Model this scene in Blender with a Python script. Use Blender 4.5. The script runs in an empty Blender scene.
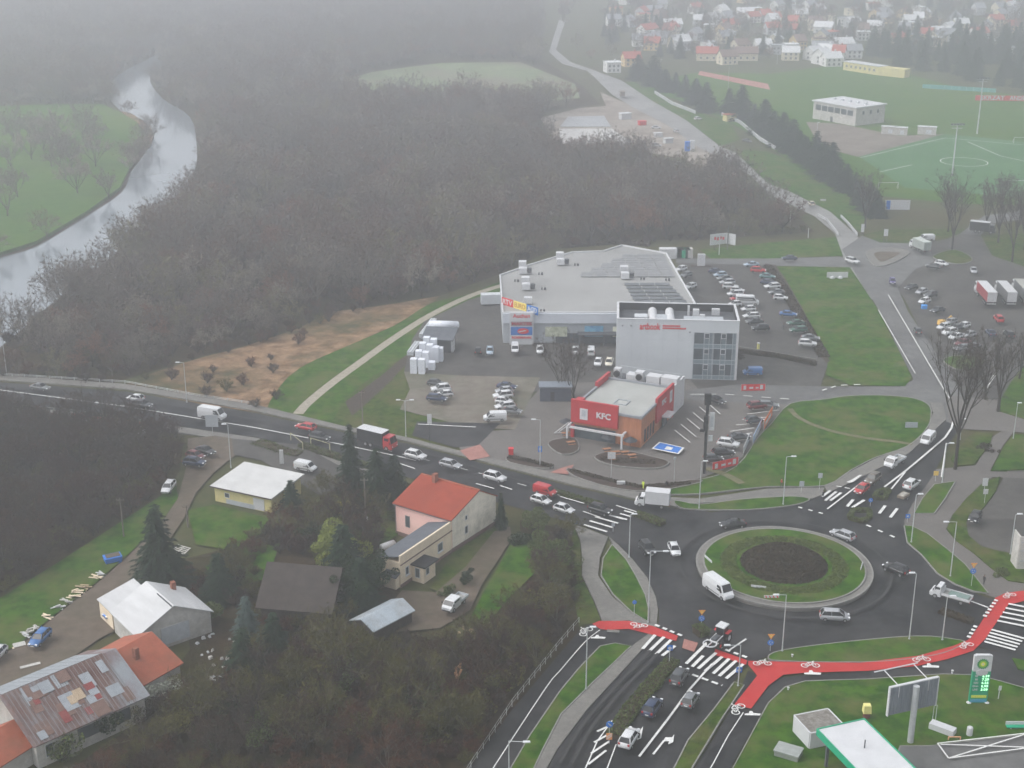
import bpy, bmesh, math, random
from mathutils import Vector, Matrix, noise
R = math.radians
PI = math.pi
rng = random.Random(11)
sc = bpy.context.scene
col = sc.collection

# ------------------------------------------------------------------ camera, sky, sun, exposure
CAMH, FPX, HORIZON = 110.0, 1400.0, -130.0
PITCH = math.atan((384 - HORIZON) / FPX)
cd = bpy.data.cameras.new('camera')
cam = bpy.data.objects.new('camera', cd); col.objects.link(cam)
cam.location = (0, 0, CAMH); cam.rotation_euler = (PI / 2 - PITCH, 0, 0)
cd.sensor_width = 36; cd.lens = 36 * FPX / 1024; cd.clip_start = 1; cd.clip_end = 12000
sc.camera = cam
sc.view_settings.view_transform = 'Standard'; sc.view_settings.look = 'None'
sc.view_settings.exposure = 1.0; sc.view_settings.gamma = 1; sc.view_settings.use_curve_mapping = False
w = bpy.data.worlds.new('World'); sc.world = w; w.use_nodes = True
nt = w.node_tree; nt.nodes.clear()
sky = nt.nodes.new('ShaderNodeTexSky'); sky.sky_type = 'NISHITA'; sky.sun_disc = False
SUN_EL, SUN_ROT = 50, 262
sky.sun_elevation = R(SUN_EL); sky.sun_rotation = R(SUN_ROT); sky.air_density = 1.0; sky.dust_density = 3.0; sky.ozone_density = 1.0
hs = nt.nodes.new('ShaderNodeHueSaturation'); hs.inputs['Saturation'].default_value = 0.22
bg = nt.nodes.new('ShaderNodeBackground'); bg.inputs['Strength'].default_value = 0.135
wo = nt.nodes.new('ShaderNodeOutputWorld')
nt.links.new(sky.outputs[0], hs.inputs['Color']); nt.links.new(hs.outputs[0], bg.inputs[0]); nt.links.new(bg.outputs[0], wo.inputs[0])
sl = bpy.data.lights.new('sun', 'SUN'); sl.energy = 0.5; sl.angle = R(60); sl.color = (1, 0.98, 0.95)
so = bpy.data.objects.new('sun', sl); col.objects.link(so)
so.rotation_euler = (R(90 - SUN_EL), 0, R(180 - SUN_ROT)); so.location = (0, 50, 160)
sc.cycles.use_denoising = True
sc.cycles.max_bounces = 5; sc.cycles.diffuse_bounces = 2; sc.cycles.glossy_bounces = 2; sc.cycles.transparent_max_bounces = 6
sc.cycles.volume_bounces = 2; sc.cycles.transmission_bounces = 2
sc.cycles.use_adaptive_sampling = True
HAZE = 0.0009

# ------------------------------------------------------------------ survey: photograph pixel -> point on the plane z
def g(px, py, z=0.0):
    dx = (px - 512) / FPX; dy = -(py - 384) / FPX
    dX, dY, dZ = dx, math.cos(PITCH) + dy * math.sin(PITCH), -math.sin(PITCH) + dy * math.cos(PITCH)
    t = (z - CAMH) / dZ
    return Vector((dX * t, dY * t, z))
def proj(v):
    x, y, z = v[0], v[1], v[2] - CAMH
    zc = y * math.cos(PITCH) - z * math.sin(PITCH)
    yc = y * math.sin(PITCH) + z * math.cos(PITCH)
    return (512 + FPX * x / zc, 384 - FPX * yc / zc)
def tall(bx, by, ty):
    """height of an upright thing whose foot is seen at (bx,by) and whose top is seen at row ty"""
    b = g(bx, by); lo, hi = 0.0, 60.0
    for _ in range(40):
        m = (lo + hi) / 2
        if proj((b.x, b.y, m))[1] > ty: lo = m
        else: hi = m
    return lo
def gp(pts, z=0.0): return [g(x, y, z) for x, y in pts]
def smooth(pts, n=5, closed=True):
    out = []; N = len(pts)
    P = [Vector(p) for p in pts]
    rngi = range(N) if closed else range(N - 1)
    for i in rngi:
        a, b, c, d = (P[(i - 1) % N], P[i], P[(i + 1) % N], P[(i + 2) % N]) if closed else (P[max(i - 1, 0)], P[i], P[i + 1], P[min(i + 2, N - 1)])
        for k in range(n):
            t = k / n
            out.append(0.5 * ((2 * b) + (c - a) * t + (2 * a - 5 * b + 4 * c - d) * t * t + (3 * b - a - 3 * c + d) * t ** 3))
    if not closed: out.append(P[-1])
    return out

# ------------------------------------------------------------------ materials
MATS = {}
def M(name, c1, c2=None, scale=1.0, rough=0.8, metal=0.0, c3=None, scale3=0.05, amt3=0.5, bump=0.0, spec=0.4, detail=5.0, lo=0.35, hi=0.65, stretch=None, coat=0.0, emit=None):
    if name in MATS: return MATS[name]
    m = bpy.data.materials.new(name); m.use_nodes = True; MATS[name] = m
    n = m.node_tree; b = n.nodes['Principled BSDF']
    b.inputs['Roughness'].default_value = rough; b.inputs['Metallic'].default_value = metal
    b.inputs['Specular IOR Level'].default_value = spec
    if coat: b.inputs['Coat Weight'].default_value = coat
    c4 = lambda c: (c[0], c[1], c[2], 1)
    b.inputs['Base Color'].default_value = c4(c1)
    if emit: b.inputs['Emission Color'].default_value = c4(c1); b.inputs['Emission Strength'].default_value = emit
    if c2 is not None:
        tc = n.nodes.new('ShaderNodeTexCoord'); src = tc.outputs['Object']
        if stretch:
            mp = n.nodes.new('ShaderNodeMapping'); mp.inputs['Scale'].default_value = stretch
            n.links.new(src, mp.inputs[0]); src = mp.outputs[0]
        nz = n.nodes.new('ShaderNodeTexNoise'); nz.inputs['Scale'].default_value = scale; nz.inputs['Detail'].default_value = detail
        nz.inputs['Roughness'].default_value = 0.65
        n.links.new(src, nz.inputs['Vector'])
        rp = n.nodes.new('ShaderNodeValToRGB'); rp.color_ramp.elements[0].position = lo; rp.color_ramp.elements[1].position = hi
        rp.color_ramp.elements[0].color = c4(c1); rp.color_ramp.elements[1].color = c4(c2)
        n.links.new(nz.outputs['Fac'], rp.inputs['Fac']); out = rp.outputs['Color']
        if c3 is not None:
            nz3 = n.nodes.new('ShaderNodeTexNoise'); nz3.inputs['Scale'].default_value = scale3; nz3.inputs['Detail'].default_value = 6
            nz3.inputs['Roughness'].default_value = 0.7
            n.links.new(src, nz3.inputs['Vector'])
            r3 = n.nodes.new('ShaderNodeMapRange'); r3.inputs['From Min'].default_value = 0.45; r3.inputs['From Max'].default_value = 0.65
            r3.inputs['To Max'].default_value = amt3
            n.links.new(nz3.outputs['Fac'], r3.inputs['Value'])
            mx = n.nodes.new('ShaderNodeMix'); mx.data_type = 'RGBA'
            n.links.new(r3.outputs[0], mx.inputs['Factor']); n.links.new(out, mx.inputs['A']); mx.inputs['B'].default_value = c4(c3)
            out = mx.outputs['Result']
        n.links.new(out, b.inputs['Base Color'])
        if bump:
            bp = n.nodes.new('ShaderNodeBump'); bp.inputs['Distance'].default_value = bump
            n.links.new(nz.outputs['Fac'], bp.inputs['Height']); n.links.new(bp.outputs[0], b.inputs['Normal'])
    return m
GRASS = M('winter grass', (0.020, 0.047, 0.005), (0.058, 0.098, 0.013), 0.7, 0.95, c3=(0.095, 0.088, 0.036), scale3=0.10, amt3=0.9, bump=0.15, spec=0.0, lo=.40, hi=.60, detail=9)
LAWN = M('mown lawn', (0.018, 0.063, 0.004), (0.049, 0.116, 0.009), 0.45, 0.95, c3=(0.092, 0.103, 0.032), scale3=0.12, amt3=0.95, spec=0.0, lo=.40, hi=.60, detail=9)
MEADOW = M('far meadow grass', (0.036, 0.099, 0.009), (0.056, 0.124, 0.015), 0.2, 0.95, c3=(0.095, 0.132, 0.023), scale3=0.02, amt3=0.5, spec=0.0)
DRY = M('dry reed grass', (0.14, 0.085, 0.046), (0.31, 0.20, 0.12), 0.28, 0.95, c3=(0.060, 0.062, 0.028), scale3=0.045, amt3=1.0, bump=0.5, spec=0.0, detail=9, lo=.38, hi=.62)
FLOOR = M('leaf litter', (0.029, 0.020, 0.012), (0.058, 0.040, 0.022), 0.6, 0.97, c3=(0.032, 0.040, 0.012), scale3=0.05, amt3=0.6, bump=0.3, spec=0.05)
BASE = M('rough ground', (0.041, 0.053, 0.016), (0.075, 0.075, 0.030), 0.25, 0.95, c3=(0.068, 0.050, 0.026), scale3=0.02, amt3=0.7, spec=0.1)
ASPH = M('wet dark asphalt', (0.009, 0.010, 0.013), (0.029, 0.029, 0.031), 0.16, 0.70, c3=(0.053, 0.052, 0.053), scale3=0.06, amt3=0.8, spec=0.22, detail=9, lo=.38, hi=.62)
ASPH2 = M('old grey asphalt', (0.115, 0.114, 0.113), (0.157, 0.157, 0.155), 0.4, 0.78, c3=(0.085, 0.084, 0.084), scale3=0.06, amt3=0.7, spec=0.22, detail=8)
YARD = M('worn yard asphalt', (0.063, 0.059, 0.055), (0.092, 0.087, 0.080), 0.5, 0.78, c3=(0.046, 0.043, 0.041), scale3=0.07, amt3=0.8, spec=0.22, detail=8)
PAVE = M('concrete paving', (0.139, 0.135, 0.124), (0.193, 0.184, 0.168), 1.2, 0.78, c3=(0.107, 0.102, 0.096), scale3=0.12, amt3=0.6)
PLAZA = M('brown grey block paving', (0.110, 0.101, 0.094), (0.144, 0.132, 0.121), 2.5, 0.78, c3=(0.088, 0.081, 0.074), scale3=0.09, amt3=0.6)
KERB = M('kerb stone', (0.170, 0.166, 0.157), (0.246, 0.238, 0.225), 1.5, 0.8)
MUD = M('brown dirt track', (0.083, 0.062, 0.044), (0.126, 0.097, 0.071), 0.6, 0.85, c3=(0.061, 0.059, 0.031), scale3=0.1, amt3=0.5)
SOIL = M('bare brown soil', (0.033, 0.022, 0.016), (0.055, 0.037, 0.027), 1.2, 0.95, bump=0.2)
GRAVEL = M('pale gravel', (0.255, 0.230, 0.178), (0.357, 0.323, 0.264), 1.0, 0.9)
RED = M('red cycle coating', (0.408, 0.014, 0.014), (0.487, 0.025, 0.023), 0.6, 0.65, c3=(0.275, 0.020, 0.020), scale3=0.3, amt3=0.4)
REDPAV = M('faded red paving', (0.28, 0.12, 0.10), (0.36, 0.17, 0.14), 1.0, 0.7)
PAINT = M('road paint', (0.558, 0.558, 0.540), (0.720, 0.720, 0.702), 2.0, 0.7)
PAINTW = M('worn road paint', (0.30, 0.30, 0.29), (0.60, 0.60, 0.58), 1.5, 0.7)
WATER = M('river water', (0.136, 0.167, 0.189), (0.177, 0.202, 0.229), 0.02, 0.12, spec=0.8, bump=0.0)

# ------------------------------------------------------------------ mesh building
def tag(o, label=None, cat=None, group=None, kind=None):
    if label: o['label'] = label
    if cat: o['category'] = cat
    if group: o['group'] = group
    if kind: o['kind'] = kind
    return o
class MB:
    def __init__(s): s.v = []; s.f = []; s.m = []
    def add(s, vs, fs, mi=0):
        o = len(s.v); s.v += [tuple(v) for v in vs]; s.f += [tuple(i + o for i in f) for f in fs]; s.m += [mi] * len(fs); return s
    def box(s, c, d, rz=0.0, mi=0, top=1.0, tilt=None):
        x, y, z = d[0] / 2, d[1] / 2, d[2] / 2
        vs = [Vector((sx * x * (top if sz > 0 else 1), sy * y * (top if sz > 0 else 1), sz * z)) for sz in (-1, 1) for sx, sy in ((-1, -1), (1, -1), (1, 1), (-1, 1))]
        if tilt is not None: vs = [tilt @ v for v in vs]
        if rz: r = Matrix.Rotation(rz, 3, 'Z'); vs = [r @ v for v in vs]
        vs = [v + Vector(c) for v in vs]
        return s.add(vs, [(3, 2, 1, 0), (4, 5, 6, 7), (0, 1, 5, 4), (1, 2, 6, 5), (2, 3, 7, 6), (3, 0, 4, 7)], mi)
    def tube(s, p0, p1, r0, r1=None, n=6, mi=0, cap=True):
        p0, p1 = Vector(p0), Vector(p1); r1 = r0 if r1 is None else r1
        d = p1 - p0
        if d.length < 1e-6: return s
        d.normalize(); a = d.orthogonal().normalized(); b = d.cross(a)
        vs = []
        for p, r in ((p0, r0), (p1, r1)):
            for k in range(n):
                t = 2 * PI * k / n; vs.append(p + (a * math.cos(t) + b * math.sin(t)) * r)
        fs = [(k, (k + 1) % n, n + (k + 1) % n, n + k) for k in range(n)]
        if cap: fs += [tuple(range(n - 1, -1, -1)), tuple(range(n, 2 * n))]
        return s.add(vs, fs, mi)
    def prism(s, poly, z0, z1, mi=0, bottom=True):
        n = len(poly); P = [(p[0], p[1]) for p in poly]
        ar = sum(P[i][0] * P[(i + 1) % n][1] - P[(i + 1) % n][0] * P[i][1] for i in range(n))
        if ar < 0: P = P[::-1]
        vs = [(x, y, z0) for x, y in P] + [(x, y, z1) for x, y in P]
        fs = [tuple(range(n, 2 * n))] + [(i, (i + 1) % n, n + (i + 1) % n, n + i) for i in range(n)]
        if bottom: fs.append(tuple(range(n - 1, -1, -1)))
        return s.add(vs, fs, mi)
    def ell(s, c, r, n=10, m=6, mi=0):
        vs = []; fs = []
        for i in range(m + 1):
            th = PI * i / m
            for k in range(n): ph = 2 * PI * k / n; vs.append((c[0] + r[0] * math.sin(th) * math.cos(ph), c[1] + r[1] * math.sin(th) * math.sin(ph), c[2] + r[2] * math.cos(th)))
        for i in range(m):
            for k in range(n): a = i * n + k; b = i * n + (k + 1) % n; fs.append((a, a + n, b + n, b))
        return s.add(vs, fs, mi)
    def loft(s, rings, mi=0, caps=True):
        n = len(rings[0]); vs = [p for r in rings for p in r]; fs = []
        for i in range(len(rings) - 1):
            for k in range(n): a = i * n + k; b = i * n + (k + 1) % n; fs.append((a, b, b + n, a + n))
        if caps: fs += [tuple(range(n - 1, -1, -1)), tuple(range((len(rings) - 1) * n, len(rings) * n))]
        return s.add(vs, fs, mi)
    def quad(s, a, b, c, d, mi=0): return s.add([a, b, c, d], [(0, 1, 2, 3)], mi)
    def plate(s, a, b, c, d, t, mi=0):
        """quad with thickness t along its normal"""
        P = [Vector(p) for p in (a, b, c, d)]; n = (P[1] - P[0]).cross(P[3] - P[0]).normalized() * t
        return s.add(P + [p + n for p in P], [(3, 2, 1, 0), (4, 5, 6, 7), (0, 1, 5, 4), (1, 2, 6, 5), (2, 3, 7, 6), (3, 0, 4, 7)], mi)
    def mesh(s, name, mats, smooth_=False):
        me = bpy.data.meshes.new(name); me.from_pydata(s.v, [], s.f)
        if not isinstance(mats, (list, tuple)): mats = [mats]
        for m in mats: me.materials.append(m)
        if len(mats) > 1: me.polygons.foreach_set('material_index', s.m)
        if smooth_: me.polygons.foreach_set('use_smooth', [True] * len(me.polygons))
        me.update(); return me
    def build(s, name, mats, parent=None, smooth_=False, fix=False):
        me = s.mesh(name, mats, smooth_)
        if fix:
            bm = bmesh.new(); bm.from_mesh(me); bmesh.ops.recalc_face_normals(bm, faces=bm.faces); bm.to_mesh(me); bm.free()
        o = bpy.data.objects.new(name, me); col.objects.link(o)
        if parent: o.parent = parent
        return o
def thing(name, label, cat, loc=(0, 0, 0), rz=0.0, group=None):
    o = bpy.data.objects.new(name, None); col.objects.link(o); o.empty_display_size = 0.5
    o.location = loc; o.rotation_euler = (0, 0, rz); return tag(o, label, cat, group)
def inst(name, me, parent=None, loc=(0, 0, 0), rz=0.0, s=1.0):
    o = bpy.data.objects.new(name, me); col.objects.link(o); o.location = loc; o.rotation_euler = (0, 0, rz)
    if s != 1.0: o.scale = (s, s, s) if not isinstance(s, tuple) else s
    if parent: o.parent = parent
    return o
def copy_thing(src, loc, rz=0.0, scale=None, label=None):
    r = src.copy(); col.objects.link(r); r.location = loc; r.rotation_euler = (0, 0, rz)
    if scale: r.scale = scale if isinstance(scale, tuple) else (scale,) * 3
    if label: r['label'] = label
    for ch in src.children:
        c = ch.copy(); col.objects.link(c); c.parent = r
        for gch in ch.children:
            d = gch.copy(); col.objects.link(d); d.parent = c
    return r
def text_mesh(txt, size, depth=0.03, bold=0.02, align='CENTER'):
    cu = bpy.data.curves.new('lettering', 'FONT'); cu.body = txt; cu.size = size; cu.extrude = depth; cu.offset = bold
    cu.align_x = align; cu.align_y = 'CENTER'; cu.resolution_u = 3
    o = bpy.data.objects.new('lettering', cu); col.objects.link(o)
    bpy.context.view_layer.update()
    me = bpy.data.meshes.new_from_object(o.evaluated_get(bpy.context.evaluated_depsgraph_get()))
    col.objects.unlink(o); bpy.data.objects.remove(o); return me
def lettering(txt, size, mat, parent, loc, u, v=(0, 0, 1), bold=0.02, depth=0.03, name='lettering', width=None):
    """text lying in the plane spanned by u (reading direction) and v (up)"""
    me = text_mesh(txt, size, depth, bold); me.materials.clear(); me.materials.append(mat)
    u = Vector(u).normalized(); v = Vector(v).normalized(); n = u.cross(v)
    o = bpy.data.objects.new(name, me); col.objects.link(o)
    sx = 1.0
    if width:
        xs = [p.co.x for p in me.vertices]; sx = width / max(1e-3, max(xs) - min(xs))
    mtx = Matrix((u * sx, v, n)).transposed().to_4x4(); mtx.translation = Vector(loc)
    o.matrix_local = mtx
    if parent: o.parent = parent
    return o

# ------------------------------------------------------------------ ground layers
LZ = [0.004]
def nextz(): LZ[0] += 0.004; return LZ[0]
KN = dict(meadow='grass_field', roundabout='roundabout_road', car_park='car_park_ground', plaza='forecourt_pavement', truck_park='truck_park_ground', football_pitch='sports_field', track='dirt_road', drive='driveway_path', zebra_stripe='road_marking', road_arrow='road_marking', bay_border='road_marking', bay_symbol='road_marking', bicycle_marking='road_marking', pedestrian_marking='road_marking', pitch_marking='field_marking', wheel_track='road_surface', cycle_lane='cycle_path', trodden_path='trodden_path', forecourt='forecourt_ground')
def kn(n):
    n = KN.get(n, n); return n if n.split('_')[-1] in 'ground floor road pavement path kerb water river field lawn marking surface'.split() else n + '_ground'
def slab(name, pts, mat, label=None, raised=0.0, sm=0, world=False, kerb=0.0, kerb_w=0.18):
    """a sheet of ground cover: its outline surveyed from pixels; raised ones stand above the road by a kerb"""
    P = [Vector((p[0], p[1])) for p in pts] if world else [Vector(g(x, y)[:2]) for x, y in pts]
    if sm: P = smooth(P, sm)
    z = nextz() + raised
    mb = MB(); mb.prism(P, -0.3 if raised else z - 0.003, z, bottom=False)
    o = mb.build(kn(name), mat, fix=False); tag(o, label or name.replace('_', ' '), None, None, 'structure')
    if kerb:
        ribbon('kerb', P + [P[0]], kerb_w, KERB, 'pale concrete kerb along ' + (label or name.replace('_', ' ')), z=z + 0.02, thick=0.3, world=True)
    return o
def ribbon(name, pts, width, mat, label=None, z=None, thick=0.003, world=False, sm=0, dash=None, parent=None, kind='structure'):
    P = [Vector((p[0], p[1])) for p in pts] if world else [Vector(g(x, y)[:2]) for x, y in pts]
    if sm: P = smooth(P, sm, closed=False)
    z = nextz() if z is None else z
    mb = MB()
    def strip(Q):
        L = []; Rr = []
        for i, p in enumerate(Q):
            a = Q[max(i - 1, 0)]; b = Q[min(i + 1, len(Q) - 1)]; d = (b - a)
            if d.length < 1e-6: d = Vector((1, 0))
            d.normalize(); nn = Vector((-d.y, d.x)) * width / 2; L.append(p + nn); Rr.append(p - nn)
        n = len(Q); vs = [(p.x, p.y, z) for p in L] + [(p.x, p.y, z) for p in Rr] + [(p.x, p.y, z - thick) for p in L] + [(p.x, p.y, z - thick) for p in Rr]
        fs = []
        for i in range(n - 1): fs += [(n + i, n + i + 1, i + 1, i), (i, i + 1, 2 * n + i + 1, 2 * n + i), (3 * n + i, 3 * n + i + 1, n + i + 1, n + i)]
        fs += [(0, 2 * n, 3 * n, n), (n - 1, 2 * n - 1, 4 * n - 1, 3 * n - 1)]
        mb.add(vs, fs)
    if dash:
        on, off = dash; acc = 0; cur = [P[0]]; drawing = True; lim = on
        for i in range(len(P) - 1):
            a, b = P[i], P[i + 1]; L = (b - a).length; pos = 0
            while L - pos > lim - acc:
                pos += lim - acc; q = a.lerp(b, pos / L)
                if drawing: cur.append(q); strip(cur)
                cur = [q]; drawing = not drawing; lim = on if drawing else off; acc = 0
            acc += L - pos
            if drawing: cur.append(b)
        if drawing and len(cur) > 1: strip(cur)
    else: strip(P)
    o = mb.build(kn(name) if not parent else name, mat, parent)
    if not parent: tag(o, label or name.replace('_', ' '), None, None, kind)
    return o
def inside(p, poly):
    x, y = p[0], p[1]; c = False; n = len(poly); j = n - 1
    for i in range(n):
        xi, yi, xj, yj = poly[i][0], poly[i][1], poly[j][0], poly[j][1]
        if (yi > y) != (yj > y) and x < (xj - xi) * (y - yi) / (yj - yi) + xi: c = not c
        j = i
    return c
def edge_dist(p, poly):
    best = 1e9; n = len(poly); p = Vector(p[:2])
    for i in range(n):
        a = Vector(poly[i][:2]); b = Vector(poly[(i + 1) % n][:2]); ab = b - a
        t = max(0, min(1, (p - a).dot(ab) / max(1e-9, ab.length_squared))); best = min(best, (p - a - ab * t).length)
    return best

mb = MB(); N = 20; X0, X1, Y0, Y1 = -1500, 1500, -400, 3400
vs = [(X0 + (X1 - X0) * i / N, Y0 + (Y1 - Y0) * j / N, 0) for j in range(N + 1) for i in range(N + 1)]
mb.add(vs, [(j * (N + 1) + i, j * (N + 1) + i + 1, (j + 1) * (N + 1) + i + 1, (j + 1) * (N + 1) + i) for j in range(N) for i in range(N)])
tag(mb.build('ground', BASE), 'rough grass and earth of the valley floor', None, None, 'structure')
mb = MB(); mb.box((0, 1500, 61), (3010, 3810, 124))
hz = mb.build('haze', [], None); tag(hz, 'cool grey mist thickening over the distant woods and houses', None, None, 'stuff')
hm = bpy.data.materials.new('mist'); hm.use_nodes = True; hn = hm.node_tree; hn.nodes.clear()
pv = hn.nodes.new('ShaderNodeVolumePrincipled'); pv.inputs['Color'].default_value = (0.935, 0.955, 1.0, 1); pv.inputs['Density'].default_value = HAZE; pv.inputs['Anisotropy'].default_value = 0.58
ho = hn.nodes.new('ShaderNodeOutputMaterial'); hn.links.new(pv.outputs[0], ho.inputs['Volume']); hz.data.materials.append(hm)

FOREST = [(-120, 380), (0, 378), (110, 384), (150, 372), (200, 357), (280, 337), (330, 312), (380, 305), (440, 296), (500, 274), (560, 247), (610, 240), (700, 240), (815, 232), (800, 218), (775, 206), (745, 196), (715, 178), (690, 166), (640, 152), (560, 146), (540, 132), (545, 112), (600, 104), (585, 88), (560, 70), (541, 60), (545, 25), (545, -30), (-150, -30)]
slab('woodland_floor', FOREST, FLOOR, 'brown leaf litter under the wide bare woodland')
slab('woodland_floor', [(-60, 402), (60, 406), (150, 424), (185, 432), (180, 470), (168, 492), (120, 524), (60, 566), (-60, 620)], FLOOR, 'brown leaf litter below the bridge end of the main road')
slab('woodland_floor', [(180, 560), (240, 545), (330, 500), (390, 500), (400, 560), (400, 612), (440, 640), (480, 640), (520, 560), (520, 520), (570, 530), (582, 600), (579, 632), (512, 710), (455, 790), (40, 790), (120, 735), (190, 650)], FLOOR, 'dark leaf litter of the wooded hollow below the houses')
RIVER = [(188, 20), (180, 38), (178, 50), (158, 58), (165, 64), (150, 78), (162, 98), (190, 117), (197, 150), (192, 178), (172, 200), (150, 222), (120, 250), (85, 278), (50, 305), (15, 335), (-40, 372), (-160, 400), (-200, 330), (-60, 280), (0, 258), (37, 246), (87, 216), (122, 192), (131, 172), (140, 160), (152, 142), (152, 132), (140, 122), (122, 112), (106, 94), (112, 80), (130, 68), (150, 58), (165, 48), (172, 34), (178, 20)]
slab('river', RIVER, WATER, 'pale winding river reflecting the white sky', sm=4)
slab('meadow', [(-200, 108), (0, 108), (60, 106), (102, 106), (120, 114), (137, 124), (146, 135), (141, 150), (130, 170), (120, 190), (87, 214), (37, 244), (0, 256), (-60, 277), (-200, 325)], MEADOW, 'hazy green meadow inside the river bend', raised=1.0)
slab('reed_bank', [(122, 113), (131, 115), (150, 127), (154, 136), (150, 146), (141, 152), (143, 140), (137, 127)], DRY, 'brown reeds on the river bank beside the meadow', raised=0.9)
slab('far_field', [(330, 84), (372, 72), (440, 63), (520, 62), (575, 84), (580, 98), (520, 103), (480, 99), (430, 101), (350, 99)], M('pale field', (0.09, 0.135, 0.05), (0.16, 0.20, 0.09), 0.05, 0.95, c3=(0.14, 0.12, 0.08), scale3=0.02, amt3=1.0), 'pale green field cleared in the hazy woodland')
slab('building_site', [(540, 118), (580, 108), (606, 106), (600, 92), (637, 108), (667, 124), (700, 146), (725, 160), (745, 178), (712, 172), (680, 158), (640, 151), (560, 147)], M('churned site earth', (0.16, 0.13, 0.105), (0.27, 0.23, 0.19), 0.1, 0.9, c3=(0.36, 0.33, 0.29), scale3=0.03, amt3=0.7), 'churned pale earth of the building site by the far road')
slab('concrete_pad', [(558, 129), (612, 129), (632, 143), (562, 144)], M('pale new concrete', (0.42, 0.41, 0.39), (0.5, 0.49, 0.47), 0.1, 0.6), 'white concrete pad of the building site', raised=0.15)
slab('concrete_pad', [(568, 117), (604, 116), (611, 127), (560, 127)], M('grey wet concrete', (0.24, 0.25, 0.26), (0.32, 0.33, 0.34), 0.1, 0.4), 'grey concrete pad behind the white one', raised=0.15)
# fields and lawns of the middle distance
slab('dry_field', [(118, 388), (150, 374), (200, 358), (240, 348), (300, 328), (330, 312), (380, 306), (400, 303), (440, 296), (430, 306), (396, 325), (350, 345), (300, 368), (280, 400), (268, 414), (200, 404)], DRY, 'tan and rust dry grass field beside the woodland')
slab('lawn', [(268, 414), (276, 392), (300, 368), (350, 345), (396, 325), (430, 304), (470, 294), (500, 282), (502, 292), (470, 306), (440, 330), (415, 350), (380, 372), (345, 400), (330, 425), (298, 418)], LAWN, 'green bank on both sides of the gravel path', sm=3)
slab('verge', [(330, 425), (345, 400), (380, 372), (415, 350), (440, 330), (420, 372), (412, 388), (400, 410), (455, 422), (458, 447), (400, 440)], GRASS, 'rough grass verge above the main road', )
slab('ditch', [(345, 402), (380, 377), (412, 350), (418, 352), (388, 384), (362, 408), (352, 416)], SOIL, 'dark brown ditch beside the gravel path')
ribbon('gravel_path', [(298, 414), (308, 403), (331, 384), (361, 362), (396, 337), (431, 315), (468, 297), (500, 286), (520, 280)], 2.3, GRAVEL, 'pale gravel path across the green bank', sm=5)
slab('sports_field', [(640, 88), (660, 80), (700, 72), (770, 74), (830, 66), (900, 72), (960, 88), (1040, 98), (1100, 110), (1100, 205), (1024, 205), (960, 204), (880, 196), (840, 190), (800, 168), (740, 128), (690, 104)], MEADOW, 'green sports ground in the haze')
slab('football_pitch', [(858, 156), (945, 134), (1100, 150), (1100, 205), (1000, 196), (905, 188)], M('bright turf', (0.045, 0.135, 0.045), (0.06, 0.155, 0.055), 0.05, 0.95, spec=0.1), 'bright green football pitch with white lines')
slab('pitch_apron', [(806, 122), (840, 124), (900, 136), (945, 134), (858, 157), (830, 150), (815, 138)], M('apron mud', (0.13, 0.10, 0.08), (0.20, 0.17, 0.14), 0.1, 0.9), 'muddy yard between pavilion and pitch')
for L_ in ([(860, 158), (945, 138), (1100, 152)], [(880, 172), (912, 165)], [(1100, 178), (1000, 156), (968, 142)]):
    ribbon('pitch_marking', L_, 0.35, PAINT, 'white touch line of the football pitch')
c0 = g(964, 162)
ribbon('pitch_marking', [(c0.x + 9.15 * math.cos(t * PI / 16), c0.y + 9.15 * math.sin(t * PI / 16)) for t in range(33)], 0.35, PAINT, 'white centre circle of the football pitch', world=True)
slab('running_track', [(698, 75), (700, 71), (768, 84), (770, 90)], M('red track', (0.32, 0.12, 0.10), (0.38, 0.16, 0.13), 0.2, 0.8), 'faded red running track beside the houses')
slab('lawn', [(624, 82), (634, 82), (690, 110), (730, 122), (740, 140), (720, 146), (687, 121), (652, 101)], LAWN, 'green verge with the white fence beside the far road')
slab('lawn', [(742, 150), (768, 152), (800, 165), (840, 190), (870, 207), (860, 232), (846, 224), (815, 206), (768, 186), (738, 155)], LAWN, 'green verge below the row of dark conifers')
slab('lawn', [(700, 250), (768, 243), (838, 237), (843, 256), (768, 259), (712, 260)], LAWN, 'narrow lawn between the thin path and the side road')
slab('lawn', [(858, 236), (885, 230), (975, 229), (945, 239), (915, 244), (873, 243)], GRASS, 'grass strip north of the far roundabout')
slab('lawn', [(981, 236), (1060, 232), (1060, 268), (1024, 267), (1008, 264), (991, 255)], GRASS, 'grass with tall bare trees beyond the truck park')
# asphalt yards
slab('truck_park', [(878, 244), (915, 244), (945, 240), (960, 234), (980, 234), (992, 256), (1024, 267), (1060, 270), (1060, 400), (1024, 370), (1003, 398), (998, 414), (960, 420), (948, 398), (930, 350), (905, 300), (890, 280)], YARD, 'wet asphalt of the truck park')
slab('side_road', [(960, 234), (984, 216), (1060, 205), (1060, 214), (992, 224), (980, 236)], ASPH2, 'narrow road leaving the truck park towards the pitch')
slab('car_park', [(676, 258), (776, 262), (786, 280), (800, 308), (829, 360), (820, 389), (736, 389), (600, 392), (540, 392), (460, 392), (404, 372), (412, 340), (424, 322), (470, 300), (502, 292), (560, 300), (690, 300)], YARD, 'grey asphalt car park around the store and office', )
slab('gravel_yard', [(404, 372), (460, 376), (540, 378), (530, 400), (515, 430), (470, 428), (400, 410), (410, 390)], M('muddy gravel', (0.115, 0.095, 0.072), (0.175, 0.155, 0.125), 0.35, 0.7, c3=(0.075, 0.085, 0.045), scale3=0.06, amt3=0.8), 'muddy gravel overflow parking with two clusters of cars')
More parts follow.
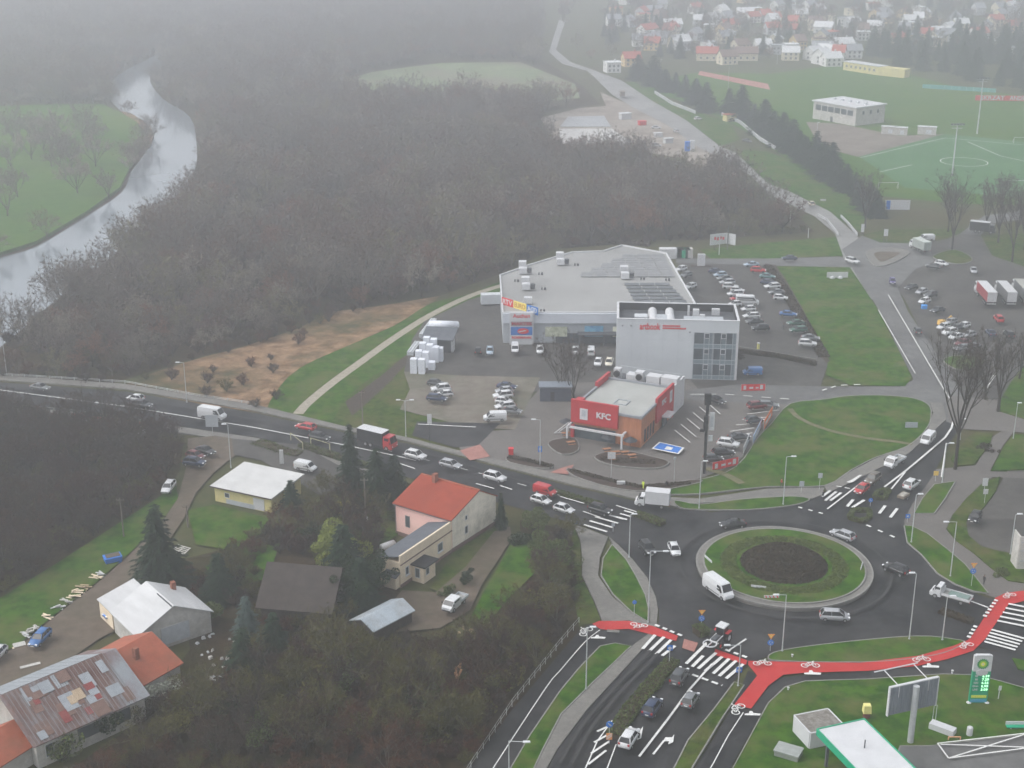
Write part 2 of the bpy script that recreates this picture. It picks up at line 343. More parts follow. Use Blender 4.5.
slab('plaza', [(545, 384), (690, 380), (700, 392), (820, 402), (790, 406), (768, 425), (757, 440), (735, 466), (700, 479), (650, 490), (600, 484), (548, 472), (500, 462), (462, 452), (452, 438), (480, 432), (515, 430), (530, 400)], PLAZA, 'block paved forecourt around the red restaurant')
slab('forecourt', [(417, 422), (500, 424), (478, 446), (455, 448), (412, 436)], ASPH, 'dark asphalt patch beside the white van')
slab('service_road', [(676, 392), (738, 385), (820, 387), (852, 387), (900, 387), (918, 378), (940, 400), (925, 404), (900, 397), (860, 396), (820, 401), (790, 405), (740, 403), (690, 401)], ASPH2, 'grey service road between office and restaurant')
# roads
slab('road', [(559, 20), (549, 52), (562, 64), (587, 71), (594, 77), (612, 95), (637, 110), (667, 125), (697, 147), (724, 160), (752, 177), (768, 194), (815, 217), (835, 234), (843, 256), (848, 300), (870, 300), (880, 262), (864, 246), (855, 234), (830, 212), (790, 192), (768, 184), (737, 154), (719, 146), (687, 121), (652, 101), (622, 81), (590, 69), (570, 62), (556, 50), (565, 22)], M('pale wet concrete road', (0.20, 0.198, 0.19), (0.27, 0.265, 0.255), 0.2, 0.6, c3=(0.15, 0.148, 0.145), scale3=0.04, amt3=0.7), 'pale far road running up the valley')
slab('road', [(676, 259), (768, 259), (840, 257), (856, 262), (853, 268), (768, 266), (676, 263)], ASPH2, 'side road from the far roundabout to the store')
slab('road', [(842, 250), (862, 236), (880, 243), (915, 244), (930, 250), (934, 262), (915, 270), (898, 288), (895, 300), (870, 300)], ASPH2, 'asphalt of the far triangular roundabout')
slab('road', [(853, 268), (878, 309), (913, 379), (916, 398), (928, 408), (943, 424), (953, 431), (966, 420), (963, 400), (955, 380), (928, 342), (908, 312), (897, 287), (893, 262)], ASPH2, 'grey road from the far roundabout down to the near one')
slab('junction', [(945, 396), (998, 400), (1024, 418), (1060, 420), (1060, 436), (1008, 432), (966, 430), (950, 428)], PLAZA, 'paved entrance beside the big bare tree')
slab('yard', [(991, 500), (1008, 470), (1060, 470), (1060, 600), (1024, 557), (996, 551), (981, 547), (968, 537), (966, 522), (981, 512)], YARD, 'asphalt yard on the right with one dark car')
slab('pavement', [(935, 470), (956, 468), (976, 466), (989, 440), (1004, 430), (1014, 432), (1003, 446), (990, 472), (1060, 474), (1060, 480), (992, 478), (966, 500), (952, 516), (946, 530), (956, 542), (973, 554), (993, 571), (1008, 582), (1060, 590), (1060, 600), (1000, 600), (986, 596), (965, 566), (946, 550), (927, 535), (912, 528), (902, 527), (905, 514), (914, 500)], PLAZA, 'pavement on the right of the near roundabout')
slab('road', [(-160, 366), (0, 383), (125, 392), (256, 414), (343, 433), (406, 444), (456, 457), (512, 472), (574, 488), (632, 501), (672, 509), (705, 512), (745, 520), (700, 560), (665, 600), (657, 600), (648, 578), (632, 559), (618, 545), (609, 537), (584, 527), (512, 507), (343, 460), (256, 438), (125, 419), (0, 404), (-160, 388)], ASPH, 'main road crossing the picture from the left')
slab('road', [(659, 606), (659, 622), (656, 632), (642, 651), (587, 711), (557, 751), (536, 790), (665, 790), (687, 741), (712, 711), (733, 683), (748, 664), (768, 657), (800, 652), (783, 600), (720, 580)], ASPH, 'twin carriageway leaving the roundabout towards the camera')
slab('road', [(943, 579), (968, 592), (988, 599), (1060, 611), (1060, 667), (1023, 658), (958, 643), (915, 638), (850, 645), (850, 600), (890, 560)], ASPH, 'road leaving the roundabout on the right')
slab('road', [(828, 491), (855, 481), (878, 469), (908, 454), (928, 436), (943, 421), (960, 428), (948, 446), (932, 478), (912, 505), (904, 522), (905, 534), (920, 552), (945, 581), (900, 590), (840, 550), (780, 520), (775, 509), (793, 506), (815, 499)], ASPH, 'road leaving the roundabout at the upper right')
CT, CB = g(783.5, 510.5), g(783.5, 651.5)
RC = (g(783.5, 532) + g(783.5, 612)) / 2; RO = (CT - CB).length / 2; RC2 = (CT + CB) / 2
circ = lambda c, r, n=72: [(c.x + r * math.cos(2 * PI * k / n), c.y + r * math.sin(2 * PI * k / n)) for k in range(n)]
slab('roundabout', circ(RC2, RO), ASPH, 'circular dark carriageway of the near roundabout', world=True)
# pavements
slab('pavement', [(-160, 359), (0, 376), (125, 385), (256, 406), (343, 427), (406, 438), (456, 451), (512, 464), (574, 479), (632, 490), (660, 498), (700, 500), (768, 490), (824, 489), (822, 496), (812, 500), (770, 499), (720, 503), (690, 505), (676, 508), (632, 499), (574, 486), (512, 470), (456, 455), (406, 442), (343, 431), (256, 412), (125, 390), (0, 381), (-160, 364)], PAVE, 'pavement along the far side of the main road', raised=0.1)
slab('pavement', [(-160, 390), (0, 405), (125, 420), (256, 439), (343, 462), (380, 474), (378, 480), (343, 469), (256, 445), (125, 426), (0, 412), (-160, 398)], PAVE, 'pavement along the near side of the main road', raised=0.1)
slab('pavement', [(574, 526), (584, 529), (608, 538), (600, 558), (598, 577), (612, 598), (632, 615), (652, 626), (652, 630), (629, 622), (603, 624), (594, 602), (582, 577), (582, 556), (580, 540)], PAVE, 'curved pavement below the main road crossing', raised=0.1)
slab('pavement', [(609, 538), (618, 546), (632, 560), (647, 579), (656, 599), (658, 612), (656, 630), (650, 628), (650, 612), (646, 596), (636, 577), (626, 560), (612, 545)], PAVE, 'narrow pavement round the left side of the roundabout', raised=0.1)
slab('pavement', [(656, 630), (661, 634), (642, 651), (587, 711), (557, 751), (540, 782), (528, 782), (544, 751), (562, 716), (587, 691), (634, 646)], PAVE, 'pavement strip beside the outgoing carriageway', raised=0.1)
slab('pavement', [(824, 487), (850, 473), (875, 460), (908, 447), (928, 430), (933, 414), (930, 404), (943, 404), (946, 421), (928, 437), (908, 455), (878, 470), (855, 482), (828, 494)], PAVE, 'pavement curving past the big lawn', raised=0.1)
slab('path', [(579, 632), (592, 624), (640, 632), (660, 640), (645, 648), (632, 648), (615, 644), (600, 647), (577, 670), (559, 693), (530, 735), (500, 785), (458, 785), (512, 711)], ASPH, 'dark asphalt cycle and foot path beside the guard rail')
slab('path', [(733, 707), (748, 672), (768, 680), (860, 672), (918, 667), (948, 660), (970, 648), (1012, 655), (1060, 668), (1060, 700), (1024, 691), (1000, 682), (975, 676), (943, 675), (868, 680), (805, 682), (785, 688), (768, 702), (727, 775), (718, 790), (684, 790), (696, 768)], ASPH, 'dark asphalt path between red cycle lane and fuel station lawn')
# lawns
slab('lawn', [(776, 267), (850, 268), (879, 312), (912, 378), (905, 387), (850, 386), (826, 376), (828, 360), (800, 308), (785, 280)], LAWN, 'large lawn between the car park and the road')
slab('hedge_bed', [(765, 264), (776, 266), (786, 280), (802, 308), (830, 362), (826, 364), (796, 318), (780, 292)], SOIL, 'brown planting bed along the car park edge')
slab('lawn', [(790, 405), (822, 401), (850, 397), (890, 397), (915, 400), (928, 406), (931, 415), (927, 429), (908, 447), (875, 459), (850, 472), (824, 487), (768, 488), (700, 495), (660, 495), (640, 489), (700, 481), (736, 468), (757, 440), (772, 424)], LAWN, 'big lawn in front of the red restaurant', raised=0.1, sm=3, kerb=0.02)
ribbon('trodden_path', [(790, 410), (800, 420), (830, 432), (870, 440), (895, 443), (912, 446)], 1.2, M('trodden grass', (0.09, 0.10, 0.04), (0.15, 0.13, 0.07), 0.8, 0.95), 'faint trodden path across the big lawn', z=LZ[0] + 0.115, sm=4)
ribbon('trodden_path', [(706, 470), (725, 476), (742, 485)], 1.6, MATS['trodden grass'], 'worn brown patch below the restaurant pylon', z=LZ[0] + 0.12, sm=4)
slab('lawn', [(675, 502), (700, 506), (740, 501), (790, 498), (808, 500), (806, 503), (790, 507), (750, 511), (700, 511), (680, 509)], LAWN, 'thin lawn between path and roundabout', raised=0.12, sm=3, kerb=0.02)
slab('lawn', [(612, 546), (626, 561), (636, 578), (645, 596), (649, 612), (649, 624), (632, 614), (613, 596), (601, 577), (603, 560)], LAWN, 'lawn between curved pavement and roundabout', raised=0.12, kerb=0.02)
slab('lawn', [(574, 528), (580, 545), (581, 577), (593, 602), (601, 623), (590, 625), (579, 628), (574, 600), (568, 560)], GRASS, 'rough grass behind the curved pavement')
slab('lawn', [(600, 648), (615, 645), (631, 648), (587, 690), (561, 716), (543, 751), (527, 785), (502, 785), (530, 737), (560, 693), (578, 671)], LAWN, 'long lawn between cycle path and carriageway', raised=0.12, kerb=0.02)
slab('verge', [(734, 684), (744, 687), (722, 720), (693, 768), (682, 790), (662, 790), (675, 768), (688, 742), (713, 712)], GRASS, 'narrow grass verge beside the incoming lanes', raised=0.12, kerb=0.02)
slab('lawn', [(768, 659), (783, 652), (843, 644), (915, 638), (953, 641), (964, 645), (943, 655), (908, 661), (863, 664), (783, 663)], LAWN, 'lawn strip between roundabout and red cycle lane', raised=0.12, sm=3, kerb=0.02)
slab('lawn', [(768, 705), (785, 689), (805, 683), (868, 681), (943, 676), (975, 677), (1000, 683), (1060, 700), (1060, 735), (1024, 737), (980, 742), (930, 748), (900, 748), (885, 790), (722, 790)], LAWN, 'fuel station lawn with the billboard and the price pylon', raised=0.1, kerb=0.02)
slab('lawn', [(1012, 660), (1060, 668), (1060, 684), (1018, 671)], LAWN, 'corner lawn right of the price pylon', raised=0.1)
slab('lawn', [(904, 527), (912, 528), (927, 535), (946, 550), (965, 566), (988, 595), (973, 593), (955, 586), (937, 575), (921, 556), (907, 544)], LAWN, 'long lawn strip on the right of the roundabout', raised=0.12, kerb=0.02)
slab('lawn', [(966, 500), (981, 486), (1000, 478), (996, 492), (981, 512), (966, 523), (968, 537), (981, 548), (996, 552), (1024, 558), (1060, 575), (1060, 589), (1008, 582), (993, 571), (973, 554), (956, 542), (947, 530), (953, 516)], GRASS, 'curved lawn around the right yard', raised=0.1)
slab('lawn', [(955, 483), (948, 484), (934, 486), (922, 500), (914, 515), (934, 515), (945, 500)], LAWN, 'small lawn wedge beside the upper right road', raised=0.12, kerb=0.02)
slab('lawn', [(966, 440), (976, 434), (992, 435), (990, 446), (980, 458), (974, 466), (956, 467), (951, 460)], GRASS, 'lawn patch under the big bare tree', raised=0.1)
slab('lawn', [(1005, 446), (1014, 436), (1060, 438), (1060, 470), (991, 472)], LAWN, 'lawn right of the small footpath', raised=0.1)
slab('lawn', [(1060, 355), (1024, 367), (1010, 385), (1001, 400), (999, 412), (1024, 420), (1060, 420)], LAWN, 'lawn on the right edge below the trucks', raised=0.1)
slab('lawn', [(943, 361), (958, 357), (981, 359), (984, 365), (972, 370), (955, 370)], LAWN, 'small oval lawn island below the parked cars', raised=0.12, sm=4, kerb=0.02)
slab('lawn', [(933, 257), (952, 251), (966, 255), (972, 261), (961, 265), (942, 262)], GRASS, 'triangular grass island with a bare tree', raised=0.12, sm=4, kerb=0.02)
slab('traffic_island', [(866, 253), (880, 249), (900, 250), (909, 254), (897, 262), (882, 267), (872, 265)], PAVE, 'pale triangular island of the far roundabout', raised=0.12, sm=4, kerb=0.02)
slab('traffic_island', [(874, 255), (884, 253), (900, 254), (892, 259), (881, 263)], MUD, 'brown centre of the far triangular island', raised=0.16, sm=4)
# lower left
slab('lawn', [(-60, 690), (-60, 632), (0, 600), (60, 563), (120, 524), (160, 498), (176, 484), (178, 500), (160, 525), (128, 556), (95, 585), (60, 612), (20, 645)], LAWN, 'green slope beside the dirt track')
slab('track', [(188, 440), (215, 437), (240, 441), (236, 456), (214, 474), (196, 494), (184, 520), (165, 548), (135, 590), (125, 628), (100, 640), (60, 668), (-60, 710), (-60, 680), (20, 648), (60, 614), (95, 587), (128, 558), (160, 527), (178, 500), (186, 470)], MUD, 'brown dirt track going down to the barn')
slab('drive', [(232, 440), (300, 446), (345, 470), (350, 488), (320, 497), (296, 482), (262, 462), (234, 456)], YARD, 'asphalt yard behind the yellow garage')
slab('lawn', [(188, 512), (214, 506), (270, 520), (266, 532), (232, 552), (196, 546)], LAWN, 'garden lawn in front of the yellow garage')
slab('lawn', [(205, 568), (240, 550), (280, 545), (268, 580), (225, 592)], LAWN, 'garden lawn beside the dark roofed house')
slab('lawn', [(330, 512), (392, 512), (398, 536), (380, 548), (330, 530)], GRASS, 'small garden behind the pink house')
slab('lawn', [(452, 556), (497, 528), (505, 535), (478, 572), (446, 596), (430, 590)], GRASS, 'planted strip below the cream house wall')
slab('drive', [(494, 533), (510, 528), (512, 540), (498, 562), (482, 586), (470, 612), (440, 630), (396, 634), (386, 612), (402, 592), (436, 594), (466, 568)], MUD, 'brown drive beside the cream house')
slab('lawn', [(511, 544), (542, 543), (534, 575), (502, 608), (482, 634), (466, 628), (486, 590), (500, 566)], LAWN, 'bright garden lawn beside the brown drive')
slab('service_apron', [(905, 746), (980, 742), (1060, 733), (1060, 800), (780, 800), (800, 768), (860, 745)], ASPH2, 'fuel station forecourt in the corner')
slab('red_paving', [(560, 470), (574, 466), (568, 476), (550, 474)], REDPAV, 'red crossing strip in the pavement by the restaurant')
slab('red_paving', [(460, 452), (480, 446), (490, 458), (470, 462)], REDPAV, 'red paved entrance to the restaurant yard', )
# planting beds
for P_, l_ in (([(508, 458), (530, 461), (553, 468), (540, 470), (510, 464)], 'brown planting bed left of the red paving'),
               ([(568, 470), (600, 478), (640, 488), (690, 482), (700, 484), (652, 493), (610, 489), (575, 478)], 'brown planting bed below the restaurant forecourt'),
               ([(548, 446), (556, 441), (575, 440), (578, 452), (562, 456)], 'small round planting bed left of the restaurant terrace'),
               ([(596, 457), (620, 452), (650, 458), (669, 464), (655, 470), (620, 468), (600, 463)], 'oval planting bed before the restaurant terrace')):
    slab('planting_bed', P_, SOIL, l_, raised=0.08, sm=3, kerb=0.02)
slab('red_apron', [(684, 641), (698, 645), (694, 654), (682, 650)], REDPAV, 'faded red paving in the middle of the crossing')
# cycle lane
slab('cycle_lane', [(592, 626), (599, 623), (629, 623), (652, 628), (678, 638), (676, 643), (649, 636), (629, 631), (607, 632), (600, 631)], RED, 'red cycle lane left of the zebra crossing')
slab('cycle_lane', [(715, 651), (747, 662.5), (746, 667), (714, 657)], RED, 'red cycle crossing beside the zebra')
slab('cycle_lane', [(748, 663), (783, 664), (860, 665), (918, 658), (953, 648), (968, 642), (980, 626), (995, 600), (1005, 595), (1060, 588), (1060, 602), (1024, 603), (1008, 607), (1000, 619), (985, 641), (973, 653), (948, 661), (918, 668), (868, 673), (805, 675), (783, 677), (768, 688), (751, 711), (734, 707), (757, 678), (748, 667)], RED, 'long curved red cycle lane on the right')
# ---- markings
zb = lambda pts, wd, label, name='zebra_stripe': ribbon(name, pts, wd, PAINT, label)
k = 0
for a, b in (((655, 637), (642.5, 651)), ((664, 639), (649, 653.5)), ((671, 642), (656, 656.5)), ((675, 648), (662, 658))): zb([a, b], 0.5, 'white zebra stripe across the outgoing carriageway')
for a, b in (((707, 645), (686, 666)), ((703, 658), (692, 669)), ((716, 655), (698, 671)), ((722, 659), (705, 673.5)), ((729, 661), (713, 676)), ((736, 663), (719, 678.5)), ((743, 666.5), (726, 681))): zb([a, b], 0.5, 'white zebra stripe across the incoming lanes')
for i in range(5):
    t = i / 4; zb([(1008 - 11 * t, 606 + 17 * t), (1060 - 4 * t, 616 + 19 * t)], 0.5, 'white zebra stripe on the far half of the right road')
for i in range(5):
    t = i / 4; zb([(991 - 7 * t, 632 + 12 * t), (1024 - 9 * t, 641 + 11.5 * t)], 0.5, 'white zebra stripe on the near half of the right road')
for i in range(4): zb([(584 + 5.5 * i, 527 - 4.0 * i), (607 + 5.5 * i, 534 - 4.2 * i)], 0.5, 'white zebra stripe at the main road crossing')
for i in range(3): zb([(616 + 4 * i, 519 - 3 * i), (627 + 4 * i, 522 - 3 * i)], 0.45, 'white zebra stripe beside the hedge island')
for a, b in (((822, 499), (830, 493)), ((825, 503), (836, 494)), ((830, 503), (841, 495))): zb([a, b], 0.5, 'white zebra stripe by the walking person')
for a, b in (((847, 509), (853, 502)), ((852, 510), (864, 502.5)), ((879, 516), (885, 508)), ((890, 520), (897, 511))): zb([a, b], 0.55, 'white zebra stripe at the upper right crossing')
mk = lambda pts, wd, label='white road marking', **kw: ribbon('road_marking', pts, wd, PAINT, label, **kw)
mk([(-160, 376), (0, 392), (125, 408.5), (256, 430), (343, 447), (400, 459), (416, 463)], 0.28, 'white centre line of the main road')
mk([(384, 452), (470, 473), (540, 492), (560, 498)], 0.18, 'dashed white lane line of the main road', dash=(2, 2.5))
mk([(400, 466), (415, 471)], 0.3, 'short white line beside the red roof'); mk([(476, 486), (494, 491)], 0.3, 'short white line past the red roof'); mk([(500, 488), (512, 492)], 0.3, 'short white line beside the white car')
mk([(560, 499), (584, 506)], 0.3, 'short white line before the hedge island'); mk([(616, 508), (638, 515)], 0.3, 'white edge line beside the hedge island')
mk([(583, 514), (600, 520)], 0.3, 'white line beside the main road zebra')
mk([(746, 642), (728, 654)], 0.3, 'white lane line on the roundabout exit')
mk([(712, 667), (690, 692), (668, 722), (639, 760)], 0.32, 'long white lane line between the incoming cars')
mk([(584, 775), (597, 745), (612, 724)], 0.18, 'white edge line of the chevron area')
for i in range(4): mk([(588 + 3 * i, 768 - 11 * i), (606 + 3 * i, 754 - 9 * i)], 0.32, 'white diagonal bar of the chevron area')
mk([(606, 775), (616, 748)], 0.15, 'white edge line on the right of the chevrons')
mk([(653, 758), (664, 744)], 0.28, 'white shaft of the bent lane arrow'); 
def flat_poly(name, pts, mat, label):
    o = slab(name, pts, mat, label); return o
flat_poly('road_arrow', [(663, 745), (665, 741), (672, 741), (674, 738), (673, 746), (668, 748), (669, 745)], PAINT, 'white bent lane arrow head')
flat_poly('road_arrow', [(636, 739), (643, 730), (641, 742), (637, 744)], PAINT, 'white lane arrow head in front of the white car')
mk([(692, 678), (722, 689)], 0.45, 'dashed white yield line across the incoming lanes', dash=(1.0, 0.6))
mk([(655, 628), (684, 640)], 0.5, 'dashed white edge of the left cycle crossing', dash=(0.8, 0.6))
mk([(717, 650), (750, 662)], 0.5, 'dashed white edge of the right cycle crossing', dash=(0.8, 0.6))
mk([(968, 641), (976, 628)], 0.6, 'dashed white edge of the near red crossing', dash=(0.6, 0.6)); mk([(984, 620), (996, 603)], 0.6, 'dashed white edge of the far red crossing', dash=(0.6, 0.6))
mk([(969, 604), (988, 611)], 0.3, 'white line beside the flatbed truck')
mk([(798, 510), (824, 517)], 0.4, 'dashed yield line at the top of the roundabout', dash=(0.8, 1.2))
mk([(866, 528), (900, 543)], 0.45, 'dashed yield line at the upper right exit', dash=(1.0, 1.6))
mk([(827, 512), (862, 485)], 0.3, 'white lane line of the upper right approach'); mk([(836, 489), (852, 492)], 0.35, 'dashed yield line of the upper right approach', dash=(1.0, 0.6))
mk([(884, 490), (905, 474), (923, 459), (945, 440), (951, 431), (953, 424)], 0.4, 'curved white centre line by the big bare tree'); mk([(891, 492), (905, 475)], 0.3, 'white flank of the splitter marking')
mk([(941, 480), (946, 446)], 0.25, 'thin white edge line by the bare tree')
flat_poly('road_arrow', [(846, 485), (851, 483), (859, 478), (862, 478), (853, 485), (849, 486)], PAINT, 'white lane arrow before the upper right zebra')
mk([(888, 297), (946, 396), (950, 402)], 0.25, 'long thin centre line of the grey road'); mk([(878, 312), (915, 376)], 0.2, 'long thin edge line of the grey road')
mk([(822, 393), (838, 388), (865, 387)], 0.4, 'dashed white line of the service road', dash=(1.5, 1.5)); mk([(690, 397), (716, 397)], 0.25, 'white line of the service road beside the restaurant')
mk([(725, 397), (790, 402)], 0.3, 'dashed white line along the parking exit', dash=(2, 2)); mk([(985, 392), (994, 378)], 0.5, 'diagonal white line on the truck park')
mk([(418, 427), (476, 430)], 0.3, 'white line on the dark asphalt patch')
for i in range(6): mk([(674.5 + 6.2 * i, 433 - 5.8 * i), (690 + 6 * i, 445.5 - 5.7 * i)], 0.22, 'white parking bay line beside the restaurant')
for a, b in (((747, 417), (779, 413)), ((742, 422.5), (770, 420)), ((736, 428), (762, 426)), ((730, 434.5), (754, 431)), ((738, 438), (752, 436))): mk([a, b], 0.22, 'white parking bay line beside the big lawn')
flat_poly('bay_border', [(651.5, 452), (659, 445), (684.5, 451), (678.5, 457.5)], PAINT, 'white border of the blue disabled bay')
flat_poly('disabled_bay', [(653.5, 451.5), (660, 446), (682, 451), (677.5, 456.3)], M('blue paint', (0.03, 0.15, 0.50), (0.04, 0.19, 0.58), 1.0, 0.6), 'blue painted disabled parking bay')
flat_poly('bay_symbol', [(664, 452.5), (667, 449.5), (673, 451), (671, 453.5)], PAINT, 'white symbol in the blue bay')
flat_poly('parking_surface', [(668, 440), (708, 403), (724, 412), (690, 450)], ASPH, 'dark asphalt of the angled bays') if False else None
mk([(600, 634), (585, 646), (560, 675), (546, 692), (495, 770), (490, 780)], 0.14, 'thin white line down the left cycle path', sm=3)
mk([(743, 717), (728, 740), (713, 768), (706, 780)], 0.14, 'thin white line down the right cycle path')
for P_ in ([(937, 748), (1024, 738)], [(937, 748), (948, 763)], [(948, 763), (1024, 739)], [(940, 749), (1024, 752)], [(948, 763), (1024, 753)]): mk(P_, 0.22, 'white hatching line on the fuel station forecourt')
def bike(px, py, ang, s, label):
    c = g(px, py); z = nextz(); mb = MB(); ca, sa = math.cos(ang), math.sin(ang)
    T = lambda x, y: (c.x + (x * ca - y * sa) * s, c.y + (x * sa + y * ca) * s)
    def st(P, wd=0.14):
        for (a, b) in zip(P[:-1], P[1:]):
            A, B = Vector(T(*a)), Vector(T(*b)); d = (B - A).normalized(); nn = Vector((-d.y, d.x)) * wd * s / 2
            mb.quad((A.x - nn.x, A.y - nn.y, z), (B.x - nn.x, B.y - nn.y, z), (B.x + nn.x, B.y + nn.y, z), (A.x + nn.x, A.y + nn.y, z))
    for cx in (-0.75, 0.75): st([(cx + 0.45 * math.cos(t * PI / 6), 0.45 * math.sin(t * PI / 6)) for t in range(13)])
    st([(-0.75, 0), (-0.2, 0.75), (0.5, 0.75), (0, 0), (-0.2, 0.75)]); st([(-0.75, 0), (0, 0)]); st([(0.75, 0), (0.45, 1.0), (0.7, 1.1)])
    tag(mb.build('road_marking', PAINT), label, None, None, 'structure')
bike(586, 636, 1.0, 1.2, 'white bicycle symbol at the left end of the dark path'); bike(639, 629, 2.9, 1.1, 'white bicycle symbol on the left red lane')
bike(810, 670, 0.0, 1.1, 'white bicycle symbol on the red lane near the lamp'); bike(921, 664, 0.1, 1.1, 'white bicycle symbol on the red lane above the billboard')
bike(966, 650, 0.5, 1.0, 'white bicycle symbol near the bend of the red lane'); bike(738, 714, 1.0, 1.2, 'white bicycle symbol at the lower end of the red lane')
bike(1009, 600, 0.5, 1.0, 'white bicycle symbol at the top of the red lane'); bike(762, 668, 0.0, 1.1, 'white bicycle symbol on the red junction')
def walker(px, py, s, label):
    c = g(px, py); z = nextz(); mb = MB()
    mb.prism([(c.x - 1.2 * s, c.y - .3 * s), (c.x + 1.1 * s, c.y - .4 * s), (c.x + 1.3 * s, c.y + .1 * s), (c.x + .2 * s, c.y + .3 * s), (c.x + .1 * s, c.y + .8 * s), (c.x - .3 * s, c.y + .8 * s), (c.x - .5 * s, c.y + .2 * s), (c.x - 1.2 * s, c.y + .1 * s)], z - .002, z, bottom=False)
    tag(mb.build('road_marking', PAINT), label, None, None, 'structure')
walker(598, 642, 0.9, 'white walking figure symbol on the left dark path'); walker(752, 719, 0.9, 'white walking figure symbol on the right dark path')
walker(812, 678, 1.0, 'white walking figure symbol left below the red lane'); walker(930, 671, 1.0, 'white walking figure symbol below the red lane bend')
# near roundabout centre
ISL = (g(783.5, 532) - g(783.5, 612)).length / 2
slab('apron', circ(RC, ISL), PAVE, 'pale paved apron ring of the roundabout island', world=True, raised=0.12, kerb=0.02, kerb_w=0.3)
slab('island_lawn', circ(RC, ISL - 1.15), LAWN, 'grass ring of the roundabout island', world=True, raised=0.3, kerb=0.02, kerb_w=0.25)
# tyre polished wheel tracks: worn lighter bands in the asphalt
TRK = M('wheel worn asphalt', (0.036, 0.036, 0.037), (0.046, 0.046, 0.047), 0.5, 0.75, spec=0.2)
for rr in (17.4, ):
    ribbon('wheel_track', [(RC.x + rr * math.cos(2 * PI * k / 60), RC.y + rr * math.sin(2 * PI * k / 60)) for k in range(61)], 0.45, TRK, 'faint worn wheel track round the roundabout', world=True)
for P_ in ([(650, 655), (610, 697), (580, 733), (560, 768)], [(658, 658), (622, 695), (592, 732), (572, 768)], [(0, 389), (125, 401), (256, 423), (343, 440), (430, 458), (512, 482), (570, 497)], [(0, 397), (125, 413), (256, 433)]):
    ribbon('wheel_track', P_, 0.45, TRK, 'faint worn wheel track along the road', sm=4)

# ==================================================================== BUILDINGS
WHITE = M('white painted metal', (0.520, 0.527, 0.541), (0.578, 0.585, 0.599), 0.6, 0.5)
OFFW = M('weathered white render', (0.405, 0.397, 0.373), (0.551, 0.535, 0.502), 0.8, 0.85, c3=(0.292, 0.275, 0.243), scale3=0.3, amt3=0.5)
GREY = M('light grey cladding', (0.507, 0.533, 0.558), (0.595, 0.621, 0.646), 0.3, 0.55, c3=(0.431, 0.456, 0.481), scale3=0.15, amt3=0.5)
MGREY = M('mid grey cladding', (0.351, 0.378, 0.405), (0.432, 0.459, 0.486), 0.3, 0.6)
DGREY = M('dark grey metal', (0.06, 0.065, 0.075), (0.09, 0.095, 0.105), 0.5, 0.6)
BLACK = M('matt black', (0.015, 0.015, 0.018), (0.03, 0.03, 0.033), 1.0, 0.6)
ROOFG = M('pale grey roof membrane', (0.27, 0.27, 0.262), (0.36, 0.36, 0.35), 0.10, 0.6, c3=(0.21, 0.21, 0.205), scale3=0.05, amt3=0.9, detail=9)
ROOFK = M('grey green roof membrane', (0.33, 0.34, 0.32), (0.41, 0.42, 0.40), 0.4, 0.7, c3=(0.26, 0.265, 0.25), scale3=0.2, amt3=0.6)
SOLAR = M('dark solar glass', (0.10, 0.11, 0.12), (0.15, 0.16, 0.17), 0.5, 0.25)
KRED = M('red cladding', (0.377, 0.017, 0.023), (0.449, 0.025, 0.032), 0.6, 0.5)
SRED = M('bright red panel', (0.586, 0.023, 0.027), (0.645, 0.031, 0.038), 1.0, 0.5)
BROWN = M('orange brown wood cladding', (0.338, 0.124, 0.056), (0.459, 0.182, 0.088), 1.5, 0.6, stretch=(1.350, 1.300, 0.188))
GLASS = M('dark window glass', (0.046, 0.058, 0.072), (0.091, 0.111, 0.124), 0.35, 0.12, spec=0.6)
TEAL = M('blue grey curtain glass', (0.119, 0.147, 0.175), (0.210, 0.259, 0.287), 0.3, 0.15, spec=0.6)
CREAM = M('cream plaster', (0.690, 0.575, 0.425), (0.782, 0.667, 0.506), 0.6, 0.9, c3=(0.598, 0.506, 0.391), scale3=0.4, amt3=0.5)
STAINED = M('stained pale plaster', (0.728, 0.676, 0.572), (0.858, 0.793, 0.676), 0.5, 0.9, c3=(0.338, 0.325, 0.260), scale3=0.22, amt3=0.6)
PINK = M('pink plaster', (0.804, 0.518, 0.467), (0.907, 0.622, 0.557), 0.6, 0.9, c3=(0.648, 0.259, 0.259), scale3=0.3, amt3=0.35)
TILE = M('orange red tiles', (0.281, 0.042, 0.018), (0.358, 0.061, 0.026), 0.6, 0.7, c3=(0.218, 0.039, 0.018), scale3=0.15, amt3=0.5)
ORTILE = M('faded orange tiles', (0.298, 0.078, 0.042), (0.362, 0.102, 0.056), 0.8, 0.8, c3=(0.220, 0.090, 0.050), scale3=0.3, amt3=0.6)
SLATE = M('slate blue roof felt', (0.075, 0.085, 0.10), (0.11, 0.12, 0.14), 0.8, 0.7)
PALE = M('pale sheet roof', (0.46, 0.465, 0.47), (0.56, 0.565, 0.57), 0.35, 0.6, c3=(0.38, 0.385, 0.39), scale3=0.2, amt3=0.6, stretch=(1, 0.2, 1))
YELW = M('yellow plaster', (0.56, 0.49, 0.20), (0.64, 0.56, 0.27), 0.6, 0.9, c3=(0.48, 0.44, 0.25), scale3=0.4, amt3=0.5)
WOODD = M('dark weathered wood', (0.05, 0.04, 0.035), (0.085, 0.07, 0.06), 1.5, 0.9)
BLUEP = M('bright blue panel', (0.02, 0.13, 0.42), (0.03, 0.17, 0.50), 1.0, 0.5)
YELP = M('yellow panel', (0.80, 0.62, 0.12), (0.86, 0.70, 0.2), 1.0, 0.5)
GREENP = M('green panel', (0.01, 0.30, 0.16), (0.015, 0.36, 0.20), 1.0, 0.4)

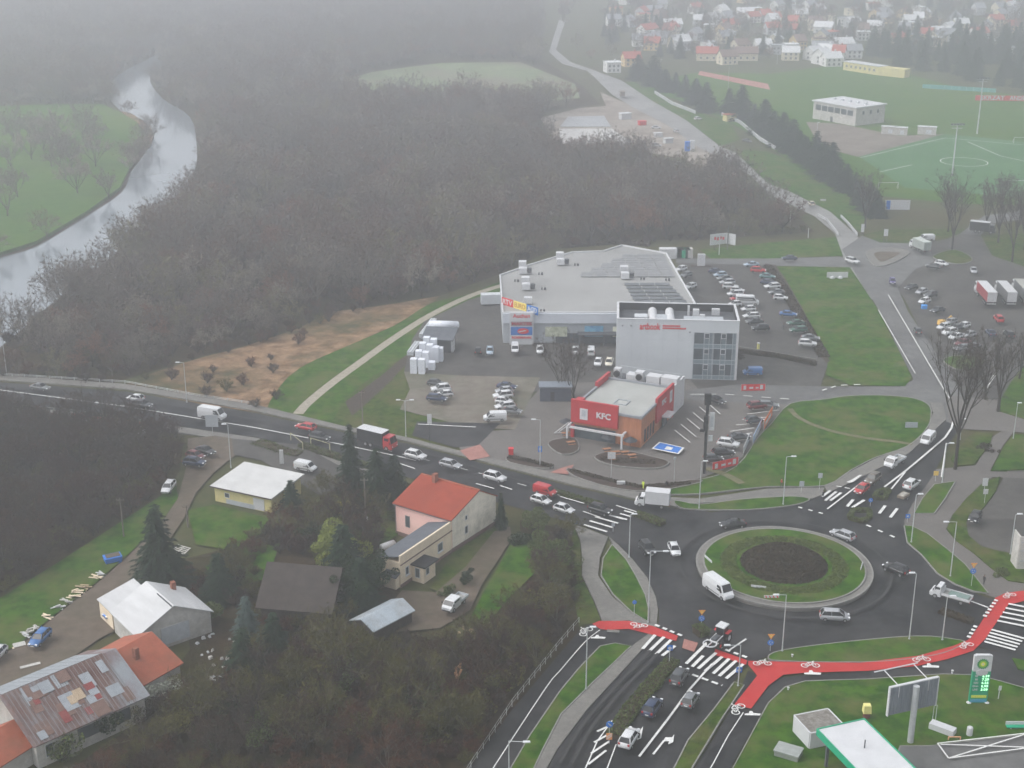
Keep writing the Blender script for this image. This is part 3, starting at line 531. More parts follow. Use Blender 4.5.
def window(parent, c, wd, ht, rz=0.0, frame=WHITE, proud=0.05, glass=GLASS, sill=False):
    """window in a wall facing local direction rz (0 = facing -y)"""
    f = MB(); n = Vector((math.sin(rz), -math.cos(rz), 0)); u = Vector((math.cos(rz), math.sin(rz), 0)); c = Vector(c)
    t = 0.10
    for off, d in (((0, ht / 2 - t / 2), (wd, t)), ((0, -ht / 2 + t / 2), (wd, t))): f.box(c + n * proud / 2 + Vector((0, 0, off[1])), (d[0], proud + .04, d[1]), rz)
    for sx in (-1, 1): f.box(c + n * proud / 2 + u * sx * (wd / 2 - t / 2), (t, proud + .04, ht - 2 * t), rz)
    o = f.build('window', frame, parent)
    p = MB(); p.box(c + n * 0.012, (wd - 2 * t + .01, 0.03, ht - 2 * t + .01), rz); p.build('pane', glass, o)
    if sill: s = MB(); s.box(c + n * .12 + Vector((0, 0, -ht / 2 - .06)), (wd + .2, .28, .08), rz); s.build('sill', frame, o)
    return o
def frame_of(a, b):
    A, B = g(*a), g(*b); d = B - A; return A, math.atan2(d.y, d.x), d.length
def to_local(root, p):
    v = Vector(p) - Vector(root.location); a = -root.rotation_euler[2]
    return Vector((v.x * math.cos(a) - v.y * math.sin(a), v.x * math.sin(a) + v.y * math.cos(a), v.z))

# ---- big store
HS = 8.0
roof_px = [(500, 275), (530, 264.5), (572, 252), (603, 251), (622, 245), (666, 253), (700, 312), (503, 312.5)]
O = g(503, 312.5, HS); O.z = 0
store = thing('retail_store', 'huge low store with pale grey flat roof carrying solar panels', 'store', O)
rp = [g(x, y, HS) - O for x, y in roof_px]; rp = [Vector((p.x, p.y)) for p in rp]
b = MB(); b.prism(rp, 0, HS - 0.6); b.build('wall', MGREY, store)
b = MB(); b.prism(rp, HS - 0.6, HS - 0.25); roof = b.build('roof', ROOFG, store)
b = MB()
for i in range(len(rp)):
    a, c = rp[i], rp[(i + 1) % len(rp)]; d = c - a; L = d.length; ang = math.atan2(d.y, d.x); m = (a + c) / 2
    b.box((m.x, m.y, HS - 0.25 + 0.2), (L + .3, 0.35, 0.42 if i != 6 else 0.40), ang)
b.build('parapet', WHITE, store)
x0, x1 = rp[7].x, g(620, 312, HS).x - O.x
b = MB(); b.box(((x0 + x1) / 2, -0.35, HS - 1.35), (x1 - x0, 0.5, 2.5)); b.build('fascia', M('pale fascia', (0.52, 0.55, 0.60), (0.58, 0.61, 0.66), 0.2, 0.5), store)
b = MB(); b.box(((x0 + x1) / 2 + 6, -0.12, 1.4), (x1 - x0 - 14, 0.2, 2.6)); b.build('shop_front', GLASS, store)
b = MB(); b.box((g(603, 341).x - O.x, -1.4, 3.0), (13, 2.4, 0.3)); [b.box((g(603, 341).x - O.x + s * 6, -2.3, 1.45), (.3, .3, 2.9)) for s in (-1, 0, 1)]; b.build('entrance_canopy', DGREY, store)
def rooftop(px, py, z, w_, d_, h_, label_part, mats=WHITE):
    p = g(px, py, z) - O; b = MB(); b.box((p.x, p.y, z - O.z + h_ / 2 + .15), (w_, d_, h_)); b.box((p.x, p.y, z + h_ + .2), (w_ * .7, d_ * .7, .12), mi=0)
    u = b.build(label_part, mats, store); f = MB(); f.tube((p.x + w_ / 2 + .7, p.y + .2, z + 0.2), (p.x + w_ / 2 + .7, p.y + .2, z + h_), .6, n=10); f.box((p.x + w_ / 2 + .2, p.y, z + h_ * .5), (.6, .5, .5)); f.build('fan_unit', DGREY, u)
    return u
for px, py in ((523, 271), (526, 287), (560.5, 262), (625, 276)):
    rooftop(px, py + 2.5, HS, 2.1, 1.8, 1.5, 'ventilation_unit'); 
    p = g(px - .5, py - 2, HS) - O; b = MB(); b.box((p.x, p.y + 1.4, HS + .9), (2.1, 2.0, 1.9)); b.build('ventilation_unit', WHITE, store)
p = g(528, 303, HS) - O; b = MB(); b.box((p.x, p.y, HS + .8), (2.0, 1.6, 1.5)); b.build('ventilation_unit', WHITE, store)
for px, py in ((539, 274), (542, 289), (575, 265), (515, 281), (641, 279), (666, 280), (541, 311)):
    p = g(px, py, HS) - O
    for dx_, r_ in ((0, .18), (.8, .25)): b = MB(); b.tube((p.x + dx_, p.y, HS - .2), (p.x + dx_, p.y, HS + .45), r_, n=8); b.build('roof_vent', DGREY, store)
# solar rows as individual tilted strips
nrow = 0
for (xl0, xr0, yt), (xl1, xr1, yb), rows in (((624, 664, 255.5), (581, 675, 276), 10), ((624, 670, 284.5), (634, 687, 302), 6)):
    for i in range(rows):
        t = i / (rows - 1); y = yt + (yb - yt) * t; xa = xl0 + (xl1 - xl0) * t; xb = xr0 + (xr1 - xr0) * t
        if rows == 10: xa = 622 + (576 - 622) * t + (4 if i % 2 else 0)
        A, B = g(xa, y, HS) - O, g(xb, y, HS) - O
        b = MB(); n = int((B.x - A.x) / 3.4)
        for k in range(n):
            xx = A.x + (k + .5) * (B.x - A.x) / n
            tl = Matrix.Rotation(R(12), 3, 'X'); b.box((xx, A.y, HS + .15), ((B.x - A.x) / n - .25, 1.25, .08), tilt=tl)
        b.build('solar_row', SOLAR if rows == 6 else M('solar glass dulled', (0.19, 0.195, 0.20), (0.25, 0.255, 0.26), 0.5, 0.3), store); nrow += 1
# facade banners
def banner(parent, px, py, wd, ht, mat, org, name='banner', y=-0.2):
    p = g(px, 343) - org; zc = tall(px, 343, py); b = MB(); b.box((p.x, y, zc), (wd, .12, ht)); return b.build(name, mat, parent)
bn = banner(store, 556, 331, 5.4, 2.5, M('pale green banner', (0.60, 0.62, 0.50), (0.30, 0.33, 0.22), 0.9, 0.6), O)
bn = banner(store, 593.5, 330.5, 4.6, 2.7, M('blue sky banner', (0.03, 0.13, 0.35), (0.20, 0.50, 0.62), 0.5, 0.5), O)
bn = banner(store, 614.5, 331, 1.1, 2.6, M('lemon banner', (0.70, 0.70, 0.45), (0.80, 0.80, 0.70), 0.8, 0.6), O)
# angled roof letters on the corner
pa, pb = g(501, 302.5, HS), g(538, 314, HS)
pa, pb = g(502, 307, 7), g(538, 318, 7); 
L = (pb - pa); u = Vector((L.x, L.y, 0)).normalized(); nn = Vector((u.y, -u.x, 0)); LL = L.length
fr = MB()
zt = 7.9
for i in range(6): q = pa - O + u * (LL * (i + .3) / 6) - nn * .5; fr.tube((q.x, q.y, HS - .3), (q.x, q.y, zt + 1.7), .05, n=4)
q0 = pa - O - nn * .5; q1 = q0 + u * LL; fr.tube((q0.x, q0.y, 8.6), (q1.x, q1.y, 8.6), .05, n=4); fs = fr.build('sign_frame', DGREY, store)
for txt, cc, t0, t1, back, fg in (('RTV', 0, 0.0, 0.31, WHITE, SRED), ('EURO', 1, 0.33, 0.68, YELP, M('sign brown', (0.45, 0.25, 0.05))), ('AGD', 2, 0.70, 1.0, BLUEP, WHITE)):
    q0 = pa - O + u * LL * t0; q1 = pa - O + u * LL * t1; m = (q0 + q1) / 2
    b = MB(); b.box((m.x, m.y, zt + .75), ((q1 - q0).length, .14, 2.0), math.atan2(u.y, u.x)); sg = b.build('sign_panel', (SRED if cc == 0 else back), store)
    lettering(txt, 1.7, WHITE if cc != 1 else fg, sg, (m.x + nn.x * .1, m.y + nn.y * .1, zt + .75), u, bold=.04, width=(q1 - q0).length * .86)
# ---- store pylon with stacked signs
PY = g(521.5, 344.5); hp = tall(521.5, 344.5, 312); pyl = thing('sign_pylon', 'wide white sign tower with four stacked shop panels at store corner', 'sign', PY)
b = MB(); b.box((0, 0, hp / 2), (5.9, .8, hp)); b.build('panel_frame', WHITE, pyl)
def panel(z, h, mat, parent, name='sign_panel', w_=5.3, y=-.44): b = MB(); b.box((0, y, z), (w_, .08, h)); return b.build(name, mat, parent)
z = hp
q = panel(hp - 1.1, 1.9, WHITE, pyl); lettering('Auchan', 1.3, SRED, q, (0, -.5, hp - .9), (1, 0, 0), bold=.03, width=4.2)
q = panel(hp - 2.9, 1.2, M('plum panel', (0.30, 0.28, 0.30)), pyl); lettering('MARTES', .95, M('dark red lettering', (0.32, 0.02, 0.04)), q, (0, -.5, hp - 2.9), (1, 0, 0), bold=.05, width=4.9)
q = panel(hp - 4.75, 2.1, BLUEP, pyl); b = MB(); b.tube((0.2, -.48, hp - 4.75), (0.2, -.56, hp - 4.75), .75, n=20); e = b.build('emblem', SRED, q); e.scale = (1.9, 1, 1); b = MB(); b.box((0.2, -.60, hp - 4.75), (1.9, .05, .22), tilt=Matrix.Rotation(R(-12), 3, 'Y')); b.build('emblem_stripe', WHITE, q)
q = panel(hp - 6.45, .95, WHITE, pyl); lettering('ROSSMANN', .75, SRED, q, (0, -.5, hp - 6.45), (1, 0, 0), bold=.04, width=4.8)

# ---- office building
A, rz, L = frame_of((615.5, 377.5), (736.3, 380.5)); HO = tall(615.5, 377.5, 318.5)
off = thing('office_building', 'three storey grey panel office block with glazed right corner and sunken roof', 'office building', A, rz)
backL = to_local(off, g(632.5, 301.5, HO)); backR = to_local(off, g(727.5, 304.5, HO)); DO = (backL.y + backR.y) / 2
XG = L * 0.635
b = MB(); b.prism([(0, 0), (L, 0), (L, DO), (0, DO)], 0, HO - 1.9); b.build('wall', GREY, off)
b = MB()
for (x, y, wx, wy) in ((L / 2, .2, L, .4), (L / 2, DO - .2, L, .4), (.2, DO / 2, .4, DO - .8), (L - .2, DO / 2, .4, DO - .8)): b.box((x, y, HO - .97), (wx, wy, 1.86))
b.build('parapet', GREY, off)
b = MB()
for (x, y, wx, wy) in ((L / 2, DO - .43, L - .9, .05), (.43, DO / 2, .05, DO - .9), (L - .43, DO / 2, .05, DO - .9), (L / 2, .43, L - .9, .05)): b.box((x, y, HO - .95), (wx, wy, 1.7))
b.build('parapet_lining', BLACK, off)
b = MB(); b.box((L / 2, DO / 2, HO - 1.86), (L - .9, DO - .9, .06)); b.build('roof', DGREY, off)
b = MB()
for (x, y, wx, wy) in ((L / 2, .2, L + .1, .55), (L / 2, DO - .2, L + .1, .55), (.2, DO / 2, .55, DO - 1.0), (L - .2, DO / 2, .55, DO - 1.0)): b.box((x, y, HO), (wx, wy, .1))
b.build('coping', WHITE, off)
b = MB()   # panel joints
for i in range(1, 5): b.box((XG * i / 5, -.004, HO / 2), (.05, .02, HO - .4))
for zz in (HO * .33, HO * .66): b.box((XG / 2, -.006, zz), (XG - .2, .02, .05))
b.build('panel_joint', MGREY, off)
for i, xx in enumerate((L * .30, L * .445)):
    b = MB(); n = 8
    for k in range(n):
        a0, a1 = PI * k / n, PI * (k + 1) / n; r = 1.05
        b.quad((xx + r * math.cos(a0), 1.0, HO - 1.8 + r * math.sin(a0)), (xx + r * math.cos(a1), 1.0, HO - 1.8 + r * math.sin(a1)), (xx + r * math.cos(a1), DO - 1.2, HO - 1.8 + r * math.sin(a1)), (xx + r * math.cos(a0), DO - 1.2, HO - 1.8 + r * math.sin(a0)))
    for yy in (1.0, DO - 1.2): b.add([(xx + 1.05 * math.cos(PI * k / n), yy, HO - 1.8 + 1.05 * math.sin(PI * k / n)) for k in range(n + 1)], [tuple(range(n + 1))])
    b.build('barrel_skylight', WHITE, off)
for xx, yy, w_, d_, h_, m_ in ((L * .2, DO * .42, 3.0, 2.6, 1.0, GREY), (L * .375, DO * .45, 2.6, 3.4, .7, MGREY), (L * .72, DO * .38, 15 * .6, 4.0, .6, MGREY), (L * .66, DO * .62, 1.4, 1.2, 1.9, WHITE), (L * .60, DO * .7, .5, .5, 2.4, WHITE), (L * .83, DO * .78, 1.8, .9, 1.5, WHITE), (L * .71, DO * .5, 1.2, .6, 1.2, WHITE)):
    b = MB(); b.box((xx, yy, HO - 1.83 + h_ / 2), (w_, d_, h_)); b.build('roof_unit', m_, off)
b = MB(); b.tube((L * .66, DO * .62, HO - .1), (L * .66, DO * .62, HO + 2.2), .04, n=5); b.tube((L * .62, DO * .62, HO + .5), (L * .70, DO * .62, HO + .5), .03, n=4); b.build('antenna', DGREY, off)
# curtain wall
gx0, gx1, gz0, gz1 = XG, L - .55, .15, HO * .80
b = MB(); b.box(((gx0 + gx1) / 2, -.03, (gz0 + gz1) / 2), (gx1 - gx0, .12, gz1 - gz0)); cw = b.build('curtain_wall', TEAL, off)
b = MB(); W_ = gx1 - gx0
cols = [0, .245, .36, .45, .47, .64, .76, .92, 1.0]
for c_ in cols: b.box((gx0 + W_ * c_, -.13, (gz0 + gz1) / 2), (.10, .10, gz1 - gz0 + .1))
H3 = (gz1 - gz0) / 3
for i in range(3):
    for o_ in (0, .26): b.box(((gx0 + gx1) / 2, -.12, gz0 + H3 * i + o_ * H3), (W_, .07, .09))
b.box(((gx0 + gx1) / 2, -.12, gz1), (W_ + .1, .07, .1))
b.build('mullion', MGREY, cw)
b = MB()
for i in range(3): b.box(((gx0 + gx1) / 2, -.10, gz0 + H3 * i + H3 * .13), (W_ - .1, .03, H3 * .24))
b.build('spandrel', M('spandrel glass', (0.17, 0.22, 0.25), (0.2, 0.25, 0.28), .5, .2), cw)
for i in range(3):
    for c_ in (.12, .56, .84): b = MB(); b.box((gx0 + W_ * c_, -.10, gz0 + H3 * i + H3 * .63), (W_ * (.21 if c_ != .84 else .13), .03, H3 * .68)); b.build('dark_pane', GLASS, cw)
for i in range(3):
    for c_ in (.305, .70): window(cw, (gx0 + W_ * c_, -.17, gz0 + H3 * i + H3 * .80), 1.15, 1.25, frame=WHITE)
b = MB(); b.box((L - .25, -.05, HO * .42), (.45, .14, HO * .84)); b.build('corner_frame', WHITE, off)
b = MB(); b.box((L * .78, .02, .1), (W_, .3, .25)); b.build('plinth', MGREY, off)
lettering('artbook', 2.1, SRED, off, (L * .27, -.06, HO * .875), (1, 0, 0), bold=.05, width=L * .17)
b = MB(); r2 = random.Random(3)
for row, n in ((HO * .895, 9), (HO * .855, 11)):
    x = L * .375
    for k in range(n): w_ = .28 + .2 * r2.random(); b.box((x + w_ / 2, -.07, row + .02), (w_, .06, .36)); x += w_ + .09
b.build('small_lettering', SRED, off)
b = MB(); b.box((1.3, -.05, HO * .885), (.25, .2, .25)); b.box((3.2, -.05, HO * .885), (.25, .2, .25)); b.box((L * .6, -.05, HO * .80), (.3, .3, .2)); b.build('wall_lamp', DGREY, off)

# ---- red restaurant
A, rz, L = frame_of((571, 437), (640, 449)); HK = tall(640, 449, 417.5)
kfc = thing('restaurant', 'flat roofed fast food restaurant in red panels and brown cladding', 'restaurant', A, rz)
Cc = to_local(kfc, g(683, 405)); DK = Cc.y; xm = to_local(kfc, g(617, 445.5)).x; HR = tall(571, 437, 401.5)
ym = to_local(kfc, g(671.5, 417)).y; ym0 = to_local(kfc, g(654, 434)).y
b = MB(); b.prism([(.3, .3), (L, .3), (L, ym), (.3, ym)], 0, HK - .5); b.build('wall', BROWN, kfc)
b = MB(); b.prism([(.6, ym), (L, ym), (L, DK), (.6, DK)], 0, HK - 1.6); b.build('rear_wall', WHITE, kfc)
b = MB(); b.box((L - .1, (ym + DK) / 2 + .2, (HK - .1) / 2), (.4, DK - ym - .2, HK - .1)); b.build('yard_screen', WHITE, kfc)
b = MB(); b.box((L / 2 + .2, ym / 2, HK - .42), (L - .9, ym - .4, .12)); b.build('roof', ROOFK, kfc)
b = MB(); b.box((L / 2, (ym + DK) / 2, HK - 1.55), (L - .8, DK - ym - .3, .08)); b.build('rear_roof', DGREY, kfc)
b = MB()
for (x, y, wx, wy) in (((L + xm) / 2, .3, L - xm, .45), (.35, ym / 2, .45, ym), (L - .05, ym / 2, .45, ym), (L / 2, ym - .1, L - .6, .4)): b.box((x, y, HK - .2), (wx, wy, .5))
b.build('parapet', M('grey parapet', (0.22, 0.235, 0.26), (0.28, 0.295, 0.32), 1, .6), kfc)
b = MB(); b.box((xm / 2, .0, (HR + 1.6) / 2 + 1.3), (xm, .6, HR - 2.9)); rf = b.build('red_front', KRED, kfc)
b = MB(); b.box((.35, -.02, 1.45), (.7, .6, 2.9)); b.box((.9, 1.8, HR - .7), (1.6, 3.2, 1.3)); b.build('red_front_return', KRED, kfc)
b = MB(); b.box((xm * .5, .25, 1.45), (xm - 1.2, .2, 2.8)); b.build('shop_window', GLASS, kfc)
lettering('KFC', 1.75, WHITE, rf, (xm * .70, -.36, HR - 2.0), (1, 0, 0), bold=.06, width=3.1)
b = MB(); b.box((xm * .28, -.34, HR - 2.2), (1.7, .08, 2.4)); lp = b.build('white_panel', WHITE, rf); b = MB(); b.box((xm * .28, -.40, HR - 2.0), (.9, .05, 1.3)); b.build('grey_inset', MGREY, lp)
b = MB(); yy = -1.9    # white portal frame
b.box((xm * .56 + .6, yy, 3.05), (xm + 1.6, .35, .42)); b.box((.1 - .2, yy, 1.42), (.35, .36, 2.84)); b.box((xm + 1.6, yy, 1.42), (.36, .36, 2.84)); b.box((-.1, yy / 2 + .2, 3.02), (.35, 2.2, .36)); b.box((xm + 1.6, yy / 2 + .2, 3.02), (.36, 2.2, .36))
b.build('entrance_frame', WHITE, kfc)
for xx in (L * .0 + .0,): pass
for i in range(4): window(kfc, (L + .02, ym0 * .30 + i * ym0 * .19, 2.0), 1.0, 2.8, PI / 2, frame=M('dark red trim', (0.10, 0.03, 0.025)))
b = MB(); b.box((L + .15, (ym0 + ym) / 2, (HR) / 2 + 1.2), (.5, ym - ym0, HR - 2.4)); b.box((L + .15, ym - .4, 1.2), (.5, .8, 2.4)); b.box((L + .15, ym0 + .2, 4.4), (.52, .5, 3.4)); re_ = b.build('red_side', KRED, kfc)
lettering('KFC', 1.5, WHITE, re_, (L + .45, ym0 + (ym - ym0) * .38, HR - 2.0), (0, 1, 0), bold=.05, width=2.6)
b = MB(); b.box((L + .43, ym0 + (ym - ym0) * .80, HR - 2.3), (.08, 1.5, 2.6)); lp = b.build('white_panel', WHITE, re_); b = MB(); b.box((L + .49, ym0 + (ym - ym0) * .80, HR - 2.1), (.05, .8, 1.4)); b.build('grey_inset', MGREY, lp)
b = MB(); b.box((L + 1.2, ym0 + (ym - ym0) * .45, 2.9), (1.9, 3.6, .3)); b.build('side_canopy', WHITE, kfc)
b = MB(); b.box((L + .45, ym0 + (ym - ym0) * .45, 1.4), (.1, 3.0, 2.4)); b.build('side_window', GLASS, kfc)
b = MB(); b.box((.3, ym * .86, HR - 1.0), (.6, ym * .38, 1.9)); b.build('red_west_panel', KRED, kfc)
# roof units in the yard
for t, w_, d_, h_ in ((.06, 1.5, 1.4, 2.6), (.30, 2.6, 2.2, 1.8), (.40, 1.8, 1.8, 2.6), (.62, 3.0, 2.4, 2.2), (.86, 3.6, 2.4, 2.4)):
    b = MB(); b.box((L * t + .4, (ym + DK) / 2 - .3, HK - 1.5 + h_ / 2), (w_, d_, h_)); u_ = b.build('ventilation_unit', WHITE, kfc)
    if t in (.40, .06): f = MB(); f.tube((L * t + .5, (ym + DK) / 2 - 1.0, HK - 1.5 + h_ * .6), (L * t + .5, (ym + DK) / 2 - 1.6, HK - 1.5 + h_ * .6), .7, n=12); f.build('duct_mouth', BLACK, u_)
b = MB()
for k in range(20): x = .5 + (L - 1) * k / 19; b.tube((x, DK - .15, HK - 1.5), (x, DK - .15, HK + .2), .04, n=4); b.tube((x, ym + .3, HK - 1.5), (x, ym + .3, HK - .1), .04, n=4)
b.box((L / 2, DK - .15, HK + .2), (L - .8, .08, .08)); b.build('roof_railing', GREY, kfc)
b = MB(); lc = to_local(kfc, g(622, 401, HK)); 
for s0, s1, ax in ((-1.3, 0, 1), (1.3, 0, 1), (0, -1.3, 0), (0, 1.3, 0)): b.box((lc.x + s0, lc.y + s1, HK - .25), ((.15, 2.6, .2) if ax else (2.6, .15, .2)))
b.build('roof_hatch_kerb', MGREY, kfc)
# flags in front
for i, px in enumerate((605.5, 613, 620.5)):
    bp = g(px, 442 + i * 1.2); h = tall(px, 442 + i * 1.2, 418.5 + i * 1.3)
    f = thing('advertising_flag', ('left', 'middle', 'right')[i] + ' narrow red and white flag before restaurant entrance', 'flag', bp, 0, 'beach flags before the restaurant')
    b = MB(); b.tube((0, 0, 0), (0, 0, h), .05, n=6); b.build('pole', DGREY, f)
    b = MB(); b.box((.45, 0, h * .55), (.85, .04, h * .8)); fl = b.build('banner', SRED, f); b = MB(); [b.box((.45, 0, h * t), (.5, .07, h * .13)) for t in (.3, .5, .7, .85)]; b.build('lettering', WHITE, fl)

# ---- pink house with red roof and cream wing
gA, gB = g(452.5, 552), g(496, 524); d = gB - gA; GL = d.length; rzh = math.atan2(d.y, d.x)
HE = tall(452.5, 552, 520); HRG = 0
h1 = thing('house', 'pink and stained cream house with steep orange red tiled roof', 'house', gA, rzh)
# local: x along the gable, y to the rear (towards picture left); near eave x=0, far eave x=GL
WL = to_local(h1, g(393, 504, HE)).y
bestz = None
for zz in [HE + k * .1 for k in range(80)]:
    q = to_local(h1, g(479, 491, zz))
    if bestz is None or abs(q.y) < bestz[0]: bestz = (abs(q.y), zz, q.x)
HRG = bestz[1]; XR = bestz[2]
HF = tall(496, 524, 496)
b = MB()
b.add([(0, 0, 0), (GL, 0, 0), (GL, 0, HF), (XR, 0, HRG), (0, 0, HE), (0, WL, 0), (GL, WL, 0), (GL, WL, HF), (XR, WL, HRG), (0, WL, HE)], [(0, 1, 2, 3, 4), (9, 8, 7, 6, 5), (1, 6, 7, 2), (5, 0, 4, 9), (5, 6, 1, 0)])
me = b.mesh('wall', [STAINED, PINK]); me.polygons[1].material_index = 1; me.polygons[3].material_index = 1
o = bpy.data.objects.new('wall', me); col.objects.link(o); o.parent = h1
b = MB(); ov = .35
def slope(b, x0, z0, x1, z1, y0, y1, t=.18):
    b.add([(x0, y0, z0), (x1, y0, z1), (x1, y1, z1), (x0, y1, z0), (x0, y0, z0 + t), (x1, y0, z1 + t), (x1, y1, z1 + t), (x0, y1, z0 + t)], [(3, 2, 1, 0), (4, 5, 6, 7), (0, 1, 5, 4), (1, 2, 6, 5), (2, 3, 7, 6), (3, 0, 4, 7)])
k1 = (HRG - HE) / XR; slope(b, -ov, HE - ov * k1, XR, HRG, -.15, WL + .3); k2 = (HRG - HF) / (GL - XR); slope(b, XR, HRG - .002, GL + ov, HF - ov * k2, -.15, WL + .3)
rf = b.build('roof', TILE, h1, fix=True)
b = MB()
for k in range(34):
    y = -.1 + (WL + .3) * k / 33; b.tube((-ov, y, HE - ov * k1 + .2), (XR, y, HRG + .2), .035, n=4, cap=False)
b.build('roof_rib', TILE, rf)
b = MB(); b.box((XR, WL * .5, HRG + .2), (.35, WL + .4, .2)); b.build('ridge_cap', ORTILE, rf)
b = MB(); b.box((XR - .8, WL * .72, HRG + .5), (1.0, .7, 1.8)); b.build('chimney', M('brick', (0.22, 0.08, 0.05), (0.30, 0.12, 0.08), 3, .9), rf)
b = MB(); b.box((GL * .5, WL * .5, .35), (GL + .12, WL + .12, .7)); b.build('plinth', M('brown plinth', (0.16, 0.10, 0.085), (0.2, 0.13, 0.11), 1, .9), h1)
window(h1, (GL * .31, 0, 2.6), .9, 1.5, 0); window(h1, (GL * .31, 0, 4.9), .7, .9, 0)
window(h1, (0, WL * .78, 3.2), 1.0, 2.2, -PI / 2, frame=M('grey frame', (0.2, .2, .2)))
b = MB(); b.tube((-.25, WL - .3, HE - .3), (-.25, WL - .3, 0), .06, n=5); b.tube((-.4, 0, HE - .15), (-.4, WL + .2, HE - .15), .07, n=5); b.build('gutter', DGREY, h1)
# wing
wA = g(401, 588); wB = g(452, 552); d = wB - wA; LW = d.length; rzw = math.atan2(d.y, d.x)
h2 = thing('house_wing', 'long cream one storey wing with slate parapet roof and small porch', 'house', wA, rzw)
HW1 = tall(452, 552, 521.5); DW = 4.6
b = MB(); b.prism([(0, 0), (LW, 0), (LW, DW), (0, DW)], 0, HW1 - 1.3); b.build('wall', CREAM, h2)
b = MB(); b.box((LW / 2, .12, HW1 - .65), (LW, .3, 1.3)); b.build('parapet', CREAM, h2)
b = MB(); b.box((LW / 2, -.03, HW1 - 1.7), (LW + .1, .16, .16)); b.build('cornice', M('brown cornice', (0.14, .08, .06)), h2)
b = MB(); b.add([(-.1, .28, HW1 - .25), (LW, .28, HW1 - .25), (LW, DW + .3, HW1 - 1.5), (-.1, DW + .3, HW1 - 1.5), (-.1, .28, HW1 - .1), (LW, .28, HW1 - .1), (LW, DW + .3, HW1 - 1.35), (-.1, DW + .3, HW1 - 1.35)], [(3, 2, 1, 0), (4, 5, 6, 7), (0, 1, 5, 4), (1, 2, 6, 5), (2, 3, 7, 6), (3, 0, 4, 7)]); b.build('roof', SLATE, h2)
b = MB(); b.box((LW / 2, -.02, .3), (LW + .1, .1, .6)); b.build('plinth', MATS['brown plinth'], h2)
px_ = to_local(h2, g(443, 561)).x; window(h2, (px_, 0, 2.5), 1.5, 1.6, 0, sill=True); window(h2, (LW * .12, 0, 2.4), .9, 1.5, 0, sill=True)
xp = to_local(h2, g(424, 578)).x
b = MB(); b.box((xp, -1.2, 1.45), (3.4, 2.4, 2.9)); pr = b.build('porch', CREAM, h2)
b = MB(); b.box((xp, -1.3, 3.05), (4.0, 3.2, .25)); b.build('porch_roof', BLACK, pr)
window(pr, (xp - .6, -2.4, 1.9), 1.0, 1.3, 0); window(pr, (xp - 1.7, -1.2, 1.7), 1.0, 1.8, -PI / 2); window(pr, (xp + 1.7, -1.2, 1.8), .9, 1.4, PI / 2)
# little pent roof & clutter behind
sh = thing('lean_to', 'small dark pent roof with pale boards between pink wall and wing', 'shed', g(437, 533), rzh)
b = MB(); b.prism([(-2, -2), (2, -2), (2, 2.2), (-2, 2.2)], 0, 3.0); b.build('wall', OFFW, sh); b = MB(); b.box((0, 0, 3.3), (4.6, 4.8, .2), tilt=Matrix.Rotation(R(8), 3, 'Y')); b.build('roof', DGREY, sh)

# ---- yellow garage
A, rz, L = frame_of((215.5, 501), (272, 513.5)); hg = 3.3
gar = thing('garage', 'low yellow garage building with big white flat roof', 'garage', A, rz)
DG = to_local(gar, g(294, 492)).y
b = MB(); b.prism([(0, 0), (L, 0), (L, DG), (0, DG)], 0, hg - .3); b.build('wall', YELW, gar)
b = MB(); b.add([(-.5, -.7, hg - .25), (L + .5, -.7, hg - .25), (L + .5, DG + .6, hg + .35), (-.5, DG + .6, hg + .35), (-.5, -.7, hg), (L + .5, -.7, hg), (L + .5, DG + .6, hg + .6), (-.5, DG + .6, hg + .6)], [(3, 2, 1, 0), (4, 5, 6, 7), (0, 1, 5, 4), (1, 2, 6, 5), (2, 3, 7, 6), (3, 0, 4, 7)]); b.build('roof', M('white roof sheet', (0.48, 0.48, 0.47), (0.57, 0.57, 0.56), 0.4, 0.6, c3=(.56, .56, .55), scale3=.3), gar)
b = MB(); b.box((L / 2, -.75, hg - .12), (L + 1.1, .1, .22)); b.build('gutter', WOODD, gar)
window(gar, (L * .22, 0, 1.7), 1.1, 1.0, 0, frame=WHITE); b = MB(); b.box((L * .78, -.02, 1.3), (2.4, .1, 2.3)); b.build('garage_door', WHITE, gar); b = MB(); b.box((L * .45, -.03, .5), (L * .5, .08, .9)); b.build('plinth', MGREY, gar)

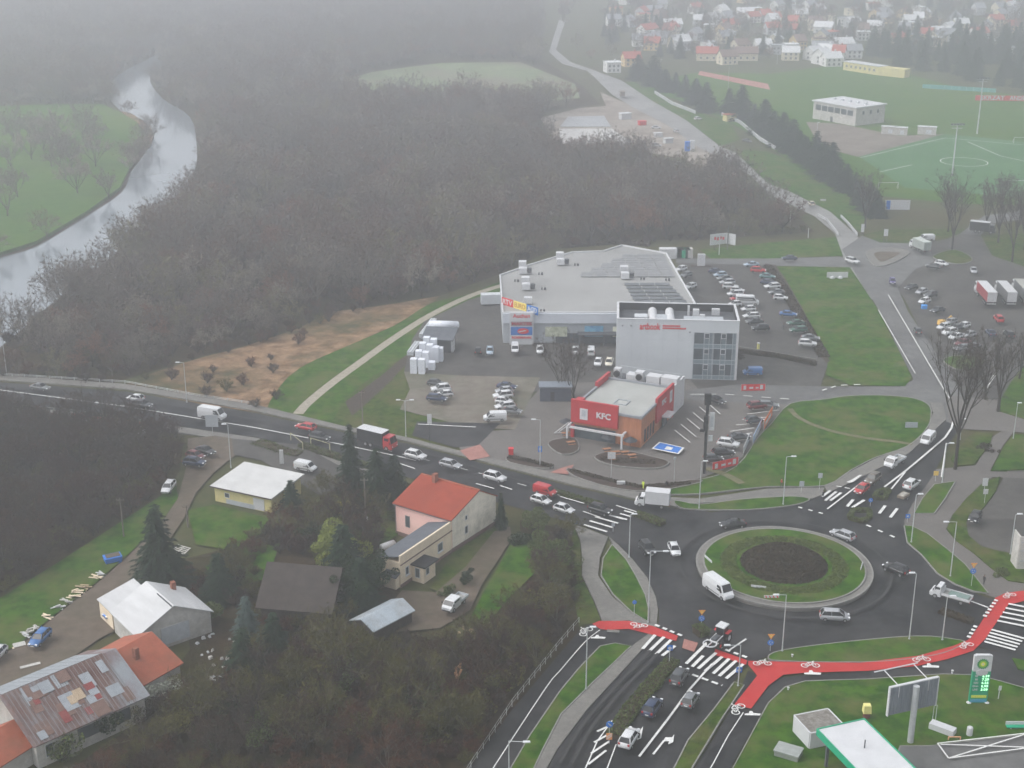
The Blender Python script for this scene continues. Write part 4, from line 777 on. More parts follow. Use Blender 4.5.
# ---- generic gable house, origin at a ground corner, ridge along local y
def gable_house(name, label, A, rz, W_, D_, he, hr, wall, roof, cat='house', ov=.4, chim=None, wins=(), ridge='y', roofname='roof'):
    h = thing(name, label, cat, A, rz)
    b = MB()
    if ridge == 'y':
        b.add([(0, 0, 0), (W_, 0, 0), (W_, 0, he), (W_ / 2, 0, hr), (0, 0, he), (0, D_, 0), (W_, D_, 0), (W_, D_, he), (W_ / 2, D_, hr), (0, D_, he)], [(0, 1, 2, 3, 4), (9, 8, 7, 6, 5), (1, 6, 7, 2), (5, 0, 4, 9), (5, 6, 1, 0)])
    else:
        b.add([(0, 0, 0), (0, D_, 0), (0, D_, he), (0, D_ / 2, hr), (0, 0, he), (W_, 0, 0), (W_, D_, 0), (W_, D_, he), (W_, D_ / 2, hr), (W_, 0, he)], [(4, 3, 2, 1, 0), (5, 6, 7, 8, 9), (1, 2, 7, 6), (0, 5, 9, 4), (0, 1, 6, 5)])
    b.build('wall', wall, h, fix=True)
    b = MB(); t = .16
    def sl(p):
        b.add([tuple(q) for q in p] + [(q[0], q[1], q[2] + t) for q in p], [(3, 2, 1, 0), (4, 5, 6, 7), (0, 1, 5, 4), (1, 2, 6, 5), (2, 3, 7, 6), (3, 0, 4, 7)])
    if ridge == 'y':
        k_ = (hr - he) / (W_ / 2); sl([(-ov, -ov, he - ov * k_), (W_ / 2, -ov, hr), (W_ / 2, D_ + ov, hr), (-ov, D_ + ov, he - ov * k_)]); sl([(W_ / 2, -ov, hr - .003), (W_ + ov, -ov, he - ov * k_), (W_ + ov, D_ + ov, he - ov * k_), (W_ / 2, D_ + ov, hr - .003)])
    else:
        k_ = (hr - he) / (D_ / 2); sl([(-ov, -ov, he - ov * k_), (W_ + ov, -ov, he - ov * k_), (W_ + ov, D_ / 2, hr), (-ov, D_ / 2, hr)]); sl([(-ov, D_ / 2, hr - .003), (W_ + ov, D_ / 2, hr - .003), (W_ + ov, D_ + ov, he - ov * k_), (-ov, D_ + ov, he - ov * k_)])
    r = b.build(roofname, roof, h, fix=True)
    if chim: b = MB(); b.box((chim[0], chim[1], chim[2]), (.7, .7, 1.8)); b.build('chimney', MATS['brick'], r)
    for w_ in wins: window(h, *w_)
    return h, r
# white roofed house: front gable at ground (168,647)-(205,640)
A, rz, L = frame_of((140, 657), (212, 632)); hw_ = tall(212, 632, 611)
hh, rr_ = gable_house('house', 'white house with pale grey sheet roofs and small red chimney', A, rz, L, 9.0, hw_, hw_ + 3.0, OFFW, PALE, chim=(L * .80, 7.6, hw_ + 1.7), wins=(((L * .50, 0, 2.0), 4.6, 2.9, 0, M('pale frame', (.45, .46, .48)), .05, M('sheeted porch', (0.40, .43, .46), (.5, .53, .56), 1, .6)),))
b = MB(); b.box((L * .25, 12.0, 1.7), (L * .5, 5.0, 3.4)); b.build('annex_wall', CREAM, hh)
b = MB(); b.box((L * .25, 12.0, 4.1), (L * .55, 5.6, .16), tilt=Matrix.Rotation(R(-14), 3, 'Y')); b.build('annex_roof', PALE, rr_)
b = MB(); b.box((L * .47, 2.2, hw_ + 3.1), (.14, 5, .12)); b.build('ridge_cap', DGREY, rr_)
# orange roofed house
A, rz, L = frame_of((140, 705), (176, 684))
gable_house('house', 'old house with faded orange tile roof between barn and white house', A, rz, L + 1, 12.0, 3.0, 5.8, OFFW, ORTILE, ridge='x', chim=(L * .45, 3.6, 5.6))
# patched barn : ridge runs from picture left to upper right
A, rz, L = frame_of((39, 769), (137, 724))
RUST = M('patched rusty sheet', (0.11, 0.045, 0.038), (0.185, 0.105, 0.085), 0.5, 0.8, c3=(0.25, 0.275, 0.30), scale3=0.11, amt3=0.95, stretch=(1, .45, 1))
barn, br = gable_house('barn', 'long old barn with patched rust and grey sheet metal roof', A + Vector((0, 0, 0)), rz, L + 1.5, 15.5, 4.0, 7.6, OFFW, RUST, cat='barn', ridge='x', ov=.6, wins=(((L * .55, 0, 2.3), 4.2, 1.8, 0, DGREY),((L * .12, 0, 2.1), 1.2, 2.0, 0),((L * .87, 0, 2.2), 2.2, 1.9, 0, DGREY)))
W2 = 0.0; k_ = 3.6 / 7.75
b = MB()
for k in range(46):
    x = -W2 + (L + W2) * k / 45
    b.tube((x, -.6, 4 - .6 * k_ + .19), (x, 7.75, 7.79), .05, n=4, cap=False, mi=k % 2); b.tube((x, 7.75, 7.79), (x, 16.1, 4 - .6 * k_ + .19), .05, n=4, cap=False)
b.build('standing_seam', [M('dull seam', (.10, .075, .07), (.16, .13, .12), 1, .8), M('grey seam', (.2, .21, .22))], br)
pr_ = random.Random(8)
PATCH = [M('zinc grey sheet', (0.24, 0.265, 0.29), (0.31, 0.335, 0.36), .8, .5), M('oxide red sheet', (0.17, 0.035, 0.035), (0.23, 0.055, 0.05), .8, .7), M('bare board patch', (0.36, 0.27, 0.18), (0.44, 0.35, 0.25), 1, .9), M('dull brown sheet', (0.14, 0.085, 0.07), (.19, .12, .10), .8, .8)]
for i in range(34):
    x0_ = -W2 * .2 + pr_.random() * (L + W2 * .2 - 1); s0 = pr_.random() * .8; s1 = min(.985, s0 + .12 + .22 * pr_.random()); wd_ = .8 + 1.4 * pr_.random(); lift = .175 + .004 * i
    mi = pr_.choice((0, 0, 1, 1, 2, 3)) if x0_ > L * .35 else pr_.choice((0, 3, 3, 1))
    b = MB(); y0_, y1_ = -.6 + 8.35 * s0, -.6 + 8.35 * s1; z0_, z1_ = 4 - .6 * k_ + 3.88 * s0 + lift, 4 - .6 * k_ + 3.88 * s1 + lift
    b.plate((x0_, y0_, z0_), (x0_ + wd_, y0_, z0_), (x0_ + wd_, y1_, z1_), (x0_, y1_, z1_), .02); b.build('roof_patch', PATCH[mi], br)
# rear slope sheets greyer
b = MB()
for k in range(10):
    x = -W2 + (L + W2) * k / 10; b.plate((x, 8.2, 7.6), (x + (L + W2) / 10 - .08, 8.2, 7.6), (x + (L + W2) / 10 - .08, 15.8, 4.08), (x, 15.8, 4.08), .03)
b.build('rear_sheet', PATCH[0], br)
A, rz, L = frame_of((-22, 800), (12, 778))
gable_house('house', 'small outbuilding with orange tile roof cut by the lower left corner', A, rz, 9, 7, 3.0, 5.2, OFFW, ORTILE, ridge='x')
# dark roofed house in the trees
A, rz, L = frame_of((262, 622), (330, 628))
gable_house('house', 'house with large dark brown roof half hidden by trees', A, rz, L, 11.5, 3.2, 7.4, WOODD, M('dark brown roof sheets', (0.036, 0.029, 0.026), (0.06, 0.048, 0.042), .6, .85), ridge='x', ov=.7)
# shed with pale blue roof
A, rz, L = frame_of((374, 644), (412, 624))
sh, _ = gable_house('shed', 'old shed with pale blue grey tin roof beside the drive', A, rz, L, 4.6, 2.4, 3.4, WOODD, M('pale blue tin', (0.33, 0.38, 0.42), (0.42, 0.47, 0.51), .5, .5, c3=(.2, .18, .16), scale3=.3), cat='shed', ridge='x')
# small annex by the wing
A, rz, L = frame_of((396, 590), (404, 584))
gable_house('shed', 'tiny cream outhouse at the end of the cream wing', A, rz, 2.6, 2.2, 2.3, 2.7, CREAM, DGREY, cat='shed', ov=.3)

# ---- fuel station canopy
HC = 5.0
c1, c2, c3_ = g(818, 729, HC + .5), g(864, 719, HC + .5), g(916, 772, HC + .5)
cn = thing('fuel_canopy', 'white topped fuel station canopy with green edge in lower right corner', 'canopy', (c1.x, c1.y, 0), math.atan2(c2.y - c1.y, c2.x - c1.x))
e2 = to_local(cn, c2); e3 = to_local(cn, c3_); WC = e2.x; 
b = MB(); b.prism([(0, 0), (WC, 0), (WC, -24), (0, -24)], HC - .4, HC + .42); b.build('roof', WHITE, cn)
b = MB()
for (x, y, wx, wy) in ((WC / 2, .06, WC + .3, .14), (-.08, -12, .14, 24), (WC + .08, -12, .14, 24)): b.box((x, y, HC + .05), (wx, wy, 1.0))
b.build('green_fascia', GREENP, cn)
for x, y in ((.9, -1.2), (WC - .9, -1.2), (.9, -11), (WC - .9, -11)): b = MB(); b.box((x, y, HC / 2 - .2), (.35, .35, HC - .4)); b.build('column', DGREY, cn)
b = MB(); b.tube((WC * .5, -5.5, HC + .4), (WC * .5, -5.5, HC + 1.6), .09, n=6); b.build('vent_pipe', DGREY, cn)
A, rz, L = frame_of((809, 751), (828, 747))
wl = thing('bin_enclosure', 'white walled enclosure with mossy grey top beside the canopy', 'enclosure', A, rz)
hB = tall(809, 751, 733); W_, D_ = 5.2, 4.4
b = MB(); b.box((W_ / 2, 0, hB / 2), (W_, .2, hB)); b.box((0, D_ / 2, hB / 2), (.2, D_ - .2, hB)); b.box((W_, D_ / 2, hB / 2), (.2, D_ - .2, hB)); b.box((W_ / 2, D_, hB / 2), (W_, .2, hB)); b.build('wall', WHITE, wl)
b = MB(); b.box((W_ / 2, D_ / 2, hB - .12), (W_ - .2, D_ - .2, .2)); b.build('roof', M('mossy gravel', (0.12, 0.105, 0.09), (0.26, 0.25, 0.23), 2.0, .95), wl)
bx = thing('storage_box', 'grey green flat lidded box on the fuel station lawn', 'storage box', g(788, 757), -.5)
b = MB(); b.box((0, 0, .55), (3.2, 2.2, 1.1)); b.build('box', M('grey green plastic', (.17, .19, .17), (.23, .25, .22), 1, .6), bx); b = MB(); b.box((0, 0, 1.18), (3.4, 2.4, .16)); b.build('lid', M('grey lid', (.26, .28, .27), (.33, .35, .34), 1, .6), bx)

# ---- sports pavilion and stadium things
A, rz, L = frame_of((812.5, 118.5), (855, 126.5)); hv = tall(812.5, 118.5, 100)
pv_ = thing('pavilion', 'white two storey sports pavilion with dark upper window band', 'pavilion', A, rz)
DP = to_local(pv_, g(881.5, 122)).y; DP = max(10, min(22, DP))
b = MB(); b.prism([(0, 0), (L, 0), (L, DP), (0, DP)], 0, hv - .5); b.build('wall', OFFW, pv_)
b = MB(); b.box((L / 2, DP / 2, hv - .2), (L + 1.2, DP + 1.2, .5)); b.build('roof', WHITE, pv_)
for i in range(6): b = MB(); b.box((L * (.12 + .15 * i), -.04, hv * .66), (L * .125, .12, hv * .28)); b.build('window', GLASS, pv_)
for i in range(3): window(pv_, (L, DP * (.25 + .25 * i), hv * .66), 1.6, 1.8, PI / 2)
b = MB(); b.box((L * .45, -.03, 1.3), (1.6, .1, 2.4)); b.build('door', DGREY, pv_)
for i in range(5): b = MB(); b.box((L * (.15 + .18 * i), DP * .5, hv + .4), (1.2, 1.2, .8)); b.build('roof_unit', GREY, pv_)
for px, py, w_, hh_, lab in ((888.5, 134.5, 6.5, 3.3, 'left white site cabin beside the pavilion'), (900.5, 135.5, 5.5, 3.3, 'right white site cabin beside the pavilion'), (926.5, 135, 8.0, 3.4, 'grey white site cabin with dark front near the pitch')):
    t = thing('site_cabin', lab, 'cabin', g(px, py), rz * .3); b = MB(); b.box((0, 1.5, hh_ / 2), (w_, 3, hh_)); b.build('wall', OFFW, t); b = MB(); b.box((0, 1.5, hh_ + .1), (w_ + .3, 3.3, .2)); b.build('roof', WHITE, t); b = MB(); b.box((w_ * .1, -.03, 1.4), (w_ * (.3 if '926' not in lab else .6), .08, 1.8)); b.build('door', GREY, t)
A, rz, L = frame_of((843, 70), (878, 75.5)); hy = tall(875, 75, 66.5)
yl = thing('clubhouse', 'long low yellow building with a bend at the stadium edge', 'hall', A, rz)
b = MB(); b.prism([(0, 0), (L, 0), (L, 7), (0, 7)], 0, hy); b.prism([(L + .02, 0), (L + 16, 4), (L + 14.5, 10), (L + .02, 7)], 0, hy); b.build('wall', YELW, yl); b = MB(); b.box((L / 2, 3.5, hy + .2), (L + .6, 7.8, .35)); b.build('roof', WHITE, yl)
for i in range(7): window(yl, (L * (.1 + .13 * i), 0, hy * .55), 1.6, 1.5, 0)

# ---- village houses in the mist
VW = [M('mist white wall', (0.62, 0.62, 0.60), (0.68, 0.68, 0.66), .3, .9), M('mist cream wall', (0.58, 0.52, 0.38), (.64, .58, .44), .3, .9), M('mist grey wall', (0.40, 0.41, 0.42), (.46, .47, .48), .3, .9), M('mist ochre wall', (0.55, 0.40, 0.18), (.6, .45, .24), .3, .9)]
VR = [M('mist grey roof', (0.22, 0.23, 0.25), (.28, .29, .31), .3, .7), M('mist red roof', (0.34, 0.07, 0.05), (.40, .10, .07), .3, .8), M('mist brown roof', (0.16, 0.10, 0.085), (.20, .13, .11), .3, .8), M('mist white roof', (0.58, 0.59, 0.60), (.64, .65, .66), .3, .6)]
WN, RN = ['white', 'cream', 'grey', 'ochre'], ['grey', 'red', 'brown', 'pale']
vm = {}
def village_mesh(kind, wi, ri):
    k_ = (kind, wi, ri)
    if k_ in vm: return vm[k_]
    W_, D_, he, hr = ((11, 9, 5.5, 9), (9, 9, 6.2, 6.6), (14, 10, 5, 8.6), (8, 12, 6, 10))[kind]
    b = MB(); b.add([(-W_ / 2, -D_ / 2, 0), (-W_ / 2, D_ / 2, 0), (-W_ / 2, D_ / 2, he), (-W_ / 2, 0, hr), (-W_ / 2, -D_ / 2, he), (W_ / 2, -D_ / 2, 0), (W_ / 2, D_ / 2, 0), (W_ / 2, D_ / 2, he), (W_ / 2, 0, hr), (W_ / 2, -D_ / 2, he)], [(4, 3, 2, 1, 0), (5, 6, 7, 8, 9), (1, 2, 7, 6), (0, 5, 9, 4)])
    wall = b.mesh('wall', VW[wi]); b = MB(); t = .3; ov = .5; kk = (hr - he) / (D_ / 2)
    for s_ in (-1, 1):
        p = [(-W_ / 2 - ov, s_ * (D_ / 2 + ov), he - ov * kk), (W_ / 2 + ov, s_ * (D_ / 2 + ov), he - ov * kk), (W_ / 2 + ov, 0, hr), (-W_ / 2 - ov, 0, hr)]
        b.add(p + [(q[0], q[1], q[2] + t) for q in p], [(3, 2, 1, 0), (4, 5, 6, 7), (0, 1, 5, 4), (1, 2, 6, 5), (2, 3, 7, 6), (3, 0, 4, 7)])
    b.box((W_ * .2, 0, hr + .6), (.9, .9, 1.4)); roof_ = b.mesh('roof', VR[ri])
    win = []; mw = M('mist window', (.10, .11, .12))
    L_ = [((xx, -D_ / 2 - .03, zz), (1.3, .1, 1.4)) for xx in (-W_ * .3, 0, W_ * .3) for zz in ((1.6, 4.2) if he > 5 else (2.0,))] + [((s_ * (W_ / 2 + .03), 0, zz), (.1, 1.4, 1.3)) for zz in (1.8, 4.4) for s_ in (-1, 1)]
    for c_, d_ in L_: b = MB(); b.box(c_, d_); win.append(b.mesh('window', mw))
    vm[k_] = (wall, roof_, win); return vm[k_]
VH = [(642, 46, 2, 0, 0, 0), (654, 40, 1, 0, 0, 1.0), (631, 66, 0, 3, 1, .2), (682, 50, 1, 2, 3, .4), (707, 60, 2, 1, 1, -.1), (727, 64, 0, 1, 2, .3), (740, 52, 0, 1, 2, .5), (746, 60, 2, 1, 2, 0), (762, 52, 0, 0, 3, .2), (777, 54, 1, 2, 0, 0), (790, 53, 1, 2, 3, .1), (822, 64, 3, 0, 3, .6), (831, 66, 0, 0, 3, .2), (842, 50, 2, 2, 3, .3), (852, 58, 0, 0, 0, .1), (862, 40, 1, 0, 3, 0), (898, 46, 0, 1, 1, .1), (906, 30, 1, 1, 3, .1), (940, 38, 2, 0, 3, 0), (948, 34, 0, 0, 3, .8), (934, 46, 1, 1, 3, 0), (772, 34, 0, 2, 1, .2), (790, 36, 0, 0, 1, 0), (772, 26, 3, 2, 3, .3), (800, 20, 0, 1, 3, 0), (815, 28, 0, 1, 2, 0), (712, 24, 0, 0, 3, .4), (730, 30, 2, 1, 1, .2), (745, 18, 2, 1, 3, 0), (700, 26, 0, 2, 3, 0), (695, 40, 0, 2, 0, 1), (727, 40, 1, 2, 3, .5), (1012, 32, 0, 3, 1, .3), (995, 26, 0, 1, 1, .1), (1018, 60, 0, 0, 0, .2), (960, 30, 0, 1, 3, .1), (612, 72, 1, 0, 3, .2), (672, 30, 2, 0, 3, .2)]
vr = random.Random(5)
tries = 0
while len(VH) < 150 and tries < 6000:
    tries += 1; x = vr.uniform(600, 1060); y = vr.uniform(-6, 62)
    lim = 62 if x < 870 else 44
    if x < 640: lim = 30
    if y > lim: continue
    if x < 690 and vr.random() < .5: continue
    p = g(x, y)
    if any((p - g(q[0], q[1])).length < 13.5 + (0 if y > 20 else 3) for q in VH): continue
    VH.append((x, y, vr.choice((0, 0, 1, 2, 3)), vr.choice((0, 0, 0, 1, 1, 2, 2, 3)), vr.choice((0, 0, 1, 2, 3, 3)), vr.uniform(-.5, 1.2)))
rows = {}
for h in VH: rows.setdefault(int((h[1] + 10) // 9), []).append(h)
RNAME = ['farthest', 'second farthest', 'third farthest', 'fourth farthest', 'middle', 'fourth nearest', 'third nearest', 'second nearest', 'nearest']
ORD = ['first', 'second', 'third', 'fourth', 'fifth', 'sixth', 'seventh', 'eighth', 'ninth', 'tenth', 'eleventh', 'twelfth', 'thirteenth', 'fourteenth', 'fifteenth', 'sixteenth', 'seventeenth', 'eighteenth', 'nineteenth', 'twentieth'] + ['%dth' % i for i in range(21, 60)]
for rk in rows:
    for i, (x, y, kd, wi, ri, a) in enumerate(sorted(rows[rk])):
        wall, roof_, win = village_mesh(kd, wi, ri)
        t = thing('village_house', '%s house with %s roof, %s from the left in the %s village row' % (WN[wi], RN[ri], ORD[i], RNAME[min(8, rk)]), 'house', g(x, y), a, 'village houses in the mist'); t.scale = (.93, .93, .93)
        inst('wall', wall, t); inst('roof', roof_, t)
        for m_ in (win if y > 15 else ()): inst('window', m_, t)

# ---- yard with white tanks
SLT = thing('storage_hall', 'small dark slate roofed storage hall behind the white bales', 'shed', g(424, 352), R(-8))
b = MB(); b.prism([(0, 0), (6.6, 0), (6.6, 6.5), (0, 6.5)], 0, 3.4); b.build('wall', DGREY, SLT); b = MB(); b.box((3.3, 3.2, 3.8), (8.0, 7.6, .22), tilt=Matrix.Rotation(R(7), 3, 'X')); b.build('roof', SLATE, SLT); b = MB(); b.box((6.9, 1.5, 1.7), (.5, 2.4, 3.4)); b.build('pale_door', WHITE, SLT)
WB = M('white wrapped bale', (0.66, 0.69, 0.76), (0.74, 0.77, 0.82), .8, .5)
bi = 0
blk = [(414, 373, 3.6), (422, 373.5, 3.6), (419, 366, 3.9), (426, 367, 3.8), (432, 369.5, 2.0), (423, 360, 4.4), (430, 361, 4.2), (436, 362, 3.9), (427, 355, 4.6), (434, 356, 4.4), (440, 361, 3.4)]
bn_ = ['front left corner', 'front row, second from left', 'second row left', 'second row middle', 'front right, low', 'third row left', 'third row middle', 'third row right', 'back row left', 'back row right', 'far right, standing alone']
for (x, y, h), nm in zip(blk, bn_):
    t = thing('wrapped_stack', 'tall white wrapped stack in the yard, ' + nm, 'wrapped stack', g(x, y), R(-6) + .05 * rng.random(), 'white wrapped stacks by the dark hall')
    b = MB(); b.box((0, 0, h / 2), (1.55, 1.7, h), top=.97); b.build('wrapping', WB, t); b = MB(); b.box((0, 0, .08), (1.5, 1.6, .14)); b.build('pallet', WOODD, t)
    # thin straps
    b = MB(); [b.box((0, 0, h * k_), (1.58, 1.72, .03)) for k_ in (.33, .66)]; b.build('strap', GREY, t)
tb = thing('tank_trailer', 'pale blue white tank on frame at the top end of yard', 'tank', g(444, 331), R(-5))
b = MB(); b.tube((-3.4, 0, 1.7), (3.4, 0, 1.7), 1.0, n=12); b.ell((-3.4, 0, 1.7), (.6, 1, 1)); b.ell((3.4, 0, 1.7), (.6, 1, 1)); b.build('tank', WB, tb, True); b = MB(); b.box((0, 0, .5), (7, 1.8, .5)); [b.tube((x, -1, .45), (x, 1, .45), .45, n=10) for x in (-2.4, -1.3, 2.2)]; b.build('chassis', BLACK, tb)
for (xa, ya), (xb, yb), lab in (((422, 338), (434, 322), 'upper'), ((410, 356), (418, 345), 'lower')):
    p0, p1 = g(xa, ya), g(xb, yb); d = p1 - p0; t = thing('timber_stack', lab + ' long pale grey stack of beams along the yard edge', 'beam stack', p0, math.atan2(d.y, d.x)); b = MB()
    for k_ in range(4): b.box((d.length / 2, -.6 + .4 * k_, .5 + .1 * (k_ % 2)), (d.length, .3, 1.0))
    b.build('beam', GREY, t)
# dark blue shed under the tree
A, rz, L = frame_of((540, 402), (571, 402))
t = thing('garden_shed', 'dark blue metal shed with pale edge under the bare trees', 'shed', A, rz)
b = MB(); b.prism([(0, 0), (L, 0), (L, 4), (0, 4)], 0, 3.2); b.build('wall', M('dark blue metal', (.05, .065, .09), (.075, .09, .12), .5, .5), t); b = MB(); b.box((L / 2, 2, 3.35), (L + .5, 4.5, .25), tilt=Matrix.Rotation(R(-4), 3, 'X')); b.build('roof', M('grey blue roof', (.16, .19, .23), (.2, .23, .27), .5, .6), t); b = MB(); b.box((L * .4, -.03, 1.3), (.9, .08, 2.2)); b.build('door', BLACK, t)
# green and white containers behind the store
for px, w_, m_, lab in ((672, 7.5, WHITE, 'white container behind the far corner of the store'), (683.5, 4.0, GREENP, 'green container between the two white ones'), (688.8, 2.4, OFFW, 'narrow white container right of the green one')):
    t = thing('container', lab, 'container', g(px, 259), 0); b = MB(); b.box((0, 1.3, 1.5), (w_, 2.6, 3.0)); b.build('body', m_, t); b = MB(); b.box((0, -.03, 1.5), (w_ * .3, .06, 2.3)); b.build('door', m_, t)
t = thing('container', 'pale lorry box parked at the left wall of the store', 'container', g(493, 305), .1); b = MB(); b.box((0, 0, 1.9), (6.5, 2.5, 2.6)); b.build('body', GREY, t); b = MB(); b.box((0, 0, .5), (6.3, 2.1, .3)); [b.tube((x, -1.1, .45), (x, 1.1, .45), .45, n=10) for x in (-2.2, 2.2)]; b.build('chassis', BLACK, t)
# ==================================================================== VEHICLES  (local +x is forward)
TYRE = M('tyre rubber', (0.018, 0.018, 0.018), None, rough=.9); RIM = M('wheel rim', (0.35, 0.35, 0.36), None, rough=.4, metal=.6)
CGL = M('car glass', (0.012, 0.014, 0.017), (0.025, 0.028, 0.032), 1.5, 0.12, spec=.45)
LAMP = M('headlamp lens', (0.75, 0.76, 0.78), None, rough=.15); TAIL = M('tail lamp', (0.35, 0.01, 0.01), None, rough=.3); PLATE = M('number plate', (0.7, 0.7, 0.68), None, rough=.5)
PLAS = M('black plastic', (0.03, 0.03, 0.032), None, rough=.6)
CC = dict(white=(.58, .59, .60), silver=(.34, .35, .37), grey=(.16, .17, .18), darkgrey=(.055, .06, .066), black=(.016, .017, .02), navy=(.02, .035, .08), blue=(.03, .12, .32), brightblue=(.03, .20, .60), red=(.42, .025, .03), maroon=(.13, .02, .025), green=(.03, .10, .07), teal=(.12, .22, .23), purple=(.10, .08, .25), cream=(.62, .58, .48), brown=(.13, .11, .09), paleblue=(.30, .38, .46))
def paint(c): return M('car paint ' + c, CC[c], tuple(min(1, v * 1.08) for v in CC[c]), .8, .32, coat=.4, spec=.4)
# kind: L, W, H, belt, windscreen foot x, roof front x, roof rear x, rear glass foot x, nose height, tail height
CARS = dict(hatch=(4.0, 1.74, 1.48, .93, .95, .28, -1.35, -1.86, .74, .95), sedan=(4.6, 1.8, 1.44, .92, 1.0, .30, -.95, -1.65, .72, .98), estate=(4.65, 1.8, 1.49, .94, 1.05, .35, -1.75, -2.18, .74, .97),
            suv=(4.5, 1.86, 1.68, 1.05, 1.05, .42, -1.65, -2.08, .92, 1.08), minivan=(4.6, 1.82, 1.66, 1.0, 1.5, .70, -1.75, -2.16, .82, 1.02), city=(3.55, 1.62, 1.50, .92, 1.05, .42, -1.2, -1.66, .78, .95))
carmesh = {}
def wheel_mesh(r=.32, w_=.22):
    k_ = ('wheel', r, w_)
    if k_ not in carmesh:
        b = MB(); b.tube((0, -w_ / 2, 0), (0, w_ / 2, 0), r, n=14, mi=0); t = b.mesh('tyre', TYRE)
        b = MB(); b.tube((0, -w_ / 2 - .012, 0), (0, w_ / 2 + .012, 0), r * .62, n=10); carmesh[k_] = (t, b.mesh('rim', RIM))
    return carmesh[k_]
def add_wheels(t, xs, y, r=.32, w_=.22):
    tm, rm = wheel_mesh(r, w_)
    for x in xs:
        for s_ in (-1, 1):
            o = inst('wheel', tm, t, (x, s_ * y, r)); inst('rim', rm, o)
def small(name, mat, boxes):
    b = MB()
    for c, d in boxes: b.box(c, d)
    return b.mesh(name, mat)
def ring(x, wb, w_, wt, zb, zm, zt):
    return [(x, -wb, zb), (x, -w_, zm), (x, -w_, zm + (zt - zm) * .55), (x, -wt, zt), (x, wt, zt), (x, w_, zm + (zt - zm) * .55), (x, w_, zm), (x, wb, zb)]
def car_meshes(kind, color):
    key = (kind, color)
    if key in carmesh: return carmesh[key]
    L, W_, H, bl, xw, xf, xr, xb, zn, ztl = CARS[kind]; hw = W_ / 2; h = L / 2
    b = MB()
    st = [(h, .62, .50, .62), (h - .12, .80, .30, zn - .10), (h - .45, .93, .24, zn), (xw + .15, 1.0, .22, bl - .02), (xf - .4, 1.0, .22, bl), (xr + .2, 1.0, .22, bl), (xb + .05, .98, .24, ztl), (-h + .10, .93, .28, ztl - .04 if xb > -h + .3 else ztl - .1), (-h, .84, .42, .72)]
    b.loft([ring(x, hw * f * .90, hw * f, hw * f * .93, zb, (zb + zt) / 2, zt) for x, f, zb, zt in st])
    # roof and pillars
    rt = hw * .70; bb = hw * .92
    b.add([(xf + .02, -rt, H - .03), (xf + .02, rt, H - .03), (xr - .02, rt, H - .03), (xr - .02, -rt, H - .03), (xf - .25, -rt * .9, H + .02), (xf - .25, rt * .9, H + .02), (xr + .3, rt * .9, H + .02), (xr + .3, -rt * .9, H + .02)], [(0, 1, 2, 3), (7, 6, 5, 4), (0, 4, 5, 1), (1, 5, 6, 2), (2, 6, 7, 3), (3, 7, 4, 0)])
    for s_ in (-1, 1):
        for (xa, xt, wd) in ((xw + .02, xf + .02, .05), (0.5 * (xf + xr) - .05, 0.5 * (xf + xr) - .05, .05), (xb + .02, xr - .02, .09)):
            b.tube((xa, s_ * bb, bl - .03), (xt, s_ * rt, H - .02), wd, wd * .8, n=4)
        if kind in ('estate', 'suv', 'minivan'): b.tube((xr + .35, s_ * rt * 1.0, bl), (xr + .30, s_ * rt, H - .03), .05, n=4)
    body = b.mesh('body', paint(color), True)
    b = MB(); i_ = .012
    v = [(xw, -bb + i_, bl - .03), (xw, bb - i_, bl - .03), (xb, bb - i_, bl - .03), (xb, -bb + i_, bl - .03), (xf, -rt + i_, H - .04), (xf, rt - i_, H - .04), (xr, rt - i_, H - .04), (xr, -rt + i_, H - .04)]
    b.add(v, [(0, 3, 2, 1), (4, 5, 6, 7), (0, 1, 5, 4), (1, 2, 6, 5), (2, 3, 7, 6), (3, 0, 4, 7)]); glass = b.mesh('windows', CGL)
    hl = [small('headlight', LAMP, [((h - .16, s_ * hw * .62, zn - .12), (.26, .36, .15))]) for s_ in (-1, 1)]
    tl = [small('taillight', TAIL, [((-h + .06, s_ * hw * .72, ztl - .17), (.14, .26, .26))]) for s_ in (-1, 1)]
    pl = small('number_plate', PLATE, [((h + .005, 0, .46), (.03, .5, .12))]); pr2 = small('number_plate', PLATE, [((-h - .01, 0, .62), (.03, .5, .12))])
    gr = small('grille', PLAS, [((h - .05, 0, .56), (.12, .8, .14))])
    mi = [small('mirror', PLAS, [((xw - .25, s_ * (hw + .08), bl + .03), (.12, .18, .12))]) for s_ in (-1, 1)]
    wx = (L * .5 - .82, -L * .5 + .80)
    carmesh[key] = (body, glass, hl, tl, pl, pr2, gr, mi, wx, hw - .08); return carmesh[key]
def heading(px, py, dx, dy):
    a, c = g(px, py), g(px + dx, py + dy); d = c - a; return math.atan2(d.y, d.x)
def ground_z(px, py): return LZ[0] + 0.003
def car(kind, color, px, py, dx, dy, label, group=None, cat='car', name='car', far=False):
    body, glass, hl, tl, pl, pr2, gr, mi, wx, wy = car_meshes(kind, color)
    p = g(px, py); p.z = ground_z(px, py)
    t = thing(name, label, cat, p, heading(px, py, dx, dy), group)
    inst('body', body, t); inst('windows', glass, t)
    tm, rm = wheel_mesh()
    for x in wx:
        for s_ in (-1, 1):
            o = inst('wheel', tm, t, (x, s_ * wy, .32))
            if not far: inst('rim', rm, o)
    for m in hl: inst('headlight', m, t)
    for m in tl: inst('taillight', m, t)
    if not far:
        inst('number_plate', pl, t); inst('number_plate', pr2, t); inst('grille', gr, t)
        for m in mi: inst('mirror', m, t)
    return t
vanmesh = {}
